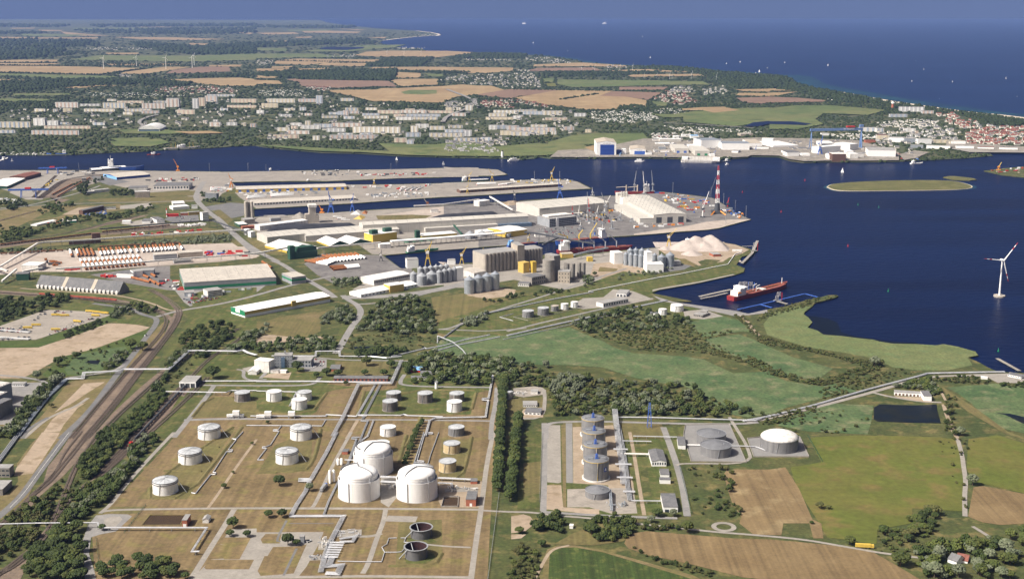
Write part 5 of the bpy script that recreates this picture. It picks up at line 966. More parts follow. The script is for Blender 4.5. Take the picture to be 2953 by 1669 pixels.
for lab,a,kw in(('long pale roofed hall with yellow stripe behind green tanks',(1995,925,2350,895,905),dict(depth=40,wall=yellow,roofm=roof_pale)),('white conveyor end house on the quay',(1585,1030,1690,1022,990),dict(depth=20,wall=white_dirty,roofm=white)),('green white hut near the triple silo',(175,812,258,805,790),dict(back=(130,765),wall=dkgreen,roofm=roof_pale)),('long brick red shed by the conveyor corner',(205,838,328,828,812),dict(depth=14,wall=brick,roofm=brick)),('white hopper house left of the long hall',(245,895,290,890,842),dict(depth=16,wall=white,roofm=white)),('white hopper house right of the other hopper',(290,918,336,912,865),dict(depth=16,wall=white,roofm=white)),('yellow block in front of the white fertiliser shed',(1680,1470,1820,1450,1402),dict(back=(1690,1370),wall=yellow_dull,roofm=roof_pale)),('white hall with dark window band beside the silos',(1520,1398,1880,1332,1345),dict(back=(1405,1308),wall=white_dirty,roofm=roof_pale,roof='gable',rise=2.5,win=(1,18,glass_dark,.8,.5))),('grey storehouse with pale roof right of the white block',(2520,1325,2640,1300,1275),dict(back=(2440,1225),wall=white_dirty,roofm=roof_dirty,roof='gable',rise=3)),('white block with green stripe beside slender silos',(2352,1352,2415,1345,1225),dict(depth=16,wall=white,roofm=roof_pale)),('tall white elevator tower at the basin edge',(1852,1228,1965,1222,1140),dict(depth=22,wall=white,roofm=roof_slab)),('small white machine tower behind slender silos',(2260,1190,2335,1188,1145),dict(depth=16,wall=white,roofm=roof_slab)),('small flat hut on the quarry like yard',(2090,672,2165,670,645),dict(depth=16,wall=white_dirty,roofm=roof_slab)),('white roofed depot beside the dryer tower',(380,850,860,790,805),dict(depth=30,wall=white_dirty,roofm=roof_pale,panels=6)),('grey shed row along the basin',(490,760,590,752,730),dict(depth=14,wall=hall_grey,roofm=roof_slab)),('small green striped hall right of the big one',(700,1388,842,1370,1318),dict(back=(605,1275),wall=hall_grey,roofm=roof_dirty,band=(.45,.7,green_paint)))):
 bld('port_building',lab,'building','22',*a,**kw)
for lab,a,kw in(('pale roofed hall with yellow wall near ships',(620,920,832,890,865),dict(back=(420,828),wall=yellow,roofm=roof_pale,roof='gable',rise=3)),('pale flat hall left of the yellow walled hall',(380,905,620,880,868),dict(depth=40,wall=white_dirty,roofm=roof_pale)),('small white customs hut on the quay',(915,915,1020,912,888),dict(depth=20,wall=white_dirty,roofm=roof_slab)),('white conveyor head house on the pier edge',(355,610,460,595,560),dict(depth=26,wall=white_dirty,roofm=white)),('ochre building with small windows by round silo',(1140,1372,1258,1375,1260),dict(depth=26,wall=roof_warm,roofm=roof_slab,win=(3,4,glass_dark,.3,.3))),('concrete house with stepped roof in front of round silo',(880,1400,1015,1375,1320),dict(depth=34,wall=conc_wall,roofm=roof_felt,win=(2,7,glass_dark))),('low white hut left of the concrete house',(740,1405,850,1410,1375),dict(depth=20,wall=white_dirty,roofm=roof_felt,win=(1,6,glass_dark))),('yellow gangway block between concrete silos',(795,1275,856,1265,1175),dict(depth=20,wall=yellow_dull,roofm=yellow_dull)),('yellow office tower joined to gangway block',(886,1272,926,1268,1165),dict(depth=12,wall=yellow,roofm=yellow)),('white machinery block left of the galvanised silos',(1702,1185,1788,1180,1075),dict(depth=30,wall=white,roofm=roof_pale)),('white elevator tower between galvanised silos',(2025,1245,2082,1242,1070),dict(depth=20,wall=white,roofm=roof_pale)),('white flat building at foot of galvanised silos',(2028,1268,2195,1265,1190),dict(depth=40,wall=white,roofm=roof_pale)),('pale hut right of the galvanised silos',(2305,1195,2370,1192,1160),dict(depth=18,wall=white_dirty,roofm=roof_slab)),('ochre head house by the dark conveyor',(1180,1125,1295,1120,1085),dict(depth=22,wall=yellow_dull,roofm=roof_warm)),('small yellow cabin over the sloping gallery',(1440,1160,1490,1158,1122),dict(depth=14,wall=yellow,roofm=yellow)),('white silo tower between crane halls',(1785,608,1812,606,530),dict(depth=16,wall=white,roofm=white))):
 bld('port_building',lab,'building','23',*a,**kw)
bld('port_building','brick shed with grey roof beside the gravel heap','shed','24',545,1112,622,1108,1088,depth=26,wall=brick,roofm=roof_slab);bld('port_building','white and red container row on the oil pier tip','shed','24',735,1060,832,1062,1045,depth=8,wall=white_dirty,roofm=roof_pale)
B=bld('warehouse','white roofed fertiliser shed with yellow front block','warehouse','0',908,749,1050,722,741,back=(880,733),wall=white,roofm=white,roof='gable',rise=3,win=(1,16,glass_dark,.4,.3))
B=bld('warehouse','large grey distribution hall with green stripe','warehouse','21',1845,1452,2763,1392,1372,back=(1682,1240),wall=hall_grey,roofm=roof_dirty,panels=8,band=(.18,.5,green_paint))
for i in range(4):
 for j in range(14):piece('skylight',quad_mesh('skylight',3.2,.8,2.4,white_dirty),B.r,(B.L*(j+.5)/14,B.D*(i+.5)/4,B.h+.56))
for k in range(4):piece('gate',quad_mesh('gate',5,5,.3,white),B.r,(-.05,10+k*14,0),math.pi/2)
B=bld('warehouse','long white roofed warehouse with green gable on the meadow','warehouse','32',-115,265,735,105,205,back=(-245,158),wall=white,roofm=white,roof='gable',rise=4.5,panels=12);add(B,'upper_band',.0,B.L,-.25,-.03,B.h*.5,B.h,yellow_dull);add(B,'green_gable',-.3,-.05,0,B.D,B.h*.3,B.h+2,green_paint);add(B,'sign',-.5,-.32,B.D*.35,B.D*.65,B.h*.55,B.h*1.1,white)
add(B,'yellow_hopper',B.L*.53,B.L*.58,-3,-.3,B.h*.5,B.h*1.4,yellow_dull)
B=bld('storage_shed','long dark steep roofed potash shed with two brown strips','shed','0',92,724,300,741,717,depth=36,wall=conc_wall,roofm=roof_felt,roof='gable',rise=19)
for f in(.31,.66):
 mb=MB();x0,x1=B.L*f,B.L*f+8;e=.45;mb.add([(x0,-.5,B.h+e-.3),(x1,-.5,B.h+e-.3),(x1,B.D/2,B.h+19+e),(x0,B.D/2,B.h+19+e)],[(0,1,2,3)]);part('roof_strip',mb,roof_warm,B.r)
for k in range(20):part('dormer',MB().add([(B.L*(k+.15)/20,-3,B.h),(B.L*(k+.85)/20,-3,B.h),(B.L*(k+.5)/20,0,B.h+2),(B.L*(k+.3)/20,-3,0),(B.L*(k+.7)/20,-3,0)],[(0,1,2),(3,4,1,0)]),white_dirty,B.r)
bld('port_building','green pump house left of the potash shed','industrial building','21',165,1350,290,1345,1285,depth=24,wall=dkgreen,roofm=roof_felt);bld('office_building','grey blue office box by the parked cars','office','31',1845,55,1940,50,15,depth=24,wall=galv,roofm=roof_slab);bld('office_building','white multi storey car deck','office','31',2080,58,2225,40,0,depth=30,wall=white_dirty,roofm=roof_slab,win=(4,1,steel_dark,.9,.4))
# silos
def silo(label,t,xl,xr,yr,yb,m=galv,cone=.32,group=None,name='silo',n=24):
 c,r,h=tank_at(t,xl,xr,yr,yb);T_=thing(name,label,'silo',c,0,group)
 part('body',MB().cyl((0,0),r,r,0,h,n),m,T_,smooth=True)
 if cone:part('cone_roof',MB().lathe((0,0),[(r+.3,h-.2),(r+.3,h+.1),(r*.5,h+r*cone*1.0),(.6,h+r*cone*2)],n),m,T_,smooth=True);part('hatch',MB().cyl((0,0),1,1,h+r*cone*2-.5,h+r*cone*2+1.2,8),metal_grey,T_)
 for k in range(3):part('hoop',ring((0,0),r,r+.12,h*(k+1)/4,h*(k+1)/4+.3,n),m,T_)
 part('ladder',MB().tube([(.2*r,-(r+.25),0),(.2*r,-(r+.25),h)],.25,4),metal_grey,T_);return T_
SG='galvanised silos with cone roofs'
for k,(xl,xr,yr,yb)in enumerate(((203,306,1345,1486),(297,390,1325,1472),(384,476,1308,1458),(469,557,1290,1442))):silo(f'broad pale blue silo, {ordinal(k)} from the left in the front row of four','23',xl,xr,yr,yb,galv,.34,'row of four broad silos')
for k,(xl,xr,yr,yb)in enumerate(((1880,1952,1285,1385),(1948,2050,1310,1402),(2045,2147,1290,1380))):silo(f'broad dark grey cone silo, {ordinal(k)} from the left beside the white hall','22',xl,xr,yr,yb,hall_grey,.34,'dark grey cone silos')
for k,(xl,xr,yr,yb)in enumerate(((2145,2204,1265,1378),(2200,2254,1252,1370),(2250,2302,1242,1362),(2300,2352,1232,1354))):silo(f'slender dark grey silo, {ordinal(k)} from the left in the front line','22',xl,xr,yr,yb,hall_grey,.4,'slender dark silos')
for k,(xl,xr,yr,yb)in enumerate(((1955,2010,1232,1330),(2010,2062,1225,1325),(2062,2115,1218,1318),(2115,2168,1212,1310),(2168,2220,1206,1302),(2220,2270,1200,1296))):silo(f'dark grey silo in the back line, {ordinal(k)} from the left','22',xl,xr,yr,yb,hall_grey,.4,'back line of dark silos')
for k,(xl,xr,yr,yb)in enumerate(((1795,1840,1085,1196),(1843,1891,1092,1204),(1892,1940,1098,1212),(1941,1990,1104,1220),(1988,2028,1108,1226))):silo(f'slender galvanised silo, {ordinal(k)} from the left beside the white block','23',xl,xr,yr,yb,galv,.4,'slender galvanised silos')
for k,(xl,xr,yr,yb)in enumerate(((1830,1890,1050,1150),(1890,1945,1045,1150),(1945,2010,1052,1160),(2010,2070,1058,1165),(2082,2130,1095,1170))):silo(f'galvanised silo in the back line, {ordinal(k)} from the left','23',xl,xr,yr,yb,galv,.4,'back line of galvanised silos')
silo('broad galvanised silo, left one of the right hand pair','23',2132,2217,1118,1218,galv,.36);silo('broad galvanised silo, right one of the right hand pair','23',2214,2302,1100,1212,galv,.36)
silo('grey silo with brown cone roof, left one behind the conveyor','23',210,312,892,932,hall_grey,.34);silo('grey silo with brown cone roof, smaller one behind the conveyor','23',345,417,875,910,hall_grey,.34);silo('small grey flat silo at the end of the white conveyor','23',612,672,882,920,hall_grey,0);silo('round concrete silo with flat top, tallest round one','23',985,1107,1150,1368,conc_wall,0,n=32)
for k,(xl,xr,yr,yb)in enumerate(((1200,1256,1180,1338),(1254,1312,1182,1342),(1330,1374,1172,1322),(1372,1416,1174,1326))):silo(f'concrete silo cylinder, {ordinal(k)} from the left right of the round silo','23',xl,xr,yr,yb,conc_wall,0,'concrete silo cylinders')
for k,(xl,xr,yr,yb)in enumerate(((228,268,562,740),(264,294,566,735),(290,321,562,738))):silo(f'very tall slim concrete silo, {["left", "middle", "right"][k]} one of three','22',xl,xr,yr,yb,conc_cream,0,'three slim concrete silos')
bld('industrial_building','concrete base house of the three slim silos','building','22',228,788,330,780,742,depth=34,wall=conc_wall,roofm=roof_slab)
B=bld('grain_silo','fluted pale concrete grain silo block','silo','23',396,1272,738,1232,1085,depth=52,wall=conc_cream,roofm=roof_slab)
for k in range(9):part('silo_cell',MB().cyl((B.L*(k+.5)/9,0),B.L/18.5,B.L/18.5,0,B.h,14),conc_cream if k<2 else conc_wall,B.r,smooth=True)
B=bld('grain_silo','fluted grey concrete grain silo block behind the tower','silo','23',806,1195,986,1178,1040,depth=44,wall=conc_wall,roofm=roof_slab)
for k in range(6):part('silo_cell',MB().cyl((B.L*(k+.5)/6,0),B.L/12.5,B.L/12.5,0,B.h,14),conc_wall,B.r,smooth=True)
B=bld('grain_silo','square concrete elevator tower of the grain silo','tower','23',737,1240,806,1235,1000,depth=46,wall=conc_wall,roofm=roof_slab);add(B,'ochre_end',-.3,-.05,1,B.D-1,B.h*.7,B.h,roof_warm);bld('grain_silo','square concrete tower behind the round silo','tower','23',1100,1345,1162,1335,1105,depth=34,wall=conc_wall,roofm=roof_slab)
B=bld('dryer_tower','pale concrete dryer tower with stepped shoulders','tower','22',878,775,945,772,622,depth=24,wall=conc_cream,roofm=roof_slab);add(B,'head_house',-2,B.L+2,-2,B.D+2,B.h+.6,B.h+8,white_dirty);add(B,'shoulder',-12,-.1,0,16,0,B.h*.6,conc_cream);add(B,'shoulder',B.L+.1,B.L+8,0,16,0,B.h*.5,conc_cream)
T_=thing('mast','red and white striped mast beside the red shed','mast',g('21',1668,712));hh=hz('21',1668,712,628)
for k in range(5):part('mast_section',MB().cyl((0,0),1.6,1.6,hh*k/5,hh*(k+1)/5,10),red if k in(4,1)else white,T_)
# heaps
def heap(label,t,s,peaks,m,name='heap',cat='heap'):
 P=gp(t,s);c=sum(P,Vector())/len(P);xs=[p.x for p in P];ys=[p.y for p in P]
 from mathutils.geometry import intersect_point_quad_2d
 def inside(x,y):
  k=False;j=len(P)-1
  for i in range(len(P)):
   if(P[i].y>y)!=(P[j].y>y)and x<(P[j].x-P[i].x)*(y-P[i].y)/(P[j].y-P[i].y)+P[i].x:k=not k
   j=i
  return k
 def edge(x,y):
  d=1e9
  for a,b in zip(P,P[1:]+P[:1]):
   ab=(b-a).to_2d();q=Vector((x,y))-a.to_2d();f=max(0,min(1,q.dot(ab)/max(ab.length_squared,1e-6)));d=min(d,(q-ab*f).length)
  return d if inside(x,y)else 0
 nx,ny=44,44;vs=[];fs=[];rr=random.Random(len(s))
 for j in range(ny+1):
  for i in range(nx+1):
   x=min(xs)+(max(xs)-min(xs))*i/nx;y=min(ys)+(max(ys)-min(ys))*j/ny;e=edge(x,y);z=0
   if peaks is None or isinstance(peaks,(int,float)):z=min(e*.62,peaks or 12)*rr.uniform(.94,1.03)
   else:
    for(px,py,h)in peaks:z=max(z,h*.88-.46*math.hypot(x-px,y-py))
    z=min(max(z,0),e*.8)*rr.uniform(.95,1.04)
   vs.append((x-c.x,y-c.y,z if z>.3 else-.3))
 for j in range(ny):
  for i in range(nx):a=j*(nx+1)+i;fs.append((a,a+1,a+nx+2,a+nx+1))
 o=MB().add(vs,fs).build(name,m);o.location=c;o['label']=label;o['category']=cat;smooth_sides(o,50);return o
def pk(t,*q):return[(*g(t,x,y).to_2d(),h)for x,y,h in q]
heap('long black coal heap behind the cream halls','22','440 858 530 812 900 800 1330 790 1338 812 760 842',9,coal,'coal_heap');heap('black coal strip beside the sloping gallery','22','2060 722 2230 700 2700 672 2760 680 2740 692 2300 712',7,coal,'coal_heap')
heap('big pale gravel heaps on the pier tip','24','-20 1035 140 1012 300 985 560 962 700 1015 705 1045 480 1160 300 1150 150 1060',pk('24',(360,1010,34),(270,1025,26),(520,1005,36),(590,1015,30),(660,1030,18),(20,1035,14),(450,1030,22),(330,1085,14)),gravel_pile_m,'gravel_heap')
heap('yellowish sand heap beside the pier end sheds','23','560 590 620 570 740 560 740 590 650 600',7,sand,'sand_heap');heap('white salt heap beside the north basin','22','1280 690 1340 650 1390 655 1385 690',14,white_dirty,'salt_heap');heap('brown ore heap beside the salt heap','22','1395 680 1420 652 1460 660 1450 685',12,rust,'ore_heap');heap('ochre grain heap on the yard','22','1310 735 1380 705 1440 715 1400 740',8,yellow_dull,'grain_heap');heap('grey gravel heaps beside the dryer tower','22','690 730 740 685 830 690 860 720 800 735',11,concrete,'gravel_heap');heap('pale stone heap under the white hopper tower','22','330 740 400 712 640 705 690 720 500 745',6,concrete,'gravel_heap')
bld('wagon_tippler','dark brown tower of the wagon tippler beside the black trestles','industrial building','21',925,978,1010,972,882,depth=16,wall=timber,roofm=timber);bld('wagon_shed','long dark brown shed leading to the wagon tippler','shed','21',690,992,922,978,958,depth=12,wall=timber,roofm=timber)
# conveyors
def conveyor(label,t,s,hs,w_=4.2,m=white_dirty,post=24,h_=3.4,posts=True,pm=None):
 P=gp(t,s);T_=thing('conveyor',label,'conveyor',(P[0].x,P[0].y,0),0,world=True)
 Q=[Vector((p.x,p.y,z))for p,z in zip(P,hs)]
 for a,b in zip(Q,Q[1:]):
  d=(b-a).normalized();n_=Vector((-d.y,d.x,0)).normalized()*w_/2;up=Vector((0,0,h_))
  vs=[a-n_,a+n_,a+n_+up,a-n_+up,b-n_,b+n_,b+n_+up,b-n_+up]
  part('gallery',MB().add(vs,[(3,2,1,0),(4,5,6,7),(0,1,5,4),(1,2,6,5),(2,3,7,6),(3,0,4,7)]),m,T_)
 if posts:
  for a,b in zip(Q,Q[1:]):
   k=max(1,int((b-a).length/post))
   for i in range(k):
    q=a.lerp(b,(i+.5)/k)
    if q.z>1.5:part('trestle',MB().bar((q.x-1.4,q.y,0),(q.x-.8,q.y,q.z),.5).bar((q.x+1.4,q.y,0),(q.x+.8,q.y,q.z),.5),pm or metal_grey,T_)
 return T_
conveyor('white conveyor gallery climbing across the pale pipe yard','21','-60 1275 60 1215 380 1045',[6,8,16]);conveyor('long white conveyor along the willow belt to the road','21','380 1045 450 1018 900 985 1500 940 2430 890',[16,12,10,10,12]);conveyor('long white conveyor in front of the pipe yard','21','560 1280 900 1258 1500 1205 2000 1165 2565 1128 2900 1092',[10,10,10,10,11,18],post=30)
conveyor('white conveyor from the green house along the quay','22','955 1095 1090 1062 1590 1028',[16,12,14],post=30);conveyor('wide white roofed conveyor shed along the basin quay','22','1690 1012 2218 975 2565 945 2820 925',[13,13,13,13],w_=16,post=14,m=white,pm=steel_dark)
conveyor('black conveyor bridge on tall black trestles','21','1000 905 1700 845 2060 820 2130 818 2300 865 2510 910',[18,18,18,18,14,8],m=steel_dark,w_=3.4,h_=3,post=34,pm=steel_dark);conveyor('sloping white gallery near the pier end','23','460 585 690 670',[22,6]);conveyor('white low conveyor along the pier end','23','-300 620 0 605 355 580',[4,4,12])
conveyor('dark conveyor bridge from the silo tower over to the ships','23','806 1040 1000 1052 1200 1072 1500 1088',[44,40,34,26],m=steel_dark,w_=5,pm=steel_dark);conveyor('dark inclined conveyor beside the round silo','23','985 1115 1140 1085',[30,40],m=steel_dark,pm=steel_dark);conveyor('white gallery left of the potash shed','21','-60 1270 80 1310',[14,12]);conveyor('white gallery rising from the green pump house','21','20 1390 170 1300',[6,14]);conveyor('white gallery between pump house and potash shed','21','230 1318 430 1290',[12,14])
conveyor('grey sloping gallery behind the galvanised silos','23','1300 1140 1440 1120 1640 1100',[10,14,18],m=galv);conveyor('green sloping conveyor by the brown cone silos','23','100 865 180 925',[18,8],m=dkgreen)
# cranes
def crane(label,t,x,yb,yt,m,jib=(.35,1),cab=white_dirty,group=None,name='harbour_crane',z0=0,tower=.42,fat=1.0):
 c=g(t,x,yb,z0);H_=top_z(c,S(t,0,yt)[1])-z0;T_=thing(name,label,'crane',c,0,group);w_=max(4,H_*.11)*fat;lh=H_*.28;th=H_*tower;b=max(.7,H_*.018)*fat
 for sx in(-1,1):
  for sy in(-1,1):part('leg',MB().bar((sx*w_,sy*w_,0),(sx*w_*.5,sy*w_*.5,lh),b*1.5),m,T_)
 part('portal',MB().box(-w_*.7,w_*.7,-w_*.7,w_*.7,lh-b,lh+b),m,T_)
 tw=MB();k=w_*.38
 for sx in(-1,1):
  for sy in(-1,1):tw.bar((sx*k,sy*k,lh),(sx*k*.7,sy*k*.7,th+lh*.5),b)
 for q in range(4):
  z0_,z1_=lh+(th-lh*.5)*q/4,lh+(th-lh*.5)*(q+1)/4
  tw.bar((-k,-k,z0_),(k,-k,z1_),b*.7);tw.bar((k,k,z0_),(-k,k,z1_),b*.7);tw.bar((-k,k,z0_),(-k,-k,z1_),b*.7);tw.bar((k,-k,z0_),(k,k,z1_),b*.7)
 part('tower',tw,m,T_);hz_=th+lh*.4
 part('machine_house',MB().box(-w_*.75,w_*.45,-w_*.5,w_*.5,hz_-H_*.06,hz_+H_*.05),cab,T_)
 jx=(H_-hz_)*jib[0]*jib[1];J=MB();dk=w_*.2
 for sy in(-1,1):J.bar((w_*.3*jib[1],sy*dk,hz_),(jx+w_*.3*jib[1],sy*dk*.3,H_),b)
 for q in range(6):
  f0,f1=q/6,(q+1)/6;J.bar((w_*.3*jib[1]+jx*f0,-dk*(1-.7*f0),hz_+(H_-hz_)*f0),(w_*.3*jib[1]+jx*f1,dk*(1-.7*f1),hz_+(H_-hz_)*f1),b*.6)
 part('jib',J,m,T_);part('counterweight',MB().bar((-w_*.5*jib[1],0,hz_+H_*.05),(w_*.3*jib[1]+jx*.5,0,hz_+(H_-hz_)*.62),b).cbox((-w_*.8*jib[1],0,hz_+H_*.04),w_*.5,w_*.6,H_*.06),m,T_)
 return T_
YG='yellow harbour cranes'
for lab,a,j in(('yellow harbour crane alone between the two northern piers',('22',1522,396,308),(.4,1)),('yellow harbour crane, left one of two at the north pier tip',('23',255,362,252),(.5,1)),('yellow harbour crane, right one of two at the north pier tip',('23',482,358,228),(.5,-1)),('yellow harbour crane at the tip of the middle pier',('23',1078,348,210),(.35,1)),('yellow harbour crane beside the long dark shed',('23',235,484,372),(.2,1)),('yellow harbour crane beside the white elevator tower',('22',2060,1192,952),(.3,1)),('yellow harbour crane left of the fluted silo, left one',('23',180,1185,1010),(.5,1)),('yellow harbour crane left of the fluted silo, right one',('23',345,1168,1020),(.7,1)),('ochre gantry crane by the gravel heaps',('24',100,1006,826),(.8,1)),('olive quay crane at the end of the small red ship',('23',845,962,876),(.2,1))):
 crane(lab,*a,yellow_dull if 'ochre' in lab or 'olive' in lab else yellow,j,group=YG)
crane('heavy blue harbour crane beside the basin','22',1092,668,455,blue,(.12,-1),galv,fat=1.3);crane('slim blue harbour crane right of the heavy one','22',1305,660,475,blue,(.08,1));crane('blue harbour crane beside the crane factory basin','23',1160,528,332,blue,(.1,-1),galv,fat=1.3);crane('black harbour crane on the factory pier','23',708,556,430,steel_dark,(.3,-1));crane('orange excavator crane at the basin head','22',95,420,275,orange,(.3,-1));crane('dark red quay hopper at the basin corner','22',1590,1155,1035,steel_dark,(.05,1))
MG='grey mobile cranes being assembled'
def mobile(label,t,x,yb,yt,m,lean,base=metal_grey,group=MG,z0=0):
 c=g(t,x,yb,z0);H_=top_z(c,S(t,0,yt)[1])-z0;T_=thing('mobile_crane',label,'crane',c,0,group)
 part('chassis',MB().cbox((0,0,0),14,9,3),base,T_);part('tower',MB().tube([(0,0,3),(0,0,H_*.42)],2.2,8),m,T_);part('cab',MB().cbox((0,0,H_*.3),8,6,5),base,T_)
 J=MB();e=(lean*H_*.6,0,H_)
 for sy in(-1.3,1.3):J.bar((0,sy,H_*.36),(e[0],sy*.3,e[2]),1.2)
 J.bar((-3,0,H_*.45),(e[0]*.8,0,H_*.8),.6)
 for q in range(7):f=q/7;J.bar((e[0]*f,-1.3*(1-.7*f),H_*(.36+.64*f)),(e[0]*(f+.14),1.3*(1-.7*f),H_*(.36+.64*(f+.14))),.8)
 part('jib',J,m,T_);return T_
for k,a in enumerate((('23',1905,462,256,metal_grey,.12),('23',2002,482,256,white_dirty,-.12),('23',2088,458,250,metal_grey,-.14),('L',870,640,90,metal_grey,-.05),('L',695,640,345,white_dirty,.08),('L',985,640,290,steel_dark,-.02),('L',1210,480,100,metal_grey,-.4),('L',1180,470,150,white_dirty,.55),('L',1320,780,450,metal_grey,-.4),('L',1000,900,650,blue,.0),('L',1040,560,340,white_dirty,.2),('L',590,520,345,red,-.1),('L',895,480,215,red,-.1),('L',1470,620,420,metal_grey,.2),('L',730,780,650,white_dirty,.1),('L',1110,640,400,steel_dark,0),('L',1160,560,320,steel_dark,.02),('L',820,600,420,steel_dark,.02),('L',1690,640,520,white_dirty,.05),('L',960,160,10,white_dirty,-.1))):
 mobile(f'tall {"blue" if a[4] is blue else "red" if a[4] is red else "black" if a[4] is steel_dark else "pale grey"} mobile crane in the factory yard, {ordinal(k)} by size of its jib',*a)
c=g('W',545,1180);T_=thing('heavy_lift_crane','giant red and white striped crane mast on black base','crane',c);H_=hz('W',545,1180,65);cols=[red,white,red,white,red,white,red,white]
part('base',MB().cbox((0,0,0),34,24,10),steel_dark,T_);part('slewing_column',MB().cyl((0,0),9,7,10,H_*.22,16),steel_dark,T_)
for k in range(8):
 z0,z1=H_*(.22+.78*k/8),H_*(.22+.78*(k+1)/8);wA,wB=5.6*(1-.75*k/8),5.6*(1-.75*(k+1)/8);mb=MB()
 for sx in(-1,1):
  for sy in(-1,1):mb.bar((sx*wA,sy*wA*.6,z0),(sx*wB,sy*wB*.6,z1),.75)
 for q in range(3):
  a,b=z0+(z1-z0)*q/3,z0+(z1-z0)*(q+1)/3
  for sy in(-1,1):mb.bar((-wA,sy*wA*.6,a),(wB,sy*wB*.6,b),.4)
 part('mast_section',mb,cols[7-k],T_)
part('winch_column',MB().cyl((0,5),1.6,1.6,H_*.22,H_*.55,12),white,T_)
for sx in(-1,1):part('outrigger',MB().bar((sx*8,-8,9),(sx*22,-30,0),4),orange,T_)
part('boom_stay',MB().tube([(-10,10,12),(-26,10,H_*.3),(-7,0,H_*.75)],.7,4),metal_grey,T_)
mobile('slim cream telescopic crane leaning right in front of the striped mast','W',215,1270,660,roof_pale,.35,steel_dark,None);mobile('slim dark red crane at the quay edge','W',795,1040,800,red,.2,steel_dark,None);mobile('orange crane with long jib beside the river','21',1780,252,135,orange,-.55,orange,None);mobile('orange crane beside the basin behind the dryer tower','22',1000,672,590,orange,-.6,orange,None);mobile('cream crane boom over the middle basin','22',2055,602,530,roof_warm,-.8,rust,None)
for k,(x,yb,yt)in enumerate(((405,820,570),(700,960,725),(972,1140,880),(1222,1270,1015),(755,1400,1160))):
 c=g('W',x,yb);h=hz('W',x,yb,yt);T_=thing('floodlight_mast',f'slim grey floodlight mast, {ordinal(k)} from the left on the pier tip','mast',c,0,'floodlight masts');part('pole',MB().tube([(0,0,0),(0,0,h)],.55,6),metal_grey,T_);part('lamp_head',MB().cbox((0,0,h),2.6,2.6,1.2),metal_grey,T_)
for k,(t,x,yb,yt)in enumerate((('21',790,240,180),('21',2095,255,180),('22',262,250,180),('22',442,248,195),('23',905,345,260),('23',1158,345,265),('23',1480,560,420),('23',2288,490,372),('21',2480,255,180),('22',1690,240,185))):
 c=g(t,x,yb);h=hz(t,x,yb,yt);T_=thing('floodlight_mast','slim grey floodlight mast standing on a quay apron of the piers','mast',c,0,'quay floodlight masts');part('pole',MB().tube([(0,0,0),(0,0,h)],.6,6),metal_grey,T_);part('lamp_head',MB().cbox((0,0,h),3,3,1.2),metal_grey,T_)
# rail mounted gantries of the west terminal
for lab,x,y,wd in(('blue rail gantry crane with red trolley on the container yard',290,520,1),('blue rail gantry crane with red trolley at the quay',530,280,.8)):
 c=g('21',x,y);T_=thing('gantry_crane',lab,'crane',c,.12,'blue rail gantries')
 for sx in(-1,1):
  for sy in(-1,1):part('leg',MB().bar((sx*24*wd,sy*8,0),(sx*22*wd,sy*6,24*wd),1.8),blue,T_)
 for sy in(-1,1):part('girder',MB().box(-62*wd,62*wd,sy*6-1.4,sy*6+1.4,24*wd,28*wd),blue,T_)
 part('trolley',MB().box(-10,8,-6,6,28*wd,33*wd),red,T_);part('cab',MB().box(12,18,-3,3,18*wd,23*wd),white,T_)
# ships
def ship(label,t,s,beam,fb,hull,deck,house=white,hpos=.1,hh=18,hl=.12,extra=None,cat='ship',name='cargo_ship',group=None,bridge=True):
 a,b=gp(t,s,WATER_Z);L=(b-a).length;d=(b-a)/L;ang=math.atan2(d.y,d.x);T_=thing(name,label,cat,(a.x,a.y,WATER_Z),ang,group)
 w_=beam/2;prof=[(0,.7),(.03,.9),(.1,1),(.78,1),(.9,.72),(.97,.3),(1,.04)];vs=[]
 for f,k in prof:sh=fb*(1+.35*max(0,f-.8)/.2);vs+=[(L*f*.985,-w_*k*.93,0),(L*f*.985,w_*k*.93,0),(L*f,-w_*k,sh),(L*f,w_*k,sh)]
 n=len(prof);fs=[]
 for i in range(n-1):
  q,r=i*4,(i+1)*4;fs+=[(q,r,r+2,q+2),(r+1,q+1,q+3,r+3)]
 fs+=[(0,2,3,1),((n-1)*4,(n-1)*4+1,(n-1)*4+3,(n-1)*4+2)]
 part('hull',MB().add(vs,fs),hull,T_)
 dv=[(x,y*.97,z-.8)for x,y,z in vs];df=[(i*4+2,(i+1)*4+2,(i+1)*4+3,i*4+3)for i in range(n-1)]
 part('deck',MB().add(dv,df),deck,T_)
 if house:
  x0,x1=L*hpos,L*(hpos+hl)
  part('deckhouse',MB().box(x0,x1,-w_*.68,w_*.68,fb-.8,fb+hh*.55),house,T_);part('deckhouse',MB().box(x0+(x1-x0)*.3,x1,-w_*.65,w_*.65,fb+hh*.55,fb+hh*.85),house,T_)
  if bridge:part('bridge',MB().box(x1-(x1-x0)*.45,x1+.6,-w_*1.02,w_*1.02,fb+hh*.85,fb+hh*1.0),house,T_);part('bridge_windows',MB().box(x1+.5,x1+.75,-w_*.9,w_*.9,fb+hh*.89,fb+hh*.96),glass_dark,T_)
  part('funnel',MB().cyl((x0+(x1-x0)*.12,0),1.8,1.5,fb+hh*.5,fb+hh*1.05,10),house,T_);part('mast',MB().tube([((x0+x1)/2+1,0,fb+hh),((x0+x1)/2+1,0,fb+hh*1.45)],.5,5),white,T_)
 T_['_L']=L;return T_,L,fb
T_,L,fb=ship('red oil tanker with red deck moored at the jetty','V','330 618 1500 330',28,9,hull_red,deck_red,hpos=.06,hh=17,hl=.14,name='oil_tanker',cat='tanker')
part('deck_pipe',MB().tube([(L*.3,0,fb+.6),(L*.9,0,fb+.6)],.9,6),rust,T_);part('deck_pipe',MB().tube([(L*.3,3,fb+.4),(L*.88,3,fb+.4)],.5,6),rust,T_)
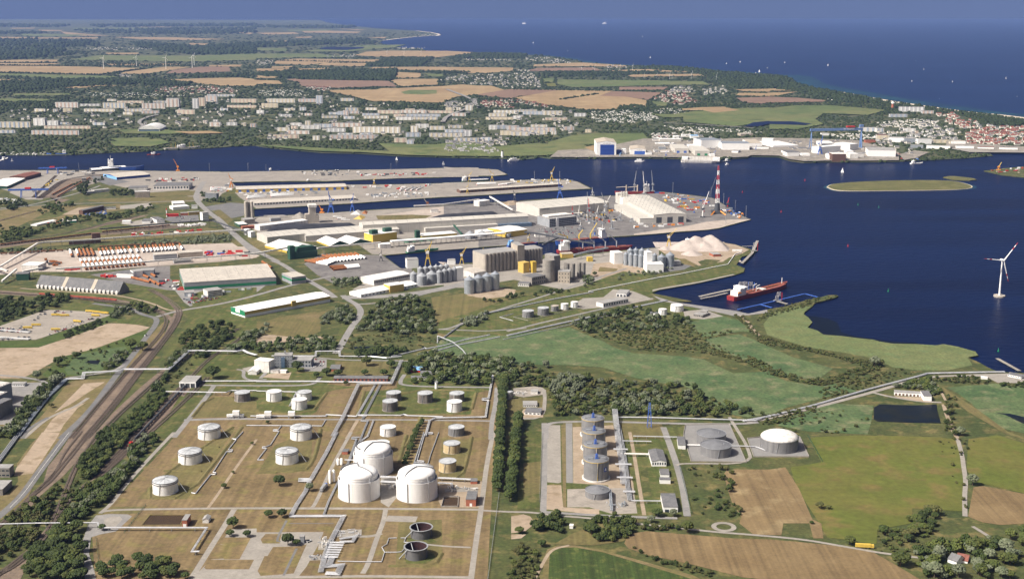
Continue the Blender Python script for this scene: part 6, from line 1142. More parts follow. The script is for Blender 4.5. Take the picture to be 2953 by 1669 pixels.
for f,y in((.4,-6),(.42,5)):part('deck_crane',MB().tube([(L*f,y,fb),(L*f,y,fb+10),(L*(f+.06),y,fb+12)],.8,6),white,T_)
part('foremast',MB().tube([(L*.9,0,fb),(L*.9,0,fb+14)],.8,6),white,T_);part('forecastle',MB().box(L*.91,L*.955,-5,5,fb,fb+2.5),deck_red,T_);part('lifeboat',MB().tube([(L*.06,-11,fb+7),(L*.11,-11,fb+6)],1.3,6),orange,T_)
for k in range(6):part('manifold',MB().box(L*.5+k*2.2,L*.5+k*2.2+1,-9,9,fb-.3,fb+1.4),white_dirty,T_)
T_,L,fb=ship('long blue cargo ship with red hatches and yellow cranes','L','1230 985 262 1078',24,9,blue,deck_red,hpos=.04,hh=24,hl=.1)
for k in range(5):part('hatch',MB().box(L*(.18+k*.14),L*(.305+k*.14),-9,9,fb-.5,fb+2),deck_red,T_)
for f,s_ in((.36,1),(.58,.6)):part('deck_crane',MB().bar((L*f,9,fb),(L*f,9,fb+16),4).bar((L*f,9,fb+15),(L*(f-.12*s_),9,fb+38*s_+4),2.2),yellow,T_)
part('deck_crane',MB().bar((L*.8,9,fb),(L*.8,9,fb+14),3).bar((L*.8,9,fb+13),(L*.97,9,fb+22),1.8),yellow,T_);o=text_on('BBC CHARTERING',T_,L*.42,fb*.35,5,white,y=12.3);o.rotation_euler=(math.pi/2,0,math.pi)
T_,L,fb=ship('long dark red bulk carrier with four grey cranes','23','1135 1075 1885 1035',26,8,hull_red,deck_red,hpos=.03,hh=22,hl=.12,name='bulk_carrier')
for k in range(5):part('hatch',MB().box(L*(.2+k*.15),L*(.32+k*.15),-9,9,fb-.5,fb+2.4),deck_red,T_)
for k in range(4):part('deck_crane',MB().bar((L*(.335+k*.15),0,fb),(L*(.335+k*.15),0,fb+16),3).bar((L*(.335+k*.15),0,fb+14),(L*(.335+k*.15)-20,4,fb+34),1.6),galv,T_)
T_,L,fb=ship('small coaster with blue stern and red hold','23','635 1012 940 985',13,4.5,blue,deck_red,house=sky_blue,hpos=.03,hh=12,hl=.14);part('hatch',MB().box(L*.24,L*.86,-5,5,fb-.3,fb+2),deck_red,T_)
T_,L,fb=ship('green coaster with white deckhouse at the conveyor quay','22','1842 1080 2165 1048',13,5,green_paint,dkgreen,hpos=.04,hh=14,hl=.2);part('hatch',MB().box(L*.32,L*.86,-5,5,fb-.3,fb+1.4),dkgreen,T_)
T_,L,fb=ship('red ship with cream loading cranes behind the crane hall','23','2100 482 1705 485',20,8,hull_red,deck_red,hpos=.12,hh=24,hl=.12)
for f in(.42,.7):part('deck_crane',MB().bar((L*f,0,fb),(L*f,0,fb+22),4).bar((L*f,0,fb+16),(L*(f+.26),0,fb+14),2),roof_warm,T_)
ship('blue freighter with tall white bridge behind the canopy hall','X','330 520 2040 470',22,13,blue,steel_dark,hpos=.02,hh=30,hl=.14);T_,L,fb=ship('long pale museum ship with yellow masts on the far bank','21','1640 45 2005 30',18,9,white_dirty,roof_warm,hpos=.36,hh=12,hl=.22,name='museum_ship')
for f in(.2,.32,.7,.8):part('mast',MB().tube([(L*f,0,fb),(L*f,0,fb+20)],.8,5),yellow_dull,T_)
ship('blue cargo ship moored on the far bank','21','670 90 465 92',13,6,blue,steel_dark,hpos=.05,hh=12,hl=.15);ship('red work barge at the far jetty','21','1470 95 1605 92',16,3,hull_red,deck_red,hpos=.3,hh=8,hl=.3,name='barge',cat='barge');ship('white excursion boat crossing below the shipyard','23','1908 163 2005 163',10,5,white,white,hpos=.2,hh=7,hl=.5,name='excursion_boat',cat='boat',bridge=False);T_,L,fb=ship('pale green barge carrying white blades','23','180 365 455 352',16,5,dkgreen,hall_grey,hpos=.02,hh=14,hl=.14)
for k in range(4):part('blade',MB().tube([(L*.25,-5+k*3.3,fb+2),(L*.96,-5+k*3.3,fb+2)],1.5,6,.5),white,T_)
ship('white ferry boat at the lighthouse landing','23','640 158 755 152',12,5,white,roof_warm,hpos=.15,hh=8,hl=.6,name='ferry',cat='boat',bridge=False);ship('small white ferry at the left river bank','21','-10 158 78 128',12,3,white,white_dirty,hpos=.45,hh=8,hl=.12,name='ferry',cat='boat');ship('small tug on the river below the shipyard dock','24','640 160 720 158',9,3,steel_dark,white_dirty,hpos=.3,hh=8,hl=.3,name='tug',cat='boat');ship('white pilot boat in front of the shipyard','Z','78 748 135 745',7,3,white,white,hpos=.3,hh=5,hl=.4,name='pilot_boat',cat='boat',bridge=False);ship('long low hopper ship behind the gravel heap','24','130 1012 310 975',12,4,white_dirty,metal_grey,hpos=.75,hh=9,hl=.18)
ship('white coaster at right edge quay','24','2515 185 2640 180',12,4,white,white_dirty,hpos=.1,hh=10,hl=.2);ship('blue barge against the north quay','22','460 255 590 250',12,3,blue_door,steel_dark,hpos=.1,hh=7,hl=.15,name='barge',cat='barge');ship('grey work barge in the northern basin','22','835 360 985 352',14,3,metal_grey,metal_grey,hpos=.1,hh=5,hl=.1,name='barge',cat='barge')
# jetties
def jetty(label,t,s,w_=5,z=2.5,m=concrete,pile=12,name='jetty'):
 P=gp(t,s);T_=thing(name,label,'jetty',(P[0].x,P[0].y,0),0,world=True)
 for a,b in zip(P,P[1:]):
  c=(a+b)/2;ang=math.atan2((b-a).y,(b-a).x);part('deck',MB().cbox((c.x,c.y,z-.8),(b-a).length,w_,.8,ang),m,T_)
  for i in range(max(1,int((b-a).length/pile/2))):
   q=a.lerp(b,(i+.5)/max(1,int((b-a).length/pile/2)));part('pile',MB().cyl((q.x,q.y),.8,.8,-3,z-.8,8),steel_dark,T_)
 return T_
jetty('blue walkway square round the empty berth beside the tanker','V','480 830 960 720 1230 655 1870 500 2130 570',3.6,3,blue);jetty('blue gangway from the empty berth to the spit','V','955 725 1185 790',4,3,blue);jetty('grey loading jetty behind the tanker stern','V','-300 560 0 490 350 415',9,3,concrete);jetty('grey lower jetty strip behind the tanker','V','-280 600 0 545 270 480',6,2.5);jetty('pale bridge from the spit to the loading arms','V','1510 712 1300 660',6,3)
jetty('jetty with mooring dolphins at the oil pier tip','24','985 960 960 1020 930 1085 830 1185',7,3);jetty('thin arm of the oil pier jetty','24','835 1018 940 1012',4,3);jetty('concrete mole at the right edge','34','2295 680 2520 805',6,2.5);jetty('long landing stage by the ferry station','34','2420 820 2565 860',5,2.5)
def arms(label,t,x,y,n,h,m=white_dirty):
 c=g(t,x,y);T_=thing('loading_rack',label,'machinery',c,.24);part('platform',MB().cbox((0,0,2),n*3.2+6,9,1),metal_grey,T_)
 for k in range(n):part('loading_arm',MB().tube([((k-n/2)*3,0,3),((k-n/2)*3,0,h*.5),((k-n/2)*3+4,0,h)],.33,5).tube([((k-n/2)*3+4,0,h),((k-n/2)*3+3,-2,h*.55)],.28,5),m,T_)
 part('fire_tower',MB().tube([(n*2+4,0,3),(n*2+4,0,h*.9)],.8,6),blue if n>4 else red,T_)
arms('tall white loading arms behind the tanker bridge','V',560,420,6,21);arms('second set of tall loading arms behind the tanker','V',700,410,5,19);arms('white loading arms with red tower at the empty berth','V',1300,640,3,21);arms('white loading arms at the oil pier tip','24',950,1060,3,24)
# steel monopiles lying on the yards
def pile_proto(bands):
 T_=thing('steel_pile','','',(0,0,0));n=14;L=44.0;y=0
 for f,mm in bands:
  mb=MB();vs=[]
  for yy in(y,y+L*f):
   vs+=[(2.9*math.cos(2*math.pi*i/n),yy,2.9+2.9*math.sin(2*math.pi*i/n))for i in range(n)]
  part('pile_section',mb.add(vs,[(i,n+i,n+(i+1)%n,(i+1)%n)for i in range(n)]),mm,T_,smooth=True);y+=L*f
 return T_
def disc(T_,y,m):
 n=14;part('dark_bore',MB().add([(2.8*math.cos(2*math.pi*i/n),y,2.9+2.8*math.sin(2*math.pi*i/n))for i in range(n)],[tuple(range(n))]),m,T_)
pk1=pile_proto([(.5,white),(.5,rust)]);disc(pk1,.4,steel_dark);pk2=pile_proto([(1,rust)]);disc(pk2,.4,steel_dark);pk3=pile_proto([(.22,rust),(.28,white),(.25,rust),(.25,white)]);disc(pk3,.4,rust);pk4=pile_proto([(.35,rust),(.65,white)]);disc(pk4,.4,steel_dark)
K1,K2,K3,K4=Kind(pk1),Kind(pk2),Kind(pk3),Kind(pk4)
for o in(pk1,pk2,pk3,pk4):o['category']='steel pile'
def lay(kind,t,x0,y0,x1,y1,label,group,sxy=1.0):
 a,b=g(t,x0,y0),g(t,x1,y1);d=b-a;return kind.put(a,math.atan2(-d.x,d.y),(sxy,d.length/44,sxy),label,group)
for k,x in enumerate((1022,1062,1098,1142,1196,1228,1266,1322)):lay(K1,'21',x,1105-k*4,x-35,1042-k*3,f'white and rust pile, {ordinal(k)} from the left in the middle group of the back row','piles of the back row')
for k,x in enumerate((1382,1440,1482,1522,1560,1590,1630,1666,1700,1730,1762,1828)):lay(K1,'21',x,1076-k*2.6,x-32,1015-k*2,f'white and rust pile, {ordinal(k)} from the left in the right group of the back row','piles of the back row')
for k,x in enumerate((825,865,905,945)):lay(K2,'21',x,1112-k,x-32,1045-k,f'all rusty pile, {ordinal(k)} from the left in the back row','rusty piles')
for k,x in enumerate((722,788)):lay(K4,'21',x,1118,x-22,1052,f'thick rust and white pile, {["left", "right"][k]} one at the left end of the back row','thick piles')
for k in range(14):x=865+k*44;lay(K3,'21',x,1247-k*3.6,x-62,1148-k*3.2,f'banded white and rust pile, {ordinal(k)} from the left in the front row','piles of the front row')
for k in range(9):lay(K1,'22',1165+k*34,1168-k*4,1008+k*40,1108-k*3,f'long pile with white right half, {ordinal(k)} from the left of the dark yard stack','piles on the dark yard')
for k in range(6):lay(K1,'22',1065+k*15,1200-k*6,832+k*32,1160-k*5,f'white and rust pile in the left stack of the dark yard, {ordinal(k)} from the front','left stack on the dark yard')
for k in range(3):lay(K1,'22',1378-k*6,1222-k*10,1112-k*18,1250-k*14,f'very long pile in the front stack of the dark yard, {ordinal(k)} from the front','front stack on the dark yard')
for k,q in enumerate(((1500,1375,1318,1328),(1490,1330,1395,1290),(1560,1320,1490,1282),(1560,1390,1500,1350),(1600,1405,1545,1370))):lay(K2,'21',*q,f'rusty pile beside the white workshops, {ordinal(k)} from the left','rusty piles by the workshops')
lay(K2,'22',498,1232,405,1172,'single rusty pile right of the green striped hall','single rusty pile')
# long white blades stored on the quays
bp=thing('turbine_blade','','blade',(0,0,0));part('blade_shell',MB().tube([(0,0,1.6),(0,12,2),(0,60,1.4)],1.9,6,.5),white,bp);part('root_ring',ring((0,0),.9,1.7,.3,.9,10),red,bp);KB=Kind(bp)
def blades(t,x0,y0,x1,y1,n,dx,dy,label,group):
 for k in range(n):
  a,b=g(t,x0+dx*k,y0+dy*k),g(t,x1+dx*k,y1+dy*k);d=b-a;KB.put(a,math.atan2(-d.x,d.y),(1.5,d.length/60,1.5),label,group)
blades('22',250,535,440,518,5,3,-6,'long white rotor blade with red tip lying beside the quay shed','blades with red tips');blades('22',490,515,715,500,5,2,-6,'long white rotor blade lying in the right pile beside the quay shed','white blades');blades('21',2105,455,2245,445,5,0,-7,'white rotor blade lying behind the office slab','blades behind the office');blades('23',330,395,520,385,4,2,-4,'white rotor blade on the roofless part of the middle pier','blades on the middle pier');blades('23',550,398,640,380,7,12,-1,'short white rotor blade laid side by side on the middle pier','short blades');blades('22',1780,455,1850,420,4,55,-2,'wide white tarpaulin covered blade on the middle pier','covered blades');blades('22',1190,750,1280,748,3,-40,-15,'white tube lying beside the coal heap','white tubes')
# shipyard across the river
B=bld('shipyard_hall','tall white shipyard hall with huge dark blue gate','shipyard hall','Y',128,455,492,455,205,depth=150,wall=white,roofm=roof_warm,roof='gableV',rise=7);add(B,'gate',B.L*.19,B.L*.9,-.5,-.02,0,B.h*.86,blue_door);text_on('MV WERFTEN',B,B.L*.54,B.h*.91,5,steel_dark)
for f in(.28,.56):add(B,'gate_rib',B.L*.19,B.L*.9,-.8,-.5,B.h*f,B.h*f+.8,blue)
B=bld('shipyard_hall','white shipyard hall with lower bright blue gate','shipyard hall','Y',755,445,1042,447,330,depth=130,wall=white,roofm=roof_warm,roof='gableV',rise=5);add(B,'gate',B.L*.27,B.L*.95,-.5,-.02,0,B.h*.75,blue);text_on('MV WERFTEN',B,B.L*.6,B.h*.83,4,steel_dark)
Wy=[('small lean-to with blue gate beside the lower hall',(1045,450,1160,450,385),60,white,roof_slab),('long cream double storey shed at the rear of the yard',(1305,205,1705,205,140),40,hall_cream,roof_pale),('cream shed row in front of the double storey shed',(1225,260,1580,262,225),60,hall_cream,roof_pale),('grey tank shed in the yard middle',(1290,345,1420,345,285),30,galv,roof_slab),('white workshop with red roof sheets',(1315,400,1485,402,360),40,white,roof_dirty),('cream hall with sawtooth skylights near the dock',(1580,418,1840,418,315),170,hall_cream,hall_roof),('cream hall with green doors behind the dock',(1960,468,2230,468,360),190,hall_cream,hall_roof),('white hall with blue grey roof at the rear',(2070,330,2440,320,160),90,white,galv),('small pale shed at the rear road',(1715,95,1880,95,60),30,white,roof_pale)]
for lab,a,d,wl,rf in Wy:bld('shipyard_hall',lab,'shipyard hall','Y',*a,depth=d,wall=wl,roofm=rf,doors=(2,12,14,blue if 'sawtooth' in lab else green_paint)if d>150 else None)
Wz=[('very long white hall front with grey roof edge',(8,488,522,490,345),80,white,galv),('white hall with sandy striped roof',(522,420,760,420,345),170,white,roof_warm),('broad white hall with low pitched roof',(960,440,1430,425,395),190,white,roof_pale),('white gabled shed with black roof at the shore',(1270,580,1480,575,520),90,white,roof_felt),('white building under the blue gantry, left',(1675,540,1820,560,400),120,white,roof_pale),('white building under the blue gantry with dark opening',(1850,430,2085,430,340),90,white,roof_pale),('white building under the blue gantry, right',(2090,470,2385,500,340),60,white,roof_pale),('dark ship section on the slipway',(2060,690,2310,690,545),60,timber,white_dirty),('grey shed at the slipway',(2390,650,2540,650,545),50,white_dirty,roof_pale),('low white shed by the shore',(190,540,312,545,485),50,white,roof_slab)]
for lab,a,d,wl,rf in Wz:B=bld('shipyard_hall',lab,'shipyard hall','Z',*a,depth=d,wall=wl,roofm=rf);'dark opening' in lab and add(B,'gate',B.L*.05,B.L*.9,-.5,-.02,0,B.h*.85,steel_dark)
B=bld('shipyard_hall','white long hall with blue pilasters on the right shore','shipyard hall','24',2090,120,2365,125,45,depth=110,wall=white,roofm=roof_slab)
gantry_blue=M('gantry_blue',(.13,.21,.40),amt=.1)
c0,c1=g('Z',1650,470),g('Z',2290,400);T_=thing('gantry_crane','enormous blue shipyard gantry crane with lettering','crane',(c0.x,c0.y,0),math.atan2((c1-c0).y,(c1-c0).x)*.3);H_=hz('Z',1650,470,120);L=(c1-c0).length*.98;zb=H_
part('leg',MB().bar((0,-14,0),(3,0,zb),3).bar((0,14,0),(3,0,zb),3),gantry_blue,T_);part('leg',MB().bar((L,-10,0),(L,0,zb),6).bar((L,10,0),(L,0,zb),6),gantry_blue,T_);part('girder',MB().box(-4,L+4,-4,4,zb,zb+10),gantry_blue,T_);part('trolley',MB().box(L*.7,L*.86,-6,6,zb+13,zb+19),red,T_);part('cabin',MB().box(L*.96,L*1.03,-5,5,zb+13,zb+24),gantry_blue,T_);o=text_on('MV WERFTEN',T_,L*.74,zb+3.5,8,white,y=-5.2)
T_,L,fb=ship('white floating dock with pale side walls','Y','1700 560 2440 575',44,7,white_dirty,concrete,house=None,name='floating_dock',cat='dock')
for y in(-21,17):part('side_wall',MB().box(L*.02,L*.9,y,y+4,7,20 if y>0 else 12),white_dirty,T_)
for x0 in(.02,.82):part('end_house',MB().box(L*x0,L*(x0+.15),-20,20,7,19),white,T_)
for k,(x,yb,yt)in enumerate(((565,470,380),(1420,470,340),(2320,440,340))):crane(f'small blue yard crane, {ordinal(k)} from the left along the quay','Y',x,yb,yt,sky_blue if k==0 else blue,(.5,1),group='blue yard cranes')
for k,(x,yb,yt)in enumerate(((1830,570,200),(640,480,380),(1975,610,500))):crane(f'blue slipway crane, {["tallest", "left", "right"][k]} one near the gantry','Z',x,yb,yt,blue,(.15,1),group='blue slipway cranes')
T_=thing('lighthouse','slim white lighthouse tower on the far bank','lighthouse',g('23',584,118));hh=hz('23',584,118,50);part('tower',MB().cyl((0,0),6,4.5,0,hh*.86,14),white,T_,smooth=True);part('lantern',MB().cyl((0,0),4,3,hh*.86,hh,10),steel_dark,T_)
T_=thing('water_tower','brick tower with white cap on the coast','tower',g('14',1252,1082));hh=hz('14',1252,1082,1018);part('shaft',MB().cyl((0,0),9,7,0,hh*.75,12),brick,T_,smooth=True);part('cap',MB().lathe((0,0),[(10,hh*.72),(10,hh*.9),(1,hh)],12),white,T_)
T_=thing('sports_hall','white hall with wide barrel roof in the park','sports hall',g('11',1380,1322),.05);part('wall',MB().box(0,105,0,150,0,14),white_dirty,T_)
ar=[(105*i/10,14+18*(1-(i/5-1)**2))for i in range(11)];part('barrel_roof',MB().add([(x,-2,z)for x,z in ar]+[(x,152,z)for x,z in ar],[(i,i+1,12+i,11+i)for i in range(10)]+[tuple(range(11))]),roof_pale,T_);part('glass_front',MB().box(4,100,-.6,0,3,12),glass_blue,T_)
for k,(t,q,d,wl,rf)in enumerate((('Y',(600,440,680,440,330),40,white,roof_pale),('Y',(500,440,590,442,340),30,blue_door,white),('Y',(1180,190,1290,190,150),40,white_dirty,roof_slab),('Y',(1560,130,1660,130,85),40,white,roof_pale),('Y',(1880,130,2020,130,75),40,white,sky_blue),('Y',(1840,330,2040,330,260),60,white,roof_pale),('Y',(2240,480,2330,480,420),30,white,roof_pale),('Y',(1200,400,1290,400,350),30,white,roof_slab),('Z',(560,470,880,475,430),34,white,roof_pale),('Z',(750,330,960,335,270),60,white,roof_pale),('Z',(1440,470,1600,470,440),50,white_dirty,roof_felt),('Z',(1500,600,1650,600,545),40,white,roof_pale),('Z',(1860,200,2000,200,160),24,white,roof_slab),('Z',(360,210,590,205,170),40,roof_warm,roof_dirty),('Z',(2320,570,2450,570,490),40,white,white),('Z',(2000,470,2070,480,400),30,white,white_dirty),('14',(1100,1395,1200,1395,1350),30,white,roof_red),('14',(980,1440,1080,1440,1405),30,brick,roof_red),('14',(1215,1420,1360,1425,1375),40,white,roof_slab),('14',(1370,1430,1500,1432,1385),30,galv,roof_slab),('14',(1500,1440,1640,1440,1390),30,white,roof_slab),('14',(1830,1450,1980,1452,1410),30,white,roof_warm),('24',(1700,150,1860,150,95),60,white,roof_pale),('24',(1900,130,2050,130,85),50,white_dirty,roof_slab),('24',(1280,120,1400,118,70),50,white,roof_felt),('0',(2330,374,2390,376,366),24,white,roof_slab),('0',(2405,376,2450,377,367),20,white,roof_slab),('0',(2460,377,2500,378,370),20,white,roof_red),('0',(2515,379,2560,380,371),20,white,roof_felt),('0',(2290,372,2322,373,365),20,galv,roof_slab))):
 bld('shipyard_hall',f'{"white" if wl in (white, white_dirty) else "coloured"} shed of the far shore, {ordinal(k)} counted eastward from the big blue gate','shed',t,*q,depth=d,wall=wl,roofm=rf,group='sheds of the far shore')
# flats across the river
flat_m=[('cream',M('flat_cream',(.64,.58,.47),amt=.06)),('white',M('flat_white',(.68,.66,.63),amt=.06)),('pale grey',M('flat_grey',(.52,.52,.53),amt=.06))]
tint=[M('panel_red',(.60,.46,.38),amt=.08),M('panel_ochre',(.66,.58,.42),amt=.08),white,M('panel_blue',(.40,.46,.55),amt=.08)]
FL_=[('12','165 420 1385 1345 210 330 1312 1274 300 530 1340 1305 345 410 1290 1257 345 450 1265 1228 485 540 1257 1210 450 640 1292 1252 570 760 1275 1238 750 1050 1272 1228 700 890 1320 1282 960 1440 1330 1264 730 1185 1390 1350 560 630 1402 1358 810 960 1358 1330 1030 1160 1352 1328 1490 1640 1370 1325 1540 1615 1330 1258 1375 1500 1425 1380 1500 1570 1440 1402 1725 2070 1370 1328 2070 2150 1365 1302 1880 2080 1328 1294 1970 2220 1422 1377 2240 2350 1412 1372 1730 1880 1300 1262 1920 2060 1282 1252 2320 2400 1298 1252 2390 2500 1292 1252 2435 2640 1352 1304 2500 2620 1302 1254 1590 1720 1282 1238 650 815 1182 1157 720 830 1147 1122 870 980 1190 1162 810 870 1150 1112 865 920 1157 1102 885 1015 1112 1077 900 1025 1137 1110 1070 1320 1187 1157 1055 1230 1162 1132 1210 1440 1137 1102 1390 1560 1202 1168 1440 1700 1132 1100 1560 1810 1197 1172 1370 1490 1172 1142 1490 1840 1167 1140 1700 1970 1132 1105 1890 1955 1112 1072 1995 2045 1107 1072 2085 2160 1107 1050 1950 2090 1162 1130 2290 2565 1197 1170 2320 2500 1167 1132 2365 2600 1137 1102 1090 1205 1102 1077 1485 1580 1107 1087 100 385 1027 987 50 215 1077 1032 0 75 1137 1102 275 385 1107 1082 430 495 1107 1072 415 595 1022 987 595 660 1037 954 840 970 1012 982 230 355 1167 1142 480 550 1157 1132'),('11','555 785 1077 1022 345 455 1117 1087 530 580 1122 1090 630 720 1122 1082 1030 1260 1082 1027 840 1155 1117 1087 800 1000 1062 1040 1420 1650 1087 1032 1170 1440 1032 1008 1240 1520 1117 1087 1530 1690 1032 1010 1665 1790 1072 985 1925 1985 1087 982 1985 2050 1062 975 2050 2175 1017 957 1070 1160 1012 992 2310 2565 1027 987 2270 2565 1077 1052 2200 2280 1107 1082 -60 310 1277 1217 335 455 1257 1182 475 585 1272 1207 590 690 1247 1222 925 1050 1252 1224 440 910 1287 1257 315 800 1347 1302 1230 1335 1147 1120 1415 1590 1137 1107 1770 1950 1142 1097 2030 2075 1232 1202 2095 2205 1265 1222 2265 2370 1257 1222 2430 2460 1262 1227 2500 2560 1272 1237 2130 2180 1217 1197 2290 2340 1217 1197 -40 150 1332 1302 2070 2350 967 945'),('13','-20 165 1357 1317 165 340 1345 1302 0 425 1317 1272 175 340 1275 1247 380 435 1347 1312 500 610 1302 1267 720 780 1327 1292 45 240 1122 1097 95 300 1147 1112 300 490 1152 1107 610 730 1167 1132 320 540 1202 1177 0 80 1192 1157'),('14','915 1080 1317 1272 1090 1165 1322 1282 1315 1560 1117 1067 1540 1660 1137 1107 1220 1400 1172 1142 1360 1480 1322 1282 1480 1510 1342 1307 1090 1215 1395 1350 1210 1330 1420 1375 1820 1990 1450 1410 1640 1810 1430 1395')]
flats=[]
for t,s in FL_:
 a=[float(v)for v in s.split()]
 for i in range(0,len(a),4):flats.append((t,*a[i:i+4]))
flats.sort(key=lambda q:(round(S(q[0],q[1],q[3])[1]/9),S(q[0],q[1],q[3])[0]))
row=None;ri=-1;FOOT=[]
for t,x0,x1,yb,yt in flats:
 sy=round(S(t,x0,yb)[1]/9)
 if sy!=row:row=sy;ri+=1;k=0
 p0,p1=g(t,x0,yb),g(t,x1,yb);h=max(9,top_z(p0,S(t,x0,yt)[1])*.97);L=(p1-p0).length;ci=R.randrange(3);dp=13 if L>2*h else max(13,L*.5);ang=R.uniform(-.1,.04)
 kind='tower block' if L<h*1.6 else 'long slab of flats'
 T_=thing('apartment_block',f'{flat_m[ci][0]} {kind}, {ordinal(k)} from left, {ordinal(ri)} row from back','apartment block',(p0.x,p0.y,0),ang,'blocks of flats across the river');k+=1
 part('wall',MB().box(0,L,0,dp,0,h),flat_m[ci][1],T_);part('roof',MB().box(-.3,L+.3,-.3,dp+.3,h+.02,h+.7),roof_felt if R.random()<.5 else roof_slab,T_)
 n=max(2,int(L/22));tm=R.choice(tint);ww=round(L/n*.35,0)
 for i in range(n):piece('balcony_bay',quad_mesh('balcony_bay',max(3,ww),round(h*.92),1.6,tm),T_,(L*(i+.5)/n,-.4,h*.03))
 s0,s1=S(t,x0,yb),S(t,x1,yb);FOOT.append((s0[0]-2,s1[0]+2,S(t,x0,yt)[1],s0[1]+3))
# houses, huts
def inside(P,x,y):
 k=False;j=len(P)-1
 for i in range(len(P)):
  if(P[i][1]>y)!=(P[j][1]>y)and x<(P[j][0]-P[i][0])*(y-P[i][1])/(P[j][1]-P[i][1])+P[i][0]:k=not k
  j=i
 return k
def scatter(P,n,rnd):
 xs=[p[0]for p in P];ys=[p[1]for p in P];out=[];tries=0
 while len(out)<n and tries<n*30:
  tries+=1;x,y=rnd.uniform(min(xs),max(xs)),rnd.uniform(min(ys),max(ys))
  if inside(P,x,y):out.append((x,y))
 return out
def house_mb(w_,d_,h_,r_):
 b=MB();b.prism([(-w_/2,-d_/2),(w_/2,-d_/2),(w_/2,d_/2),(-w_/2,d_/2)],0,h_);b.add([(-w_/2,-d_/2,h_),(-w_/2,d_/2,h_),(-w_/2,0,h_+r_),(w_/2,-d_/2,h_),(w_/2,d_/2,h_),(w_/2,0,h_+r_)],[(1,0,2),(3,4,5)])
 nw=len(b.f);e=.5;b.add([(-w_/2-e,-d_/2-e,h_-.3),(w_/2+e,-d_/2-e,h_-.3),(w_/2+e,0,h_+r_+.25),(-w_/2-e,0,h_+r_+.25),(-w_/2-e,d_/2+e,h_-.3),(w_/2+e,d_/2+e,h_-.3)],[(0,1,2,3),(3,2,5,4)])
 return b,nw
def house_mesh(nm,w_,d_,h_,r_,wall,roofm):
 b,nw=house_mb(w_,d_,h_,r_);me=bpy.data.meshes.new(nm);me.from_pydata(b.v,[],b.f);me.materials.append(wall);me.materials.append(roofm)
 for i,p in enumerate(me.polygons):p.material_index=1 if i>=nw else 0
 return me
HM={'red':[house_mesh('house',13,11,5.5,5,house_wall,roof_red),house_mesh('house',18,12,7,5,house_wall,roof_red),house_mesh('house',26,12,8,4.5,house_wall,roof_red)],'dark':[house_mesh('house',12,10,5,5,house_wall,roof_felt),house_mesh('house',16,11,6,4,white,roof_slab)]}
VIL=[('14','1680 1150 1850 1125 2100 1235 2080 1290 1900 1290',44,'red','red roofed house near the beach wood',1),('14','2000 1330 2150 1290 2565 1270 2700 1280 2700 1456 1980 1456 1960 1400',150,'red','red roofed town house in the harbour quarter at right edge',1),('14','1080 1370 1500 1330 1900 1300 1960 1340 1960 1440 1100 1440',70,'dark','pale house with dark roof west of the harbour quarter',1),('13','1390 1000 1540 910 1720 920 1790 1000 1850 1035 1640 1060 1450 1015',90,'red','red roofed house in the village on the field edge',0),('13','1540 900 1700 865 1850 900 1780 930 1560 925',40,'dark','white house',0),('13','1900 900 2100 860 2150 940 1900 950',26,'dark','house',0),('12','1820 810 2000 750 2360 750 2565 740 2565 890 2360 860 2150 855',110,'dark','house',0),('12','480 870 740 880 740 910 600 912',30,'red','house',0),('11','1550 890 2000 860 2350 890 2380 930 1900 945 1560 920',120,'red','house',0),('12','1860 1030 2200 1000 2200 1080 1900 1090',60,'dark','house',0),('12','2240 1020 2565 1000 2565 1085 2280 1085',60,'red','house',0),('13','0 700 150 700 270 800 270 880 0 890',80,'dark','house',0),('13','20 1010 130 1000 400 1080 380 1095 180 1060 40 1050',34,'red','house',0),('12','2080 592 2565 600 2565 610 2100 606',34,'dark','house',0),('13','100 575 380 575 600 635 400 635 120 600',50,'dark','house',0),('23','0 0 480 0 560 60 480 95 280 70 0 95',56,'dark','house among trees on the river bank',1),('12','1860 1420 2565 1400 2565 1456 1900 1456',46,'dark','house',0),('11','830 480 1400 480 1620 490 1300 505 900 500',50,'dark','house',0),('11','240 458 640 460 620 478 300 472',30,'red','house',0),('12','1400 475 1680 480 1660 495 1420 492',26,'dark','house',0),('12','1600 350 1830 345 1830 362 1640 362',24,'dark','house',0),('12','0 600 170 600 150 650 0 650',24,'dark','house',0),('12','650 560 980 545 960 575 700 580',24,'dark','house',0),('11','1180 750 1320 745 1300 775 1190 775',14,'dark','house',0),('13','900 660 1130 655 1130 680 950 685',16,'dark','house',0),('12','0 1000 700 960 1800 1100 2565 1100 2565 1440 100 1400 0 1300',190,'dark','house',0),('11','0 1120 1700 1000 2565 1000 2565 1260 1200 1290 0 1250',150,'dark','house',0),('13','0 1100 600 1110 700 1330 0 1370',60,'dark','house',0),('14','1100 1230 1700 1200 2565 1290 2565 1440 1100 1440',160,'dark','house',0),('24','1000 -60 2565 -40 2565 120 2200 120 1400 110',70,'dark','house',0),('Y','1160 60 1900 40 2500 120 2500 440 1200 440',70,'dark','house',0)]
HUT=[('13','760 1120 1080 1100 1380 1120 1460 1190 1200 1230 800 1220',330),('13','1380 1100 1650 1080 1750 1140 1460 1140',70),('14','1080 1230 1500 1190 1720 1220 1700 1270 1200 1290',170),('14','600 960 820 975 780 1010 600 1000',60),('13','1500 1260 2300 1300 2500 1330 1700 1330',120),('11','850 930 1500 930 1900 960 1400 985 900 960',140),('12','30 900 440 900 560 960 200 965 0 950',160),('14','580 1340 1000 1340 1100 1390 780 1400',110),('21','0 70 460 70 460 95 0 95',40),('13','1380 1330 1700 1330 1700 1370 1400 1390',70)]
rh=random.Random(5);ST={}
def stuff_add(key,mb,m):ST.setdefault(key,(MB(),m))[0].add(mb.v,mb.f)
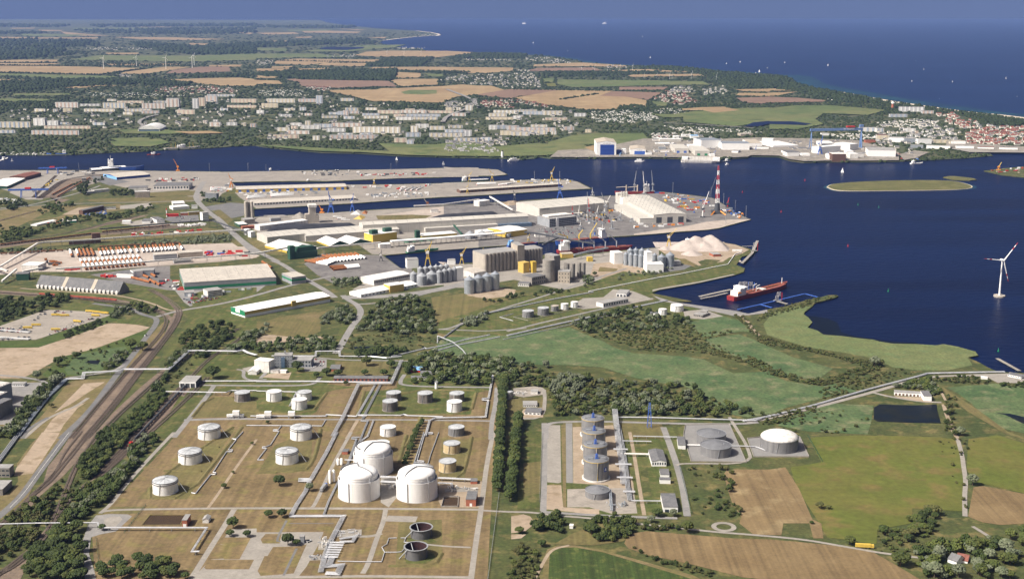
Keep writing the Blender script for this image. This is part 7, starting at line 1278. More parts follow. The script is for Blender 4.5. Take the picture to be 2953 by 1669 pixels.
for t,s,n,kind,lab,ind in VIL:
 for i,(sx,sy)in enumerate(scatter(pts(t,s),n,rh)):
  p=G((sx,sy));a=rh.choice((0,math.pi/2))+rh.uniform(-.2,.2)
  if ind:
   o=bpy.data.objects.new('house',rh.choice(HM[kind]));COL.objects.link(o);o.location=p;o.rotation_euler=(0,0,a);k=rh.uniform(.85,1.25);o.scale=(k,k,k);tag(o,lab,'house',lab.replace('house','houses',1))
  else:
   b,nw=house_mb(rh.uniform(11,20),11,rh.uniform(5,8),4.5);ca,sa=math.cos(a),math.sin(a);V=[(p.x+x*ca-y*sa,p.y+x*sa+y*ca,z)for x,y,z in b.v]
   stuff_add('house_walls',_mk:=type('q',(),dict(v=V,f=b.f[:nw])),house_wall);stuff_add('red_roofs' if kind=='red' else 'dark_roofs',type('q',(),dict(v=V,f=b.f[nw:])),roof_red if kind=='red' else roof_felt)
for t,s,n in HUT:
 for sx,sy in scatter(pts(t,s),n,rh):
  p=G((sx,sy));q=MB().cbox(p,rh.uniform(5,9),6,3.4,rh.uniform(0,3));stuff_add(rh.choice(('huts','huts','hut_roofs')),q,white_dirty)
for k,(mb,m)in ST.items():o=mb.build({'house_walls':'village_houses','red_roofs':'village_roofs','dark_roofs':'village_roofs','huts':'allotment_huts','hut_roofs':'allotment_huts'}[k],m);o['kind']='stuff'
# wind turbines, boats, buoys
def turbine(label,c,h,bl,rot,yaw,tips,group=None,foot=None):
 T_=thing('wind_turbine',label,'wind turbine',c,yaw,group);part('tower',MB().cyl((0,0),h*.028,h*.017,0,h,12),white,T_,smooth=True);part('nacelle',MB().box(-h*.025,h*.025,-h*.05,h*.075,h-h*.02,h+h*.035),white,T_);part('hub',MB().ico((0,-h*.065,h+.5),h*.03,0,1),white,T_)
 for a in rot:
  a=math.radians(a);dx,dz=math.sin(a),math.cos(a);q=[(dx*bl*f,-h*.07,h+.5+dz*bl*f)for f in(.03,.2,.62)];o=part('blade',MB().tube(q,h*.019,6,h*.012),white,T_)
  if tips:
   for f0,f1,m in((.62,.74,red),(.74,.87,white),(.87,1,red)):part('blade_band',MB().tube([(dx*bl*f0,-h*.07,h+.5+dz*bl*f0),(dx*bl*f1,-h*.07,h+.5+dz*bl*f1)],h*.013*(1.5-f0),6,h*.013*(1.4-f1)),m,o)
  else:part('blade_tip',MB().tube([q[2],(dx*bl,-h*.07,h+.5+dz*bl)],h*.012,5,h*.004),white,o)
 if foot:part('foundation',MB().cyl((0,0),foot,foot,-1,3.4,24),conc_cream,T_)
 return T_
c=g('E',740,1275,WATER_Z);turbine('large white wind turbine with red banded blades standing in the bay',c,hz('E',740,1275,515,WATER_Z)-WATER_Z,48,(39,162,278),.25,True,None,12)
for k,(t,x,yb,yt)in enumerate((('11',1037,690,584),('11',1365,665,574),('11',1660,690,582),('11',1922,680,577),('11',1942,655,560),('12',1303,555,519),('12',1473,555,519),('12',1643,555,519),('13',683,715,677),('13',813,715,674),('13',940,710,669),('13',1067,705,667),('13',1193,700,661),('13',1308,795,765),('13',1430,795,760),('13',1563,795,752),('13',1588,790,756),('13',1780,795,746),('13',2030,810,768))):
 c=g(t,x,yb,2);turbine(f'distant white wind turbine, {ordinal(k)} from the left in its field',c,top_z(c,S(t,0,yt)[1]),34,(R.uniform(0,120)+0,120,240)if 0 else tuple(R.uniform(0,20)+q for q in(10,130,250)),.3,False,'distant wind turbines')
sb=thing('sailing_boat','','sailing boat',(0,0,0));part('hull',MB().add([(-5,0,1),(-4,-1.6,1.2),(3,-1.5,1.2),(6,0,1.6),(3,1.5,1.2),(-4,1.6,1.2),(-4,0,-.2),(3,0,-.2)],[(0,1,2,3,4,5),(1,6,7,2),(4,7,6,5),(2,7,3),(3,7,4),(0,6,1),(5,6,0)]),white,sb);part('mast',MB().tube([(.6,0,1),(.6,0,17)],.12,4),metal_grey,sb);part('mainsail',MB().add([(.4,0,2.4),(-5,.9,2.4),(.4,0,16.5),(.4,.15,2.4),(-5,1.05,2.4),(.4,.15,16.5)],[(0,1,2),(5,4,3),(0,3,4,1),(1,4,5,2)]),white,sb);part('jib_sail',MB().add([(6,0,1.8),(.8,.8,2.2),(.8,0,14.5),(6,.12,1.8),(.8,.92,2.2),(.8,.12,14.5)],[(0,1,2),(5,4,3),(0,3,4,1)]),white,sb);KS=Kind(sb)
for k,(t,x,y,s)in enumerate((('14',172,632,1.5),('14',605,660,1.7),('14',1253,647,1.4),('14',1563,702,1.9),('14',1443,817,1),('14',1850,823,1),('14',2384,792,1.9),('14',1485,615,1),('14',2495,971,.8),('14',1718,994,.8),('13',200,435,2),('13',648,417,2),('13',740,434,2.4),('13',1293,373,2.2),('13',1370,583,1.8),('13',1800,634,1.2),('13',2132,641,1.3),('13',2267,626,1.5),('13',2423,740,1.3),('13',2460,724,2.3),('13',2540,684,1.1),('13',545,515,1.4),('22',1745,148,1.3),('22',2213,193,1.3),('24',1835,275,1.7),('21',120,158,1.2))):
 KS.put(g(t,x,y,WATER_Z),R.uniform(0,6),s*.72,f'white sailing boat on the {"sea" if k < 22 else "river"}, {ordinal(k if k < 22 else k - 22)} counted along the {"coast" if k < 22 else "bank"}','sailing boats')
for k,(t,x,y)in enumerate((('13',110,243),('13',915,242))):ship(f'distant white ferry on the horizon, {["left", "right"][k]} one',t,f'{x - 22} {y} {x + 22} {y}',40,18,white,white,hpos=.1,hh=36,hl=.7,name='ferry',group='ferries on the horizon')
for k,(t,x,y,m)in enumerate((('24',1460,352,red),('24',835,470,red),('24',1222,666,red),('24',1890,1008,red),('24',1990,595,green_paint),('24',2198,622,green_paint),('34',2308,600,green_paint),('34',1208,2,green_paint))):
 T_=thing('buoy',f'{"red" if m is red else "green"} channel buoy floating in the bay, {ordinal(k % 4)} from the top of its colour','buoy',g(t,x,y,WATER_Z),0,'channel buoys');part('float',MB().cyl((0,0),1.8,1.8,-.5,1.4,12),m,T_);part('topmark',MB().cyl((0,0),1.1,.3,1.4,7,8),m,T_)
# trees and scrub
OCT=([(1,0,0),(-1,0,0),(0,1,0),(0,-1,0),(0,0,1),(0,0,-1)],[(0,2,4),(2,1,4),(1,3,4),(3,0,4),(2,0,5),(1,2,5),(3,1,5),(0,3,5)])
def crown_mb(rnd,n,lump=.34,sq=.85,z0=.42,lo=-.55,oc=False):
 mb=MB();sx,sy=rnd.uniform(.62,.84),rnd.uniform(.62,.84)
 for _ in range(n):
  while 1:
   x,y,z=rnd.uniform(-1,1),rnd.uniform(-1,1),rnd.uniform(lo,1);q=x*x+y*y+z*z
   if.25<q<1:break
  k=rnd.uniform(.5,1.25)*lump;c=(x*sx,y*sy,z0+.58+z*.5*sq)
  if oc:
   q=Matrix.Rotation(rnd.uniform(0,6),3,Vector((rnd.uniform(-1,1),rnd.uniform(-1,1),rnd.uniform(-1,1))).normalized());mb.add([tuple(Vector(c)+q@(Vector(v)*k*rnd.uniform(.7,1.3)))for v in OCT[0]],OCT[1])
  else:mb.ico(c,k,.3,0,.85,rnd)
 return mb
TR={}
def tree_kind(key,name,m,seeds,n,lump,cat='tree',sq=.85,lo=-.55):
 for sd in seeds:
  r_=random.Random(sd);T_=thing(name,'',cat,(0,0,0));b=MB();b.tube([(0,0,-.05),(.03,0,.3),(.02,.03,.75)],.065,6,.03)
  for k in range(4):a=k*1.57+r_.random();b.tube([(.02,0,.32+.06*k),(.4*math.cos(a),.4*math.sin(a),.78)],.028,4,.01)
  part('trunk',b,trunk_m,T_);part('crown',crown_mb(r_,n,lump,sq,.42,lo),m,T_);TR.setdefault(key,[]).append(Kind(T_))
tree_kind('d','leafy_tree',leaf_dark,(1,2,3),120,.2);tree_kind('m','leafy_tree',leaf_mid,(4,5),120,.2);tree_kind('w','willow_tree',leaf_willow,(6,7,8),140,.18);tree_kind('o','bush',leaf_olive,(9,10),40,.30,'bush',.6,-.9)
CNT={}
def plant(key,p,r,label,group=None,zs=1.0):
 CNT[key]=CNT.get(key,0)+1;return R.choice(TR[key]).put(p,R.uniform(0,6.28),(r,r,r*zs*R.uniform(.85,1.12)),label,group)
for t,lab,s in(('42','dark tree standing alone in the dry grass beside the pipe rack','d 225 525 150'),('42','pale willow leaning over the pipe rack','w 530 578 115'),('42','round dark tree, left one of two by the lower road','d 120 842 112'),('42','round dark tree, right one of two by the lower road','d 255 842 115'),('42','big round dark tree, left of the pair by the grey kiosk','d 312 1118 150'),('42','round dark tree, right of the pair by the grey kiosk','d 395 1118 98'),('41','dark tree group beside the concrete plaza, upper tree','d 2330 950 150'),('41','dark tree group beside the concrete plaza, lower tree','d 2300 1030 105'),('41','single round tree on the concrete plaza','d 2470 1036 95'),('41','tree on the little grass triangle by the gate','d 1020 968 100'),('41','small dry tree on the diagonal path, biggest of three','m 2240 548 80'),('41','small dry tree on the diagonal path, middle one','m 2330 400 42'),('41','small dry tree on the diagonal path, upper one','m 2520 115 44'),('31','rounded tree on the edge of the sandy field','d 585 745 118'),('31','tall pale tree on the edge of the sandy field','w 742 645 66'),('31','bush beside the tall pale tree','d 772 672 95'),('31','big tree beside the curved road, left','m 1310 575 150'),('31','big tree beside the curved road, right','m 1428 590 130'),('31','willow by the field corner near the white pipe','w 372 885 120'),('31','big willow above the bend of the pipe','w 555 940 160'),('31','round bush on the dry verge beside the pipes','o 512 1160 62'),('31','big dark poplar group in front of the process building','d 2130 870 170'),('32','dark conifer like tree in front of the pump shed','d 893 935 60'),('32','big dark tree in front of the process building','d 410 800 130'),('32','round tree on the lawn by the path','d 1082 842 95'),('32','broad tree at the lawn edge above the pump shed','d 1272 848 105'),('32','tree beside the villa, left','d 700 845 110'),('32','tree beside the villa, right','d 815 845 105'),('32','dark tree at the lane corner','d 598 862 78'),('32','tree left of the steep pipe rack','d 1345 765 110'),('32','broad tree over the white pipe','m 1100 745 130'),('32','round tree right of the pipe rack','d 1512 800 130'),('32','dark tree on the middle road','d 110 1322 50'),('44','tree standing beside the yellow lorry road','m 825 1112 130'),('44','silvery willow on the farm track','w 2050 520 150'),('44','small round tree at the stubble corner','d 442 905 52'),('44','large tree left of the white house','m 1330 1325 220'),('44','silver willow right of the large tree','w 1710 1270 180'),('44','silver willow below the white house, left','w 1670 1440 210'),('44','silver willow below the white house, right','w 1910 1440 190'),('44','tall tree behind the farm meadow','m 2060 1180 190'),('44','big silver willow by the east lane','w 2380 1200 210'),('44','bush pair in the big pasture, left','o 520 750 90'),('44','bush pair in the big pasture, right','o 612 757 62'),('43','drooping yellow green willow by the terminal fence','w 1375 895 105'),('43','dark tree in the workshop garden','d 1440 830 130'),('43','flowering bush in front of the workshop','w 1600 830 100'),('43','big grey green tree below the terminal corner','m 1740 990 160'),('43','round tree on the sandy patch','m 60 1000 110'),('43','tree above the corn field edge','d 285 1130 105'),('43','big dark bush in the garden wood','d 785 1020 150'),('43','willow at the sandy corner of the road','w 2330 -10 10'),('34','silver willow at the meeting of the hedges','w 1070 750 140'),('34','dark bush on the reed meadow hedge','d 835 715 50'),('34','willow at the end of the pond track','w 1930 1440 110'),('23','round tree beside the concrete cylinders','d 1508 1300 60')):
 a=s.split();p=g(t,float(a[1]),float(a[2]));plant(a[0],p,float(a[3])/K/2*mpp(p),lab)
def line_trees(t,s,n,key,w_,lab,group):
 P=gp(t,s);L=[(b-a).length for a,b in zip(P,P[1:])];tot=sum(L)
 for i in range(n):
  d=tot*(i+.5)/n;j=0
  while d>L[j]:d-=L[j];j+=1
  p=P[j].lerp(P[j+1],d/L[j])+Vector((R.uniform(-1.5,1.5),R.uniform(-1.5,1.5),0));plant(R.choice(key),p,w_*R.uniform(.8,1.2),lab,group,1.15)
line_trees('0','1268 962 1258 1100 1251 1238',60,'dddm',8.4,'dark tree in the left row of the avenue','left avenue row');line_trees('0','1304 1062 1294 1160 1283 1262',46,'dddm',8.4,'dark tree in the right row of the avenue','right avenue row');line_trees('42','1665 -110 1590 20 1470 340',15,'d',5,'dark tree in the hedge beside the rear gas tank','gas tank hedge')
def wood_trees(t,s,n,key,r0,r1,lab,group):
 for sx,sy in scatter(pts(t,s),n,R):plant(R.choice(key),G((sx,sy)),R.uniform(r0,r1),lab,group)
wood_trees('41','230 1470 330 1190 450 1010 560 965 800 975 840 1100 870 1300 850 1470',64,'dddm',6,9.5,'dark tree of the wood in the bottom left corner','bottom left wood');wood_trees('41','970 1470 1010 1340 1150 1285 1430 1290 1700 1320 1850 1400 1880 1470',40,'ddm',5.5,8.5,'dark tree of the grove at the bottom edge','bottom edge grove')
wood_trees('44','1450 790 1690 775 1720 850 1600 1060 1120 1120 1110 1000 1380 960',30,'dmo',4.5,8,'tree in the thicket below the pasture','pasture thicket');wood_trees('44','2050 1300 2300 1100 2565 960 2700 960 2700 1470 2080 1470',28,'dmw',5,10,'tree in the orchard wood at bottom right','bottom right wood')
_tp={}
def crown_np(key,v):
 if(key,v)not in _tp:
  n,lump,sq,lo={'near':(46,.29,.9,-.7),'scrub':(22,.40,.6,-.9)}[key];mb=crown_mb(random.Random(100+v),n,lump,sq,.35,lo,True);_tp[(key,v)]=(np.array(mb.v,np.float32),np.array(mb.f,np.int32))
 return _tp[(key,v)]
def mass(name,m,items,tmpl):
 Vs,Fs,o=[],[],0
 for i,(x,y,z,r,zs)in enumerate(items):
  V,Fc=tmpl(i);a=(i*2.4)%6.28;c_,s_=math.cos(a),math.sin(a)
  Vs.append(np.stack([x+r*(V[:,0]*c_-V[:,1]*s_),y+r*(V[:,0]*s_+V[:,1]*c_),z+r*zs*V[:,2]],1));Fs.append(Fc+o);o+=len(V)
 if not Vs:return
 V=np.concatenate(Vs);Fc=np.concatenate(Fs);me=bpy.data.meshes.new(name);me.vertices.add(len(V));me.vertices.foreach_set('co',V.astype(np.float32).ravel());me.loops.add(Fc.size);me.loops.foreach_set('vertex_index',Fc.ravel().astype(np.int32));me.polygons.add(len(Fc));me.polygons.foreach_set('loop_start',np.arange(0,Fc.size,3,dtype=np.int32));me.update(calc_edges=True);me.materials.append(m)
 ob=bpy.data.objects.new(name,me);COL.objects.link(ob);ob['kind']='stuff'
LM={'d':leaf_dark,'m':leaf_mid,'w':leaf_willow,'o':leaf_olive}
def scrub(t,s,n,mix,r0,r1,name='woodland',key='near'):
 q={}
 if key=='near':n=int(n*1.3);r0*=.86;r1*=.88
 for sx,sy in scatter(pts(t,s),n,R):
  p=G((sx,sy));q.setdefault(R.choice(mix),[]).append((p.x,p.y,-.4,r0+(r1-r0)*R.random()**1.6,R.uniform(.75,1.3)))
 for k,it in q.items():mass(name,LM[k],it,lambda i:crown_np(key,i%9))
for a in(('32','1060 300 1250 120 1500 60 1700 100 1780 300 1790 420 1560 440 1200 400 1000 400',260,'ddwm',5,9),('32','1000 620 1300 570 1500 600 1460 640 1000 660',60,'dd',5,8),('32','1450 850 1540 700 1700 620 2100 620 2565 700 2640 850 2440 900 2330 945 1850 930 1500 930 1640 880 1760 830 1650 800',240,'ddwm',5,9),('33','-200 880 0 850 100 730 360 760 400 860 700 860 1000 900 1500 950 1780 930 1900 1060 2200 1150 2500 1235 2200 1265 1000 1235 420 1250 370 1130 340 960 0 945',300,'ddwmo',4,9),('33','380 960 500 830 700 860 740 1000 560 1120 400 1080',40,'w',7,10),('33','980 1200 1100 1080 1400 1030 1600 1180 1500 1240',34,'w',6,10),('33','580 330 900 240 1150 150 1250 180 1480 230 1760 260 1800 330 1500 380 1300 400 1000 420 700 440',130,'ddw',4,9),('31','-100 150 120 60 280 120 440 60 690 50 690 110 520 180 200 270 -100 330',110,'ddm',6,9),('31','620 470 640 420 980 290 1080 300 1050 335 660 480',60,'dd',3,5),('31','1290 130 1440 140 1570 200 1540 240 1400 220',22,'dm',5,8),('31','1180 170 1300 150 1340 230 1180 270 1080 270',22,'dw',5,8),('31','1780 560 1850 420 1960 400 2000 310 2240 320 2340 380 2260 440 2000 600 1840 600',66,'ddm',5,9),('31','1960 640 2200 480 2330 400 2350 440 2100 620 2060 700',60,'dd',4,7),('31','2280 600 2420 440 2565 390 2700 350 2660 430 2500 540 2400 600',50,'dw',5,8),('32','-280 560 300 490 700 450 800 520 800 600 300 620 -300 620',110,'ddw',5,8),('32','640 330 700 230 780 190 800 250 700 340',30,'dw',4,6),('32','780 300 800 160 900 150 990 270 900 340',46,'dw',6,9),('31','-100 1470 100 1350 200 1160 420 960 560 830 640 860 560 960 400 1150 250 1330 140 1470',120,'ddmw',5,8),('31','1020 1450 1290 1260 1500 1060 1640 1010 1660 1120 1400 1380 1280 1470',120,'ddm',4.5,7),('41','790 290 1000 0 1290 -60 1300 60 1180 190 1040 310 960 420 900 470 800 460',130,'ddm',4.5,7.5),('41','560 960 720 760 720 640 880 560 1000 500 1240 360 1320 150 1480 0 1600 60 1400 250 1300 420 1160 600 1060 690 900 790 830 860 640 960',190,'dddmw',4.5,8),('41','120 830 400 660 640 470 655 560 560 640 500 900 330 940 130 940 60 860',70,'dmo',4,7),('41','-120 1000 400 985 380 1080 200 1200 -100 1330',70,'dmo',4,7),('31','1480 1030 1640 860 1700 660 1800 580 1900 600 1760 760 1600 980',60,'ddw',4,7),('31','1000 760 1200 620 1290 620 1240 700 1080 790',34,'dmw',4,7),('43','170 880 420 800 520 900 480 1000 220 980',30,'dm',5,8),('43','720 900 840 860 900 800 1010 810 1060 880 1180 880 1220 960 1090 1090 850 1080 720 980',80,'dm',4,7),('43','1950 460 2050 360 2250 360 2200 500 2180 640 2280 780 2260 850 2080 850 1960 740',22,'dmo',3,7),('43','1200 930 1700 940 1600 980 1240 970',16,'do',3,5),('43','60 1130 240 1180 260 1470 -60 1470',40,'om',2,5),('43','1150 1120 1400 1240 1800 1340 2040 1420 1900 1440 1400 1290',34,'do',2,4.5),('44','1560 1470 1480 1180 1700 1110 1950 1110 2200 1060 2300 1180 2100 1330 2010 1200 1780 1190 1760 1330 1850 1470',60,'dmw',5,9),('34','1260 960 1330 960 1400 900 1600 880 1740 1000 1660 1080 1560 985 1290 975',60,'dmw',4,7),('34','1500 880 2000 850 2240 900 2200 930 1700 910',40,'do',2.5,5),('34','2300 930 2565 920 2700 960 2565 980 2320 960',30,'do',3,5),('34','1780 1060 1880 1060 1900 1130 1840 1350 1960 1430 1780 1470',30,'dmo',3,6),('21','0 820 400 850 600 760 900 700 1250 690 1300 640 1500 600 1560 640 1250 730 700 800 420 870 180 960 0 980',150,'ddm',6,9),('21','380 660 480 580 740 590 600 690 400 690',40,'dd',6,9),('21','780 420 870 420 860 500 790 490',12,'d',9,13),('21','1080 460 1340 440 1340 510 1100 510',30,'dd',6,9),('21','0 560 280 570 280 620 100 660 0 640',34,'dd',6,9),('21','1250 1000 1500 970 1900 950 2300 910 2320 940 1900 990 1300 1010',60,'w',5,7),('21','2010 490 2050 470 2060 560 2300 530 2300 580 2030 570',34,'d',5,8),('21','0 1050 300 1040 700 1040 940 1000 900 1040 300 1080 0 1090',50,'dw',4,6),('21','700 400 1000 330 1050 300 1070 350 800 420',26,'d',5,7),('21','1800 980 2040 890 2340 900 2300 960 1900 1000',30,'w',4,7),('23','1380 1330 1480 1330 1500 1400 1400 1420',12,'dw',6,9),('23','1660 1310 2000 1250 2300 1230 2290 1260 1700 1350',16,'w',4,6),('22','1105 1350 1390 1350 1380 1400 1120 1440',20,'dw',6,9),('33','-300 80 200 20 560 -20 560 20 200 70 -280 130',18,'d',5,7),('32','2000 330 2200 240 2350 220 2330 300 2150 360',22,'w',6,9)):
 scrub(*a)
for a in(('33','740 450 1000 430 1300 400 1800 330 1850 420 2250 400 1900 500 2565 740 2565 810 2100 660 1900 620 1300 600 1000 500',560),('34','-60 440 250 540 600 610 900 690 1160 690 1140 760 950 750 600 640 0 540 -60 500',300),('34','-200 650 150 810 420 880 560 885 850 780 1100 740 1130 790 800 890 560 945 400 930 0 830 -200 720',340),('34','500 1000 850 880 1300 780 1480 800 1400 850 1000 960 560 1080',130),('34','-100 1290 200 1200 500 1150 520 1190 200 1310 -60 1340',110),('34','100 1300 600 1180 1060 1160 1050 1400 400 1440 100 1440',40),('33','-100 930 340 800 700 900 1000 960 1560 1000 1900 1120 2500 1230 1000 1240 420 1240 340 960',420),('32','1050 330 1300 120 1600 60 1780 280 1780 420 1100 420',200),('32','900 440 1500 420 1840 470 1600 600 1000 600 840 560',130),('33','600 340 1000 240 1700 260 1850 400 1100 440',160),('34','230 130 700 40 700 60 440 140 200 210 0 260 -100 300 -60 230',120),('33','2200 240 2330 270 2420 400 2500 470 2540 560 2440 500 2300 330',90),('44','1700 60 2000 30 2100 60 1990 360 1970 620 2020 820 1980 800',26),('43','1700 330 2100 330 2150 560 2250 780 2250 860 1830 860 1760 560',26),('41','500 900 650 560 760 480 880 560 700 760 560 960',60),('44','1100 960 1480 930 1640 1060 2000 1100 1950 1200 1100 1180',90),('31','430 840 640 660 1240 470 1360 600 1200 740 820 840',60),('43','-20 1060 260 1180 250 1470 -60 1470',60),('31','1640 700 2000 480 2340 340 2350 400 2000 640 1700 980',90)):
 scrub(a[0],a[1],a[2],'ooodm',1.6,3.6,'scrub','scrub')
IC=(np.array(ico(0)[0],np.float32),np.array(ico(0)[1],np.int32));jr=np.random.RandomState(3);ICV=[(IC[0]*(1+jr.uniform(-.28,.28,(12,1))),IC[1])for _ in range(6)]
LANDS=[(p.x,p.y)for p in coast+fl_shore];FB=[(min(p[0]for p in f),max(p[0]for p in f),min(p[1]for p in f),max(p[1]for p in f),f)for f in FIELDS]
def free(sx,sy):
 for x0,x1,y0,y1 in FOOT:
  if x0<sx<x1 and y0+1<sy<y1:return False
 for x0,x1,y0,y1,f in FB:
  if x0<=sx<=x1 and y0<=sy<=y1 and inside(f,sx,sy):return False
 return True
VP=[pts(t,s)for t,s,*_ in VIL]+[pts(t,s)for t,s,*_ in HUT]
def far_trees(y0,y1,n,r0,r1,m,dens=1.0,zs=.8):
 out=[]
 for _ in range(n):
  sx,sy=R.uniform(-60,3010),R.uniform(y0,y1);p=G((sx,sy))
  if not inside(LANDS,p.x,p.y)or not free(sx,sy):continue
  if R.random()<.55 and any(inside(v,sx,sy)for v in VP):continue
  out.append((p.x,p.y,p.z,R.uniform(r0,r1),R.uniform(.7,1.2)*zs))
 mass('town_trees',m,out,lambda i:ICV[i%6])
far_trees(300,470,17000,6,12,leaf_farmix);far_trees(230,330,16000,8,15,leaf_far);far_trees(165,240,9000,10,20,leaf_far);far_trees(95,170,5000,18,34,leaf_far,zs=.5)
def slab(t,s,n,r0,r1,m=leaf_far):
 it=[]
 for sx,sy in scatter(pts(t,s),n,R):p=G((sx,sy));it.append((p.x,p.y,2,R.uniform(r0,r1),1.0))
 mass('far_wood',m,it,lambda i:ICV[i%6])
for a in(('12','-60 750 280 715 600 712 1100 700 1390 698 1410 740 1350 812 1000 808 480 800 300 785 100 770',1500,14,22),('12','1080 665 1280 600 1350 580 1780 580 1720 610 1640 668',600,16,24),('12','1940 570 2200 530 2700 545 2700 585 2100 590',420,16,24),('13','1250 690 1400 662 1700 677 2100 722 2565 757 2700 770 2565 890 2300 890 2100 850 2000 800 1800 730',1300,12,20),('14','0 757 200 767 280 832 500 892 900 962 1120 1002 1150 1030 900 1040 500 980 300 920 0 890',900,11,17),('14','1850 1122 2100 1142 2500 1192 2620 1230 2500 1262 2200 1252 2050 1192',420,9,14),('11','-200 385 900 400 1000 460 600 480 780 545 300 590 -200 610',900,22,36),('11','1300 420 1900 460 2565 430 2565 540 1900 550 1400 480',700,22,34),('12','0 425 640 410 1100 390 1220 440 900 445 300 465 0 480',420,24,36),('11','-200 250 700 258 600 274 -200 270',200,40,70),('11','900 256 2565 246 2565 264 1000 274',320,40,70),('12','-60 262 1000 268 900 286 0 280',200,36,60),('11','-200 318 500 322 420 340 -200 345',160,26,44),('11','700 300 2565 280 2565 340 1500 345 900 330',500,30,50),('11','0 820 300 810 900 790 1600 800 1900 830 1880 860 1200 850 600 880 0 930',900,12,20),('11','1890 760 2460 735 2460 765 1950 785',160,12,18),('13','290 720 1480 715 1480 745 700 770 300 765',420,11,17),('12','1430 705 2130 720 2130 738 1450 722',120,11,16),('13','1050 1070 1200 1050 1340 1080 1370 1110 1060 1090',100,9,13)):
 slab(*a)
for s in('11 0 728 1000 750 1450 688','11 0 655 600 660 1700 655','11 0 628 560 632','12 200 608 1250 630','12 1430 875 1900 860','13 470 1000 860 940','12 400 690 720 684','11 1000 640 1900 655','13 0 898 900 912 1480 912','12 860 888 1240 880'):
 a=s.split();P=gp(a[0],' '.join(a[1:]),2);it=[]
 for p,q in zip(P,P[1:]):
  n=int((q-p).length/26)
  for i in range(n):c=p.lerp(q,i/n);it.append((c.x+R.uniform(-6,6),c.y+R.uniform(-14,14),3,R.uniform(8,15),1))
 mass('hedgerow',leaf_far,it,lambda i:ICV[i%6])
# railway tracks
def track(t,s,off=(0,)):
 P=smooth_line(gp(t,s));z=.9
 for o_ in off:
  Q=[a+(b-a)for a,b in zip(*[ribbon_poly(P,abs(2*o_)or.001)[0 if o_>0 else 1]]*2)]if o_ else P
  ribbon('railway_track',Q,2.7,track_m,z=z)
  for k in(0,1):ribbon('rail',ribbon_poly(Q,1.5)[k],.34,steel_rail,z=z+.16)
track('31','-100 0 300 30 700 62 1160 112 1450 150 1640 220 1700 290 1640 420 1480 600 1290 810 1000 1150 740 1470',(-7,-2.4));track('31','1500 -20 1650 60 1760 140 1810 210 1750 350 1560 600 1400 800 1130 1160 860 1470',(-6,-1.4,3.4));track('41','900 -20 760 160 620 330 500 480 330 610 140 810 -100 1000',(-2.4,2.4));track('41','820 -20 640 200 560 380 420 520 250 700 60 880',(0,));track('41','1000 -20 900 130 790 270 720 420 620 680 520 920 430 1060 330 1150 160 1280 -60 1450',(-2.2,2.2))
track('31','2380 370 2000 560 1640 810 1420 1010 1130 1270 950 1470',(0,5));track('31','2500 390 2300 550 2100 660 1900 870 1700 1060 1330 1470',(-2.4,2.4));track('31','2060 860 1850 1080 1420 1470',(0,5));track('41','1400 -20 1240 180 1060 350 960 430',(-7,-2.4,2.4,7));track('41','870 490 640 740 520 920',(0,));track('41','330 1150 120 1330 -60 1420',(0,5))
track('21','330 520 420 430 560 300',(-4,0,4));track('21','390 530 520 430 640 340 900 300 1050 292',(-9,-4.5,0,4.5,9));track('21','-100 1015 0 1000 900 890 1700 815 2060 795',(-6,0,6));track('21','-100 985 200 950 600 890 1000 800 1400 700',(-2.4,2.4));track('21','-100 780 0 750 360 655',(-4,0,4));track('21','0 1065 300 1050 1000 1035 1800 985',(0,))
# vehicles
def lorry(c1,c2,L=13.0,name='lorry'):
 T_=thing(name,'','lorry',(0,0,0));part('trailer',MB().box(-L,-.3,-1.25,1.25,1.0,3.8),c1,T_);part('cab',MB().box(0,2.3,-1.2,1.2,.7,3.4),c2,T_);part('windscreen',MB().box(2.28,2.36,-1.1,1.1,1.9,3.1),glass_dark,T_)
 for x in(1.2,-2.5,-L+1.2,-L+2.6):part('axle',MB().tube([(x,-1.3,.5),(x,1.3,.5)],.5,10),steel_dark,T_)
 return Kind(T_)
KY,KW_,KC=lorry(yellow,yellow),lorry(white,white),lorry(metal_grey,blue)
def put(kind,t,x,y,a,label,group=None,s=1.0):return kind.put(g(t,x,y)+Vector((0,0,.5)),a,s,label,group)
for k,(x,y,a)in enumerate(((995,218,-.25),(1075,228,-.25),(590,245,0),(680,250,.1),(395,345,.1),(310,372,.1),(590,390,.05),(800,312,-.3),(985,252,-.2),(925,210,-.2))):put(KY,'31',x,y,a,f'yellow articulated lorry, {ordinal(k)} of those on the gravel lot counted from the entrance','yellow lorries on the gravel lot',1.15)
put(KY,'44',1035,1150,-.12,'yellow articulated lorry driving along the field road',None,1.35);put(KW_,'31',2290,1262,3.14,'white tanker lorry on the terminal road',None,1.4);put(KC,'31',2320,1262,3.14,'blue cab lorry with grey trailer beside the loading box',None,1.4);put(KW_,'32',20,1268,3.14,'white lorry on the terminal road near pipes',None,1.4);put(KC,'42',690,540,1.4,'dark blue lorry with pale trailer beside the slim vessels',None,1.4);put(KW_,'31',60,480,.3,'white lorry at the corner of the gravel lot',None,1.3)
for k,(t,x,y)in enumerate((('31',2362,1262),('32',115,1268),('32',352,1268))):T_=thing('loading_box',f'white weigh box on legs over the road, {ordinal(k)} from the left','kiosk',g(t,x,y),0,'white weigh boxes');part('cabin',MB().box(-5,5,-3,3,5,11),white,T_);[part('leg',MB().box(sx-.4,sx+.4,sy-.4,sy+.4,0,5),metal_grey,T_)for sx in(-4.4,4.4)for sy in(-2.4,2.4)]
for k in range(44):x=rcx=10+(k%22)*14;put(KW_,'31',x,388+x*.08+(k//22)*74-(x*.02 if k>21 else 0),1.2,'white lorry tractor in the dense rows of the gravel lot','white lorries of the gravel lot',.55)
CK=[]
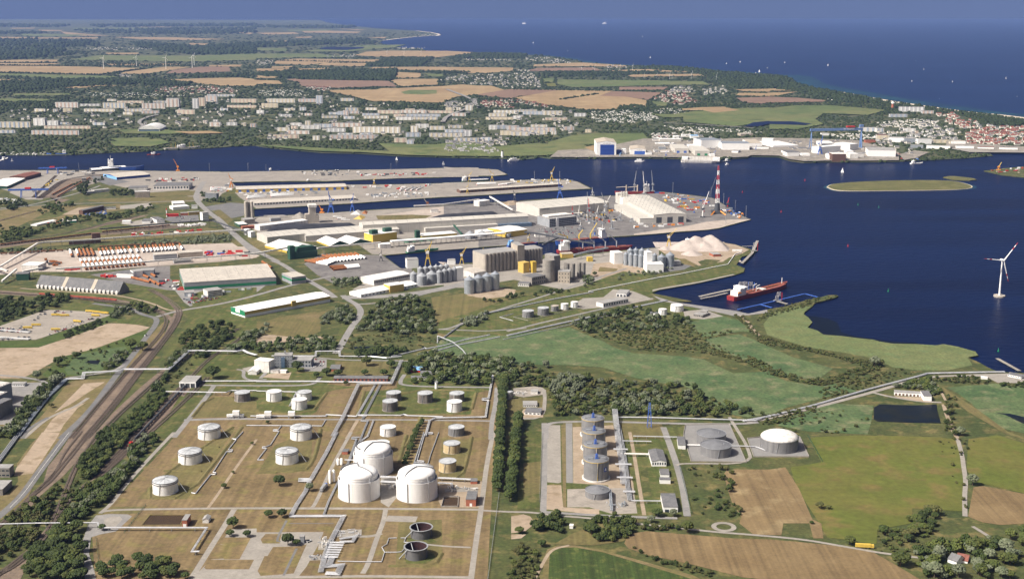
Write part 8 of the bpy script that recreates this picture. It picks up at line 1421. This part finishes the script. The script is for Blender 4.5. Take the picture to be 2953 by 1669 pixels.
for nm,m in(('white',white),('dark',steel_dark),('red',red),('silver',galv)):
 T_=thing('parked_car','','car',(0,0,0));part('body',MB().box(-2.2,2.2,-.9,.9,.3,.95),m,T_);part('cabin',MB().add([(-1.7,-.85,.95),(1.1,-.85,.95),(1.1,.85,.95),(-1.7,.85,.95),(-1.3,-.7,1.5),(.5,-.7,1.5),(.5,.7,1.5),(-1.3,.7,1.5)],[(4,5,6,7),(0,1,5,4),(1,2,6,5),(2,3,7,6),(3,0,4,7)]),glass_dark,T_)
 for x in(-1.4,1.4):part('axle',MB().tube([(x,-.95,.35),(x,.95,.35)],.35,8),steel_dark,T_)
 CK.append((nm,Kind(T_)))
rc=random.Random(9)
def cars(t,s,n,where,group,a=.0,sc_=1.25):
 for sx,sy in scatter(pts(t,s),n,rc):nm,kd=rc.choice(CK);kd.put(G((sx,sy))+Vector((0,0,.6)),a+rc.choice((0,0,1.57))+rc.uniform(-.1,.1),sc_,f'{nm} car {where}',f'{nm} cars {group}')
cars('31','0 370 310 390 300 425 0 410',40,'parked in the dense row at the lower edge of the gravel lot','in the gravel lot rows',.3);cars('31','0 460 320 460 460 430 940 260 950 280 460 460 320 482 0 490',34,'parked along the hedge of the gravel lot','along the hedge',.3);cars('31','200 270 500 190 740 200 700 220 460 260 200 380',16,'standing free on the gravel lot','on the open gravel lot');cars('31','1840 80 2000 60 2200 60 2160 80 1940 120 1900 130',46,'parked behind the grey office boxes','by the office boxes');cars('23','940 840 1100 805 1420 830 1260 905 1000 900',60,'parked in the staff car park of the crane works','in the crane works car park');cars('21','1700 710 1960 710 1970 750 1780 765',16,'parked in front of the white office tower','by the office tower');cars('32','540 680 690 685 640 780 500 780',10,'parked beside the process building','by the process building')
nm,kd=CK[0];kd.put(g('42',522,1085)+Vector((0,0,.6)),.9,1.5,'white van parked alone on the concrete plaza');kd.put(g('31',1462,445)+Vector((0,0,.6)),1.0,1.6,'white van driving on the curved road')
wg=thing('hopper_wagon','','wagon',(0,0,0));part('body',MB().add([(-8,-1,1.2),(8,-1,1.2),(8,1,1.2),(-8,1,1.2),(-8.6,-1.5,4),(8.6,-1.5,4),(8.6,1.5,4),(-8.6,1.5,4)],[(4,5,6,7),(0,1,5,4),(1,2,6,5),(2,3,7,6),(3,0,4,7)]),M('wagon_red',(.36,.085,.055),amt=.15),wg);[part('bogie',MB().box(x-1.6,x+1.6,-1.2,1.2,.2,1.2),steel_dark,wg)for x in(-5.5,5.5)];KWG=Kind(wg)
for k in range(12):x=430+k*63.5;p,q=g('31',x,42+k*5.1),g('31',x+30,42+k*5.1+2.6);KWG.put(p+Vector((0,0,1)),math.atan2((q-p).y,(q-p).x),1.12,f'red hopper wagon, {ordinal(k)} from the left of the train','red hopper wagons')
fw=thing('freight_wagon','','wagon',(0,0,0));part('body',MB().box(-7.4,7.4,-1.5,1.5,1.2,3.6),timber,fw);part('load',MB().box(-6.9,6.9,-1.2,1.2,3.6,4.0),rust,fw);[part('bogie',MB().box(x-1.6,x+1.6,-1.2,1.2,.2,1.2),steel_dark,fw)for x in(-5.2,5.2)];KF=Kind(fw)
for lab,q in(('upper brown train left of the tippler tower',(0,1003,915,890)),('brown train right of the tippler tower',(1020,874,1700,806)),('lower brown train left of the pale pipe yard',(0,1092,640,1058)),('brown train behind the row of piles',(990,1022,1800,984)),('first dark train of the west yard',(520,500,720,395)),('second dark train of the west yard',(570,520,900,330))):
 a,b=g('21',q[0],q[1]),g('21',q[2],q[3]);n=min(24,int((b-a).length/17))
 for k in range(n):KF.put(a.lerp(b,(k+.5)/n)+Vector((0,0,1)),math.atan2((b-a).y,(b-a).x),1.1,f'freight wagon, {ordinal(k)} from left in {lab}',lab)
tw=thing('tank_wagon','','wagon',(0,0,0));part('barrel',MB().tube([(-6.5,0,2.6),(6.5,0,2.6)],1.45,10),steel_dark,tw);[part('bogie',MB().box(x-1.5,x+1.5,-1.2,1.2,.2,1.3),timber,tw)for x in(-4.6,4.6)];KT=Kind(tw)
P0,P1=g('31',1880,930),g('41',1330,100);n=int((P1-P0).length/16)
for k in range(n):KT.put(P0.lerp(P1,k/n)+Vector((0,0,1)),math.atan2((P1-P0).y,(P1-P0).x),1.1,f'dark tank wagon on the siding, {ordinal(k)} from the loading hall','dark tank wagons')
T_=thing('locomotive','small red shunting locomotive at the end of the siding','locomotive',g('41',1305,125)+Vector((0,0,1)),math.atan2((P1-P0).y,(P1-P0).x));part('body',MB().box(-7,7,-1.5,1.5,1,3.4),red,T_);part('cab',MB().box(-2,2,-1.5,1.5,3.4,5),red,T_);part('frame',MB().box(-7.4,7.4,-1.3,1.3,.2,1),steel_dark,T_)
# cargo on the quays
CB={}
CS={}
def cargo(t,s,n,cols,where,group,sx=(6,14),sz=(2,5),a=.05):
 i=0
 for px,py in scatter(pts(t,s),n,rc):
  i+=1;nm,m=rc.choice(cols);L=rc.choice(range(int(sx[0]),int(sx[1])+1,4));h=rc.choice(range(int(sz[0]),int(sz[1])+1));k=(nm,L,h)
  if i%3:p=G((px,py));CS.setdefault(nm,(MB(),m))[0].cbox((p.x,p.y,.4),L,3.2,h,a+rc.choice((0,0,1.57))+rc.uniform(-.15,.15));continue
  if k not in CB:CB[k]=MB().box(-L/2,L/2,-1.6,1.6,0,h-.3).box(-L/2-.1,L/2+.1,-1.7,1.7,h-.3,h).build('cargo_box',m)
  o=CB[k]if not CB[k].get('category')else clone(CB[k]);o.location=G((px,py))+Vector((0,0,.5));o.rotation_euler=(0,0,a+rc.choice((0,0,1.57))+rc.uniform(-.15,.15));tag(o,f'{nm} cargo block lying {where}','cargo',f'{nm} cargo {group}')
WH,RD,YL,BL,GY,DK,OR=('white',white),('red',red),('yellow',yellow),('blue',blue),('grey',galv),('dark',steel_dark),('orange',orange)
cargo('24','-40 470 300 500 520 540 540 620 480 660 300 680 180 620 60 560',60,[WH,WH,GY,OR,RD,BL,YL],'behind the big crane hall','behind the crane hall',(6,22));cargo('L','700 480 1400 440 1500 620 1300 700 900 680 760 620',46,[OR,YL,DK,DK,GY,WH,RD],'among the mobile cranes','among the mobile cranes');cargo('W','580 1080 860 1060 1180 1200 1100 1320 900 1250',26,[WH,BL,GY,DK,OR],'at the tip of the crane yard','at the yard tip');cargo('23','660 350 1240 338 1320 375 1100 395 660 362',44,[WH,WH,YL,WH,GY],'along the north edge of the middle pier','on the middle pier');cargo('22','1260 410 2100 390 2180 420 1700 440 1300 440',26,[WH,RD,GY],'beside the ochre shed','beside the ochre shed');cargo('22','1380 495 1700 470 2200 480 2180 500 1400 540',40,[WH,WH,GY],'on the south edge of the middle pier','on the south quay');cargo('22','180 470 960 460 960 495 740 500 200 500',30,[WH,WH,GY,DK],'between the two quay sheds','between quay sheds');cargo('22','800 250 1150 245 1500 285 1150 305 800 300',34,[DK,GY,WH,DK],'on the wide north pier','on the north pier');cargo('22','1330 290 1750 280 2180 270 2150 290 1700 305 1340 305',34,[DK,WH,RD],'at the south side of the north pier','at the north pier edge');cargo('21','600 270 1000 250 1000 290 760 300 600 310',18,[DK,GY,WH],'on the container yard','on the container yard');cargo('21','430 420 520 350 580 340 460 430',12,[DK,YL,DK],'beside the rail gantry','by the rail gantry');cargo('21','1420 350 1760 320 2000 330 1990 350 1620 370',26,[WH,DK,RD],'in front of the dark workshops','by the workshops');cargo('21','1780 800 2060 780 2060 800 1800 815',40,[WH],'in white stacks beside the rail yard','in white stacks',(6,6),(3,5));cargo('21','1260 890 2050 840 2040 860 1300 910',36,[RD,RD,WH,DK],'under the black conveyor','under the conveyor');cargo('21','400 1130 620 1180 560 1210 420 1160',14,[('rusty',rust),DK],'on the west of the pale pipe yard','on the pipe yard');cargo('21','2060 1060 2500 1060 2480 1110 2050 1110',24,[RD,BL,DK,RD],'at the east end of the pale pipe yard','on the east pipe yard',(10,18));cargo('21','640 1230 800 1225 800 1255 640 1255',10,[RD],'at the lower edge of the pipe yard','at the yard edge');cargo('21','2110 430 2300 390 2340 440 2250 470 2120 450',20,[WH,RD,YL,GY],'beside the basin head','at the basin head');cargo('21','0 520 250 560 260 590 60 580 0 560',24,[WH,WH,GY],'in the lorry park at left','in the left lorry park');cargo('21','850 660 1080 660 1080 690 860 710',20,[BL,BL,GY,WH],'on the scrap yard','on the scrap yard',(6,6),(2,3));cargo('21','560 740 680 740 600 800 420 810',20,[OR,('rusty',rust),RD,WH],'among the scrap heaps','among scrap heaps',(6,6),(2,4));cargo('21','1000 1300 1190 1290 1190 1320 1010 1320',12,[RD,RD,WH],'left of the white workshops','left of workshops');cargo('21','1560 1380 1700 1300 1840 1440 1760 1450',16,[DK,WH,RD],'beside the green striped hall','by the green hall');cargo('Y','1180 140 1300 60 1680 90 1700 130 1240 200',36,[WH,GY,WH,RD],'in the rear shipyard','in the rear shipyard',(10,22));cargo('Y','560 420 760 380 1200 470 1660 480 1640 440 1200 410',44,[WH,GY,RD,OR,BL],'on the shipyard quay','on the shipyard quay',(6,18));cargo('Z','1280 590 1640 590 2060 650 2060 690 1500 680',40,[WH,GY,WH,BL],'on the slipway shore','on the slipway shore',(6,18));cargo('24','1200 60 2000 30 2450 90 2450 150 1450 155',40,[WH,WH,GY,RD],'on the eastern shipyard ground','on the east shipyard',(10,22));cargo('31','1800 60 2100 10 2300 -10 2500 -20 2300 30 1900 100',20,[WH,WH,GY,RD],'in front of the green striped hall','in front of the green hall');cargo('23','1780 740 2000 790 2400 775 2380 800 1900 830',22,[OR,WH,RD,('tan',roof_warm)],'in front of the crane hall gates','by the hall gates')
cargo('0','2485 431 2560 423 2600 424 2600 440 2530 437',26,[RD,('rusty',rust),WH,('tan',roof_warm)],'on the small dredging yard at right edge','on the dredging yard');cargo('24','2400 120 2600 100 2620 140 2440 155',16,[WH,BL,RD,BL],'on the eastern mole head','on the mole head',(10,22));mobile('yellow excavator crane on the small dredging yard','0',2512,428,408,yellow,.5,orange,None)
for nm,(mb,m)in CS.items():mb.build('cargo_stacks',m)['kind']='stuff'
# fences
def fence(label,t,s,h=2.6,m=None,step=14):
 P=gp(t,s);T_=thing('fence',label,'fence',(P[0].x,P[0].y,0),0,world=True);mb=MB();ps=MB()
 for a,b in zip(P,P[1:]):
  n=max(1,int((b-a).length/step));d=(b-a).normalized();ang=math.atan2(d.y,d.x);c=(a+b)/2
  for z in(.3,1.1,1.9,2.5):mb.cbox((c.x,c.y,z),(b-a).length,.12,.14,ang)
  for i in range(n+1):q=a.lerp(b,i/n);ps.cbox((q.x,q.y,0),.3,.3,h,ang)
 part('rail',mb,m or dkgreen,T_,stuff=True);part('post',ps,m or dkgreen,T_,stuff=True)
fence('green wire fence beside the gate road, slanting','41','1455 720 1240 1000');fence('green fence along the right side of the gas terminal','43','1660 330 1780 800');fence('green fence corner round the white domed tank','C','1810 450 2320 1350');fence('green fence at the left edge of the dry field','41','960 1050 990 1330');fence('fence along the east side of the tank farm','42','2425 600 2310 1470',m=metal_grey);fence('fence west of the grey tank row','43','290 0 260 690',m=metal_grey)
# the hazy summer air
hb=MB().box(-66000,66000,-1500,56500,WATER_Z-1.2,HC+140)
ho=hb.build('haze',None);ho['kind']='stuff'
hm=bpy.data.materials.new('haze');hm.use_nodes=True
_t=hm.node_tree;_t.nodes.remove(_t.nodes['Principled BSDF'])
_v=_t.nodes.new('ShaderNodeVolumePrincipled');_v.inputs['Color'].default_value=(.30,.46,.96,1);_v.inputs['Density'].default_value=1.4e-5
_v.inputs['Anisotropy'].default_value=0.0
_t.links.new(_v.outputs[0],_t.nodes['Material Output'].inputs['Volume'])
ho.data.materials.append(hm)
for o in bpy.data.objects:
 for k in('_world','_L'):
  if k in o:del o[k]
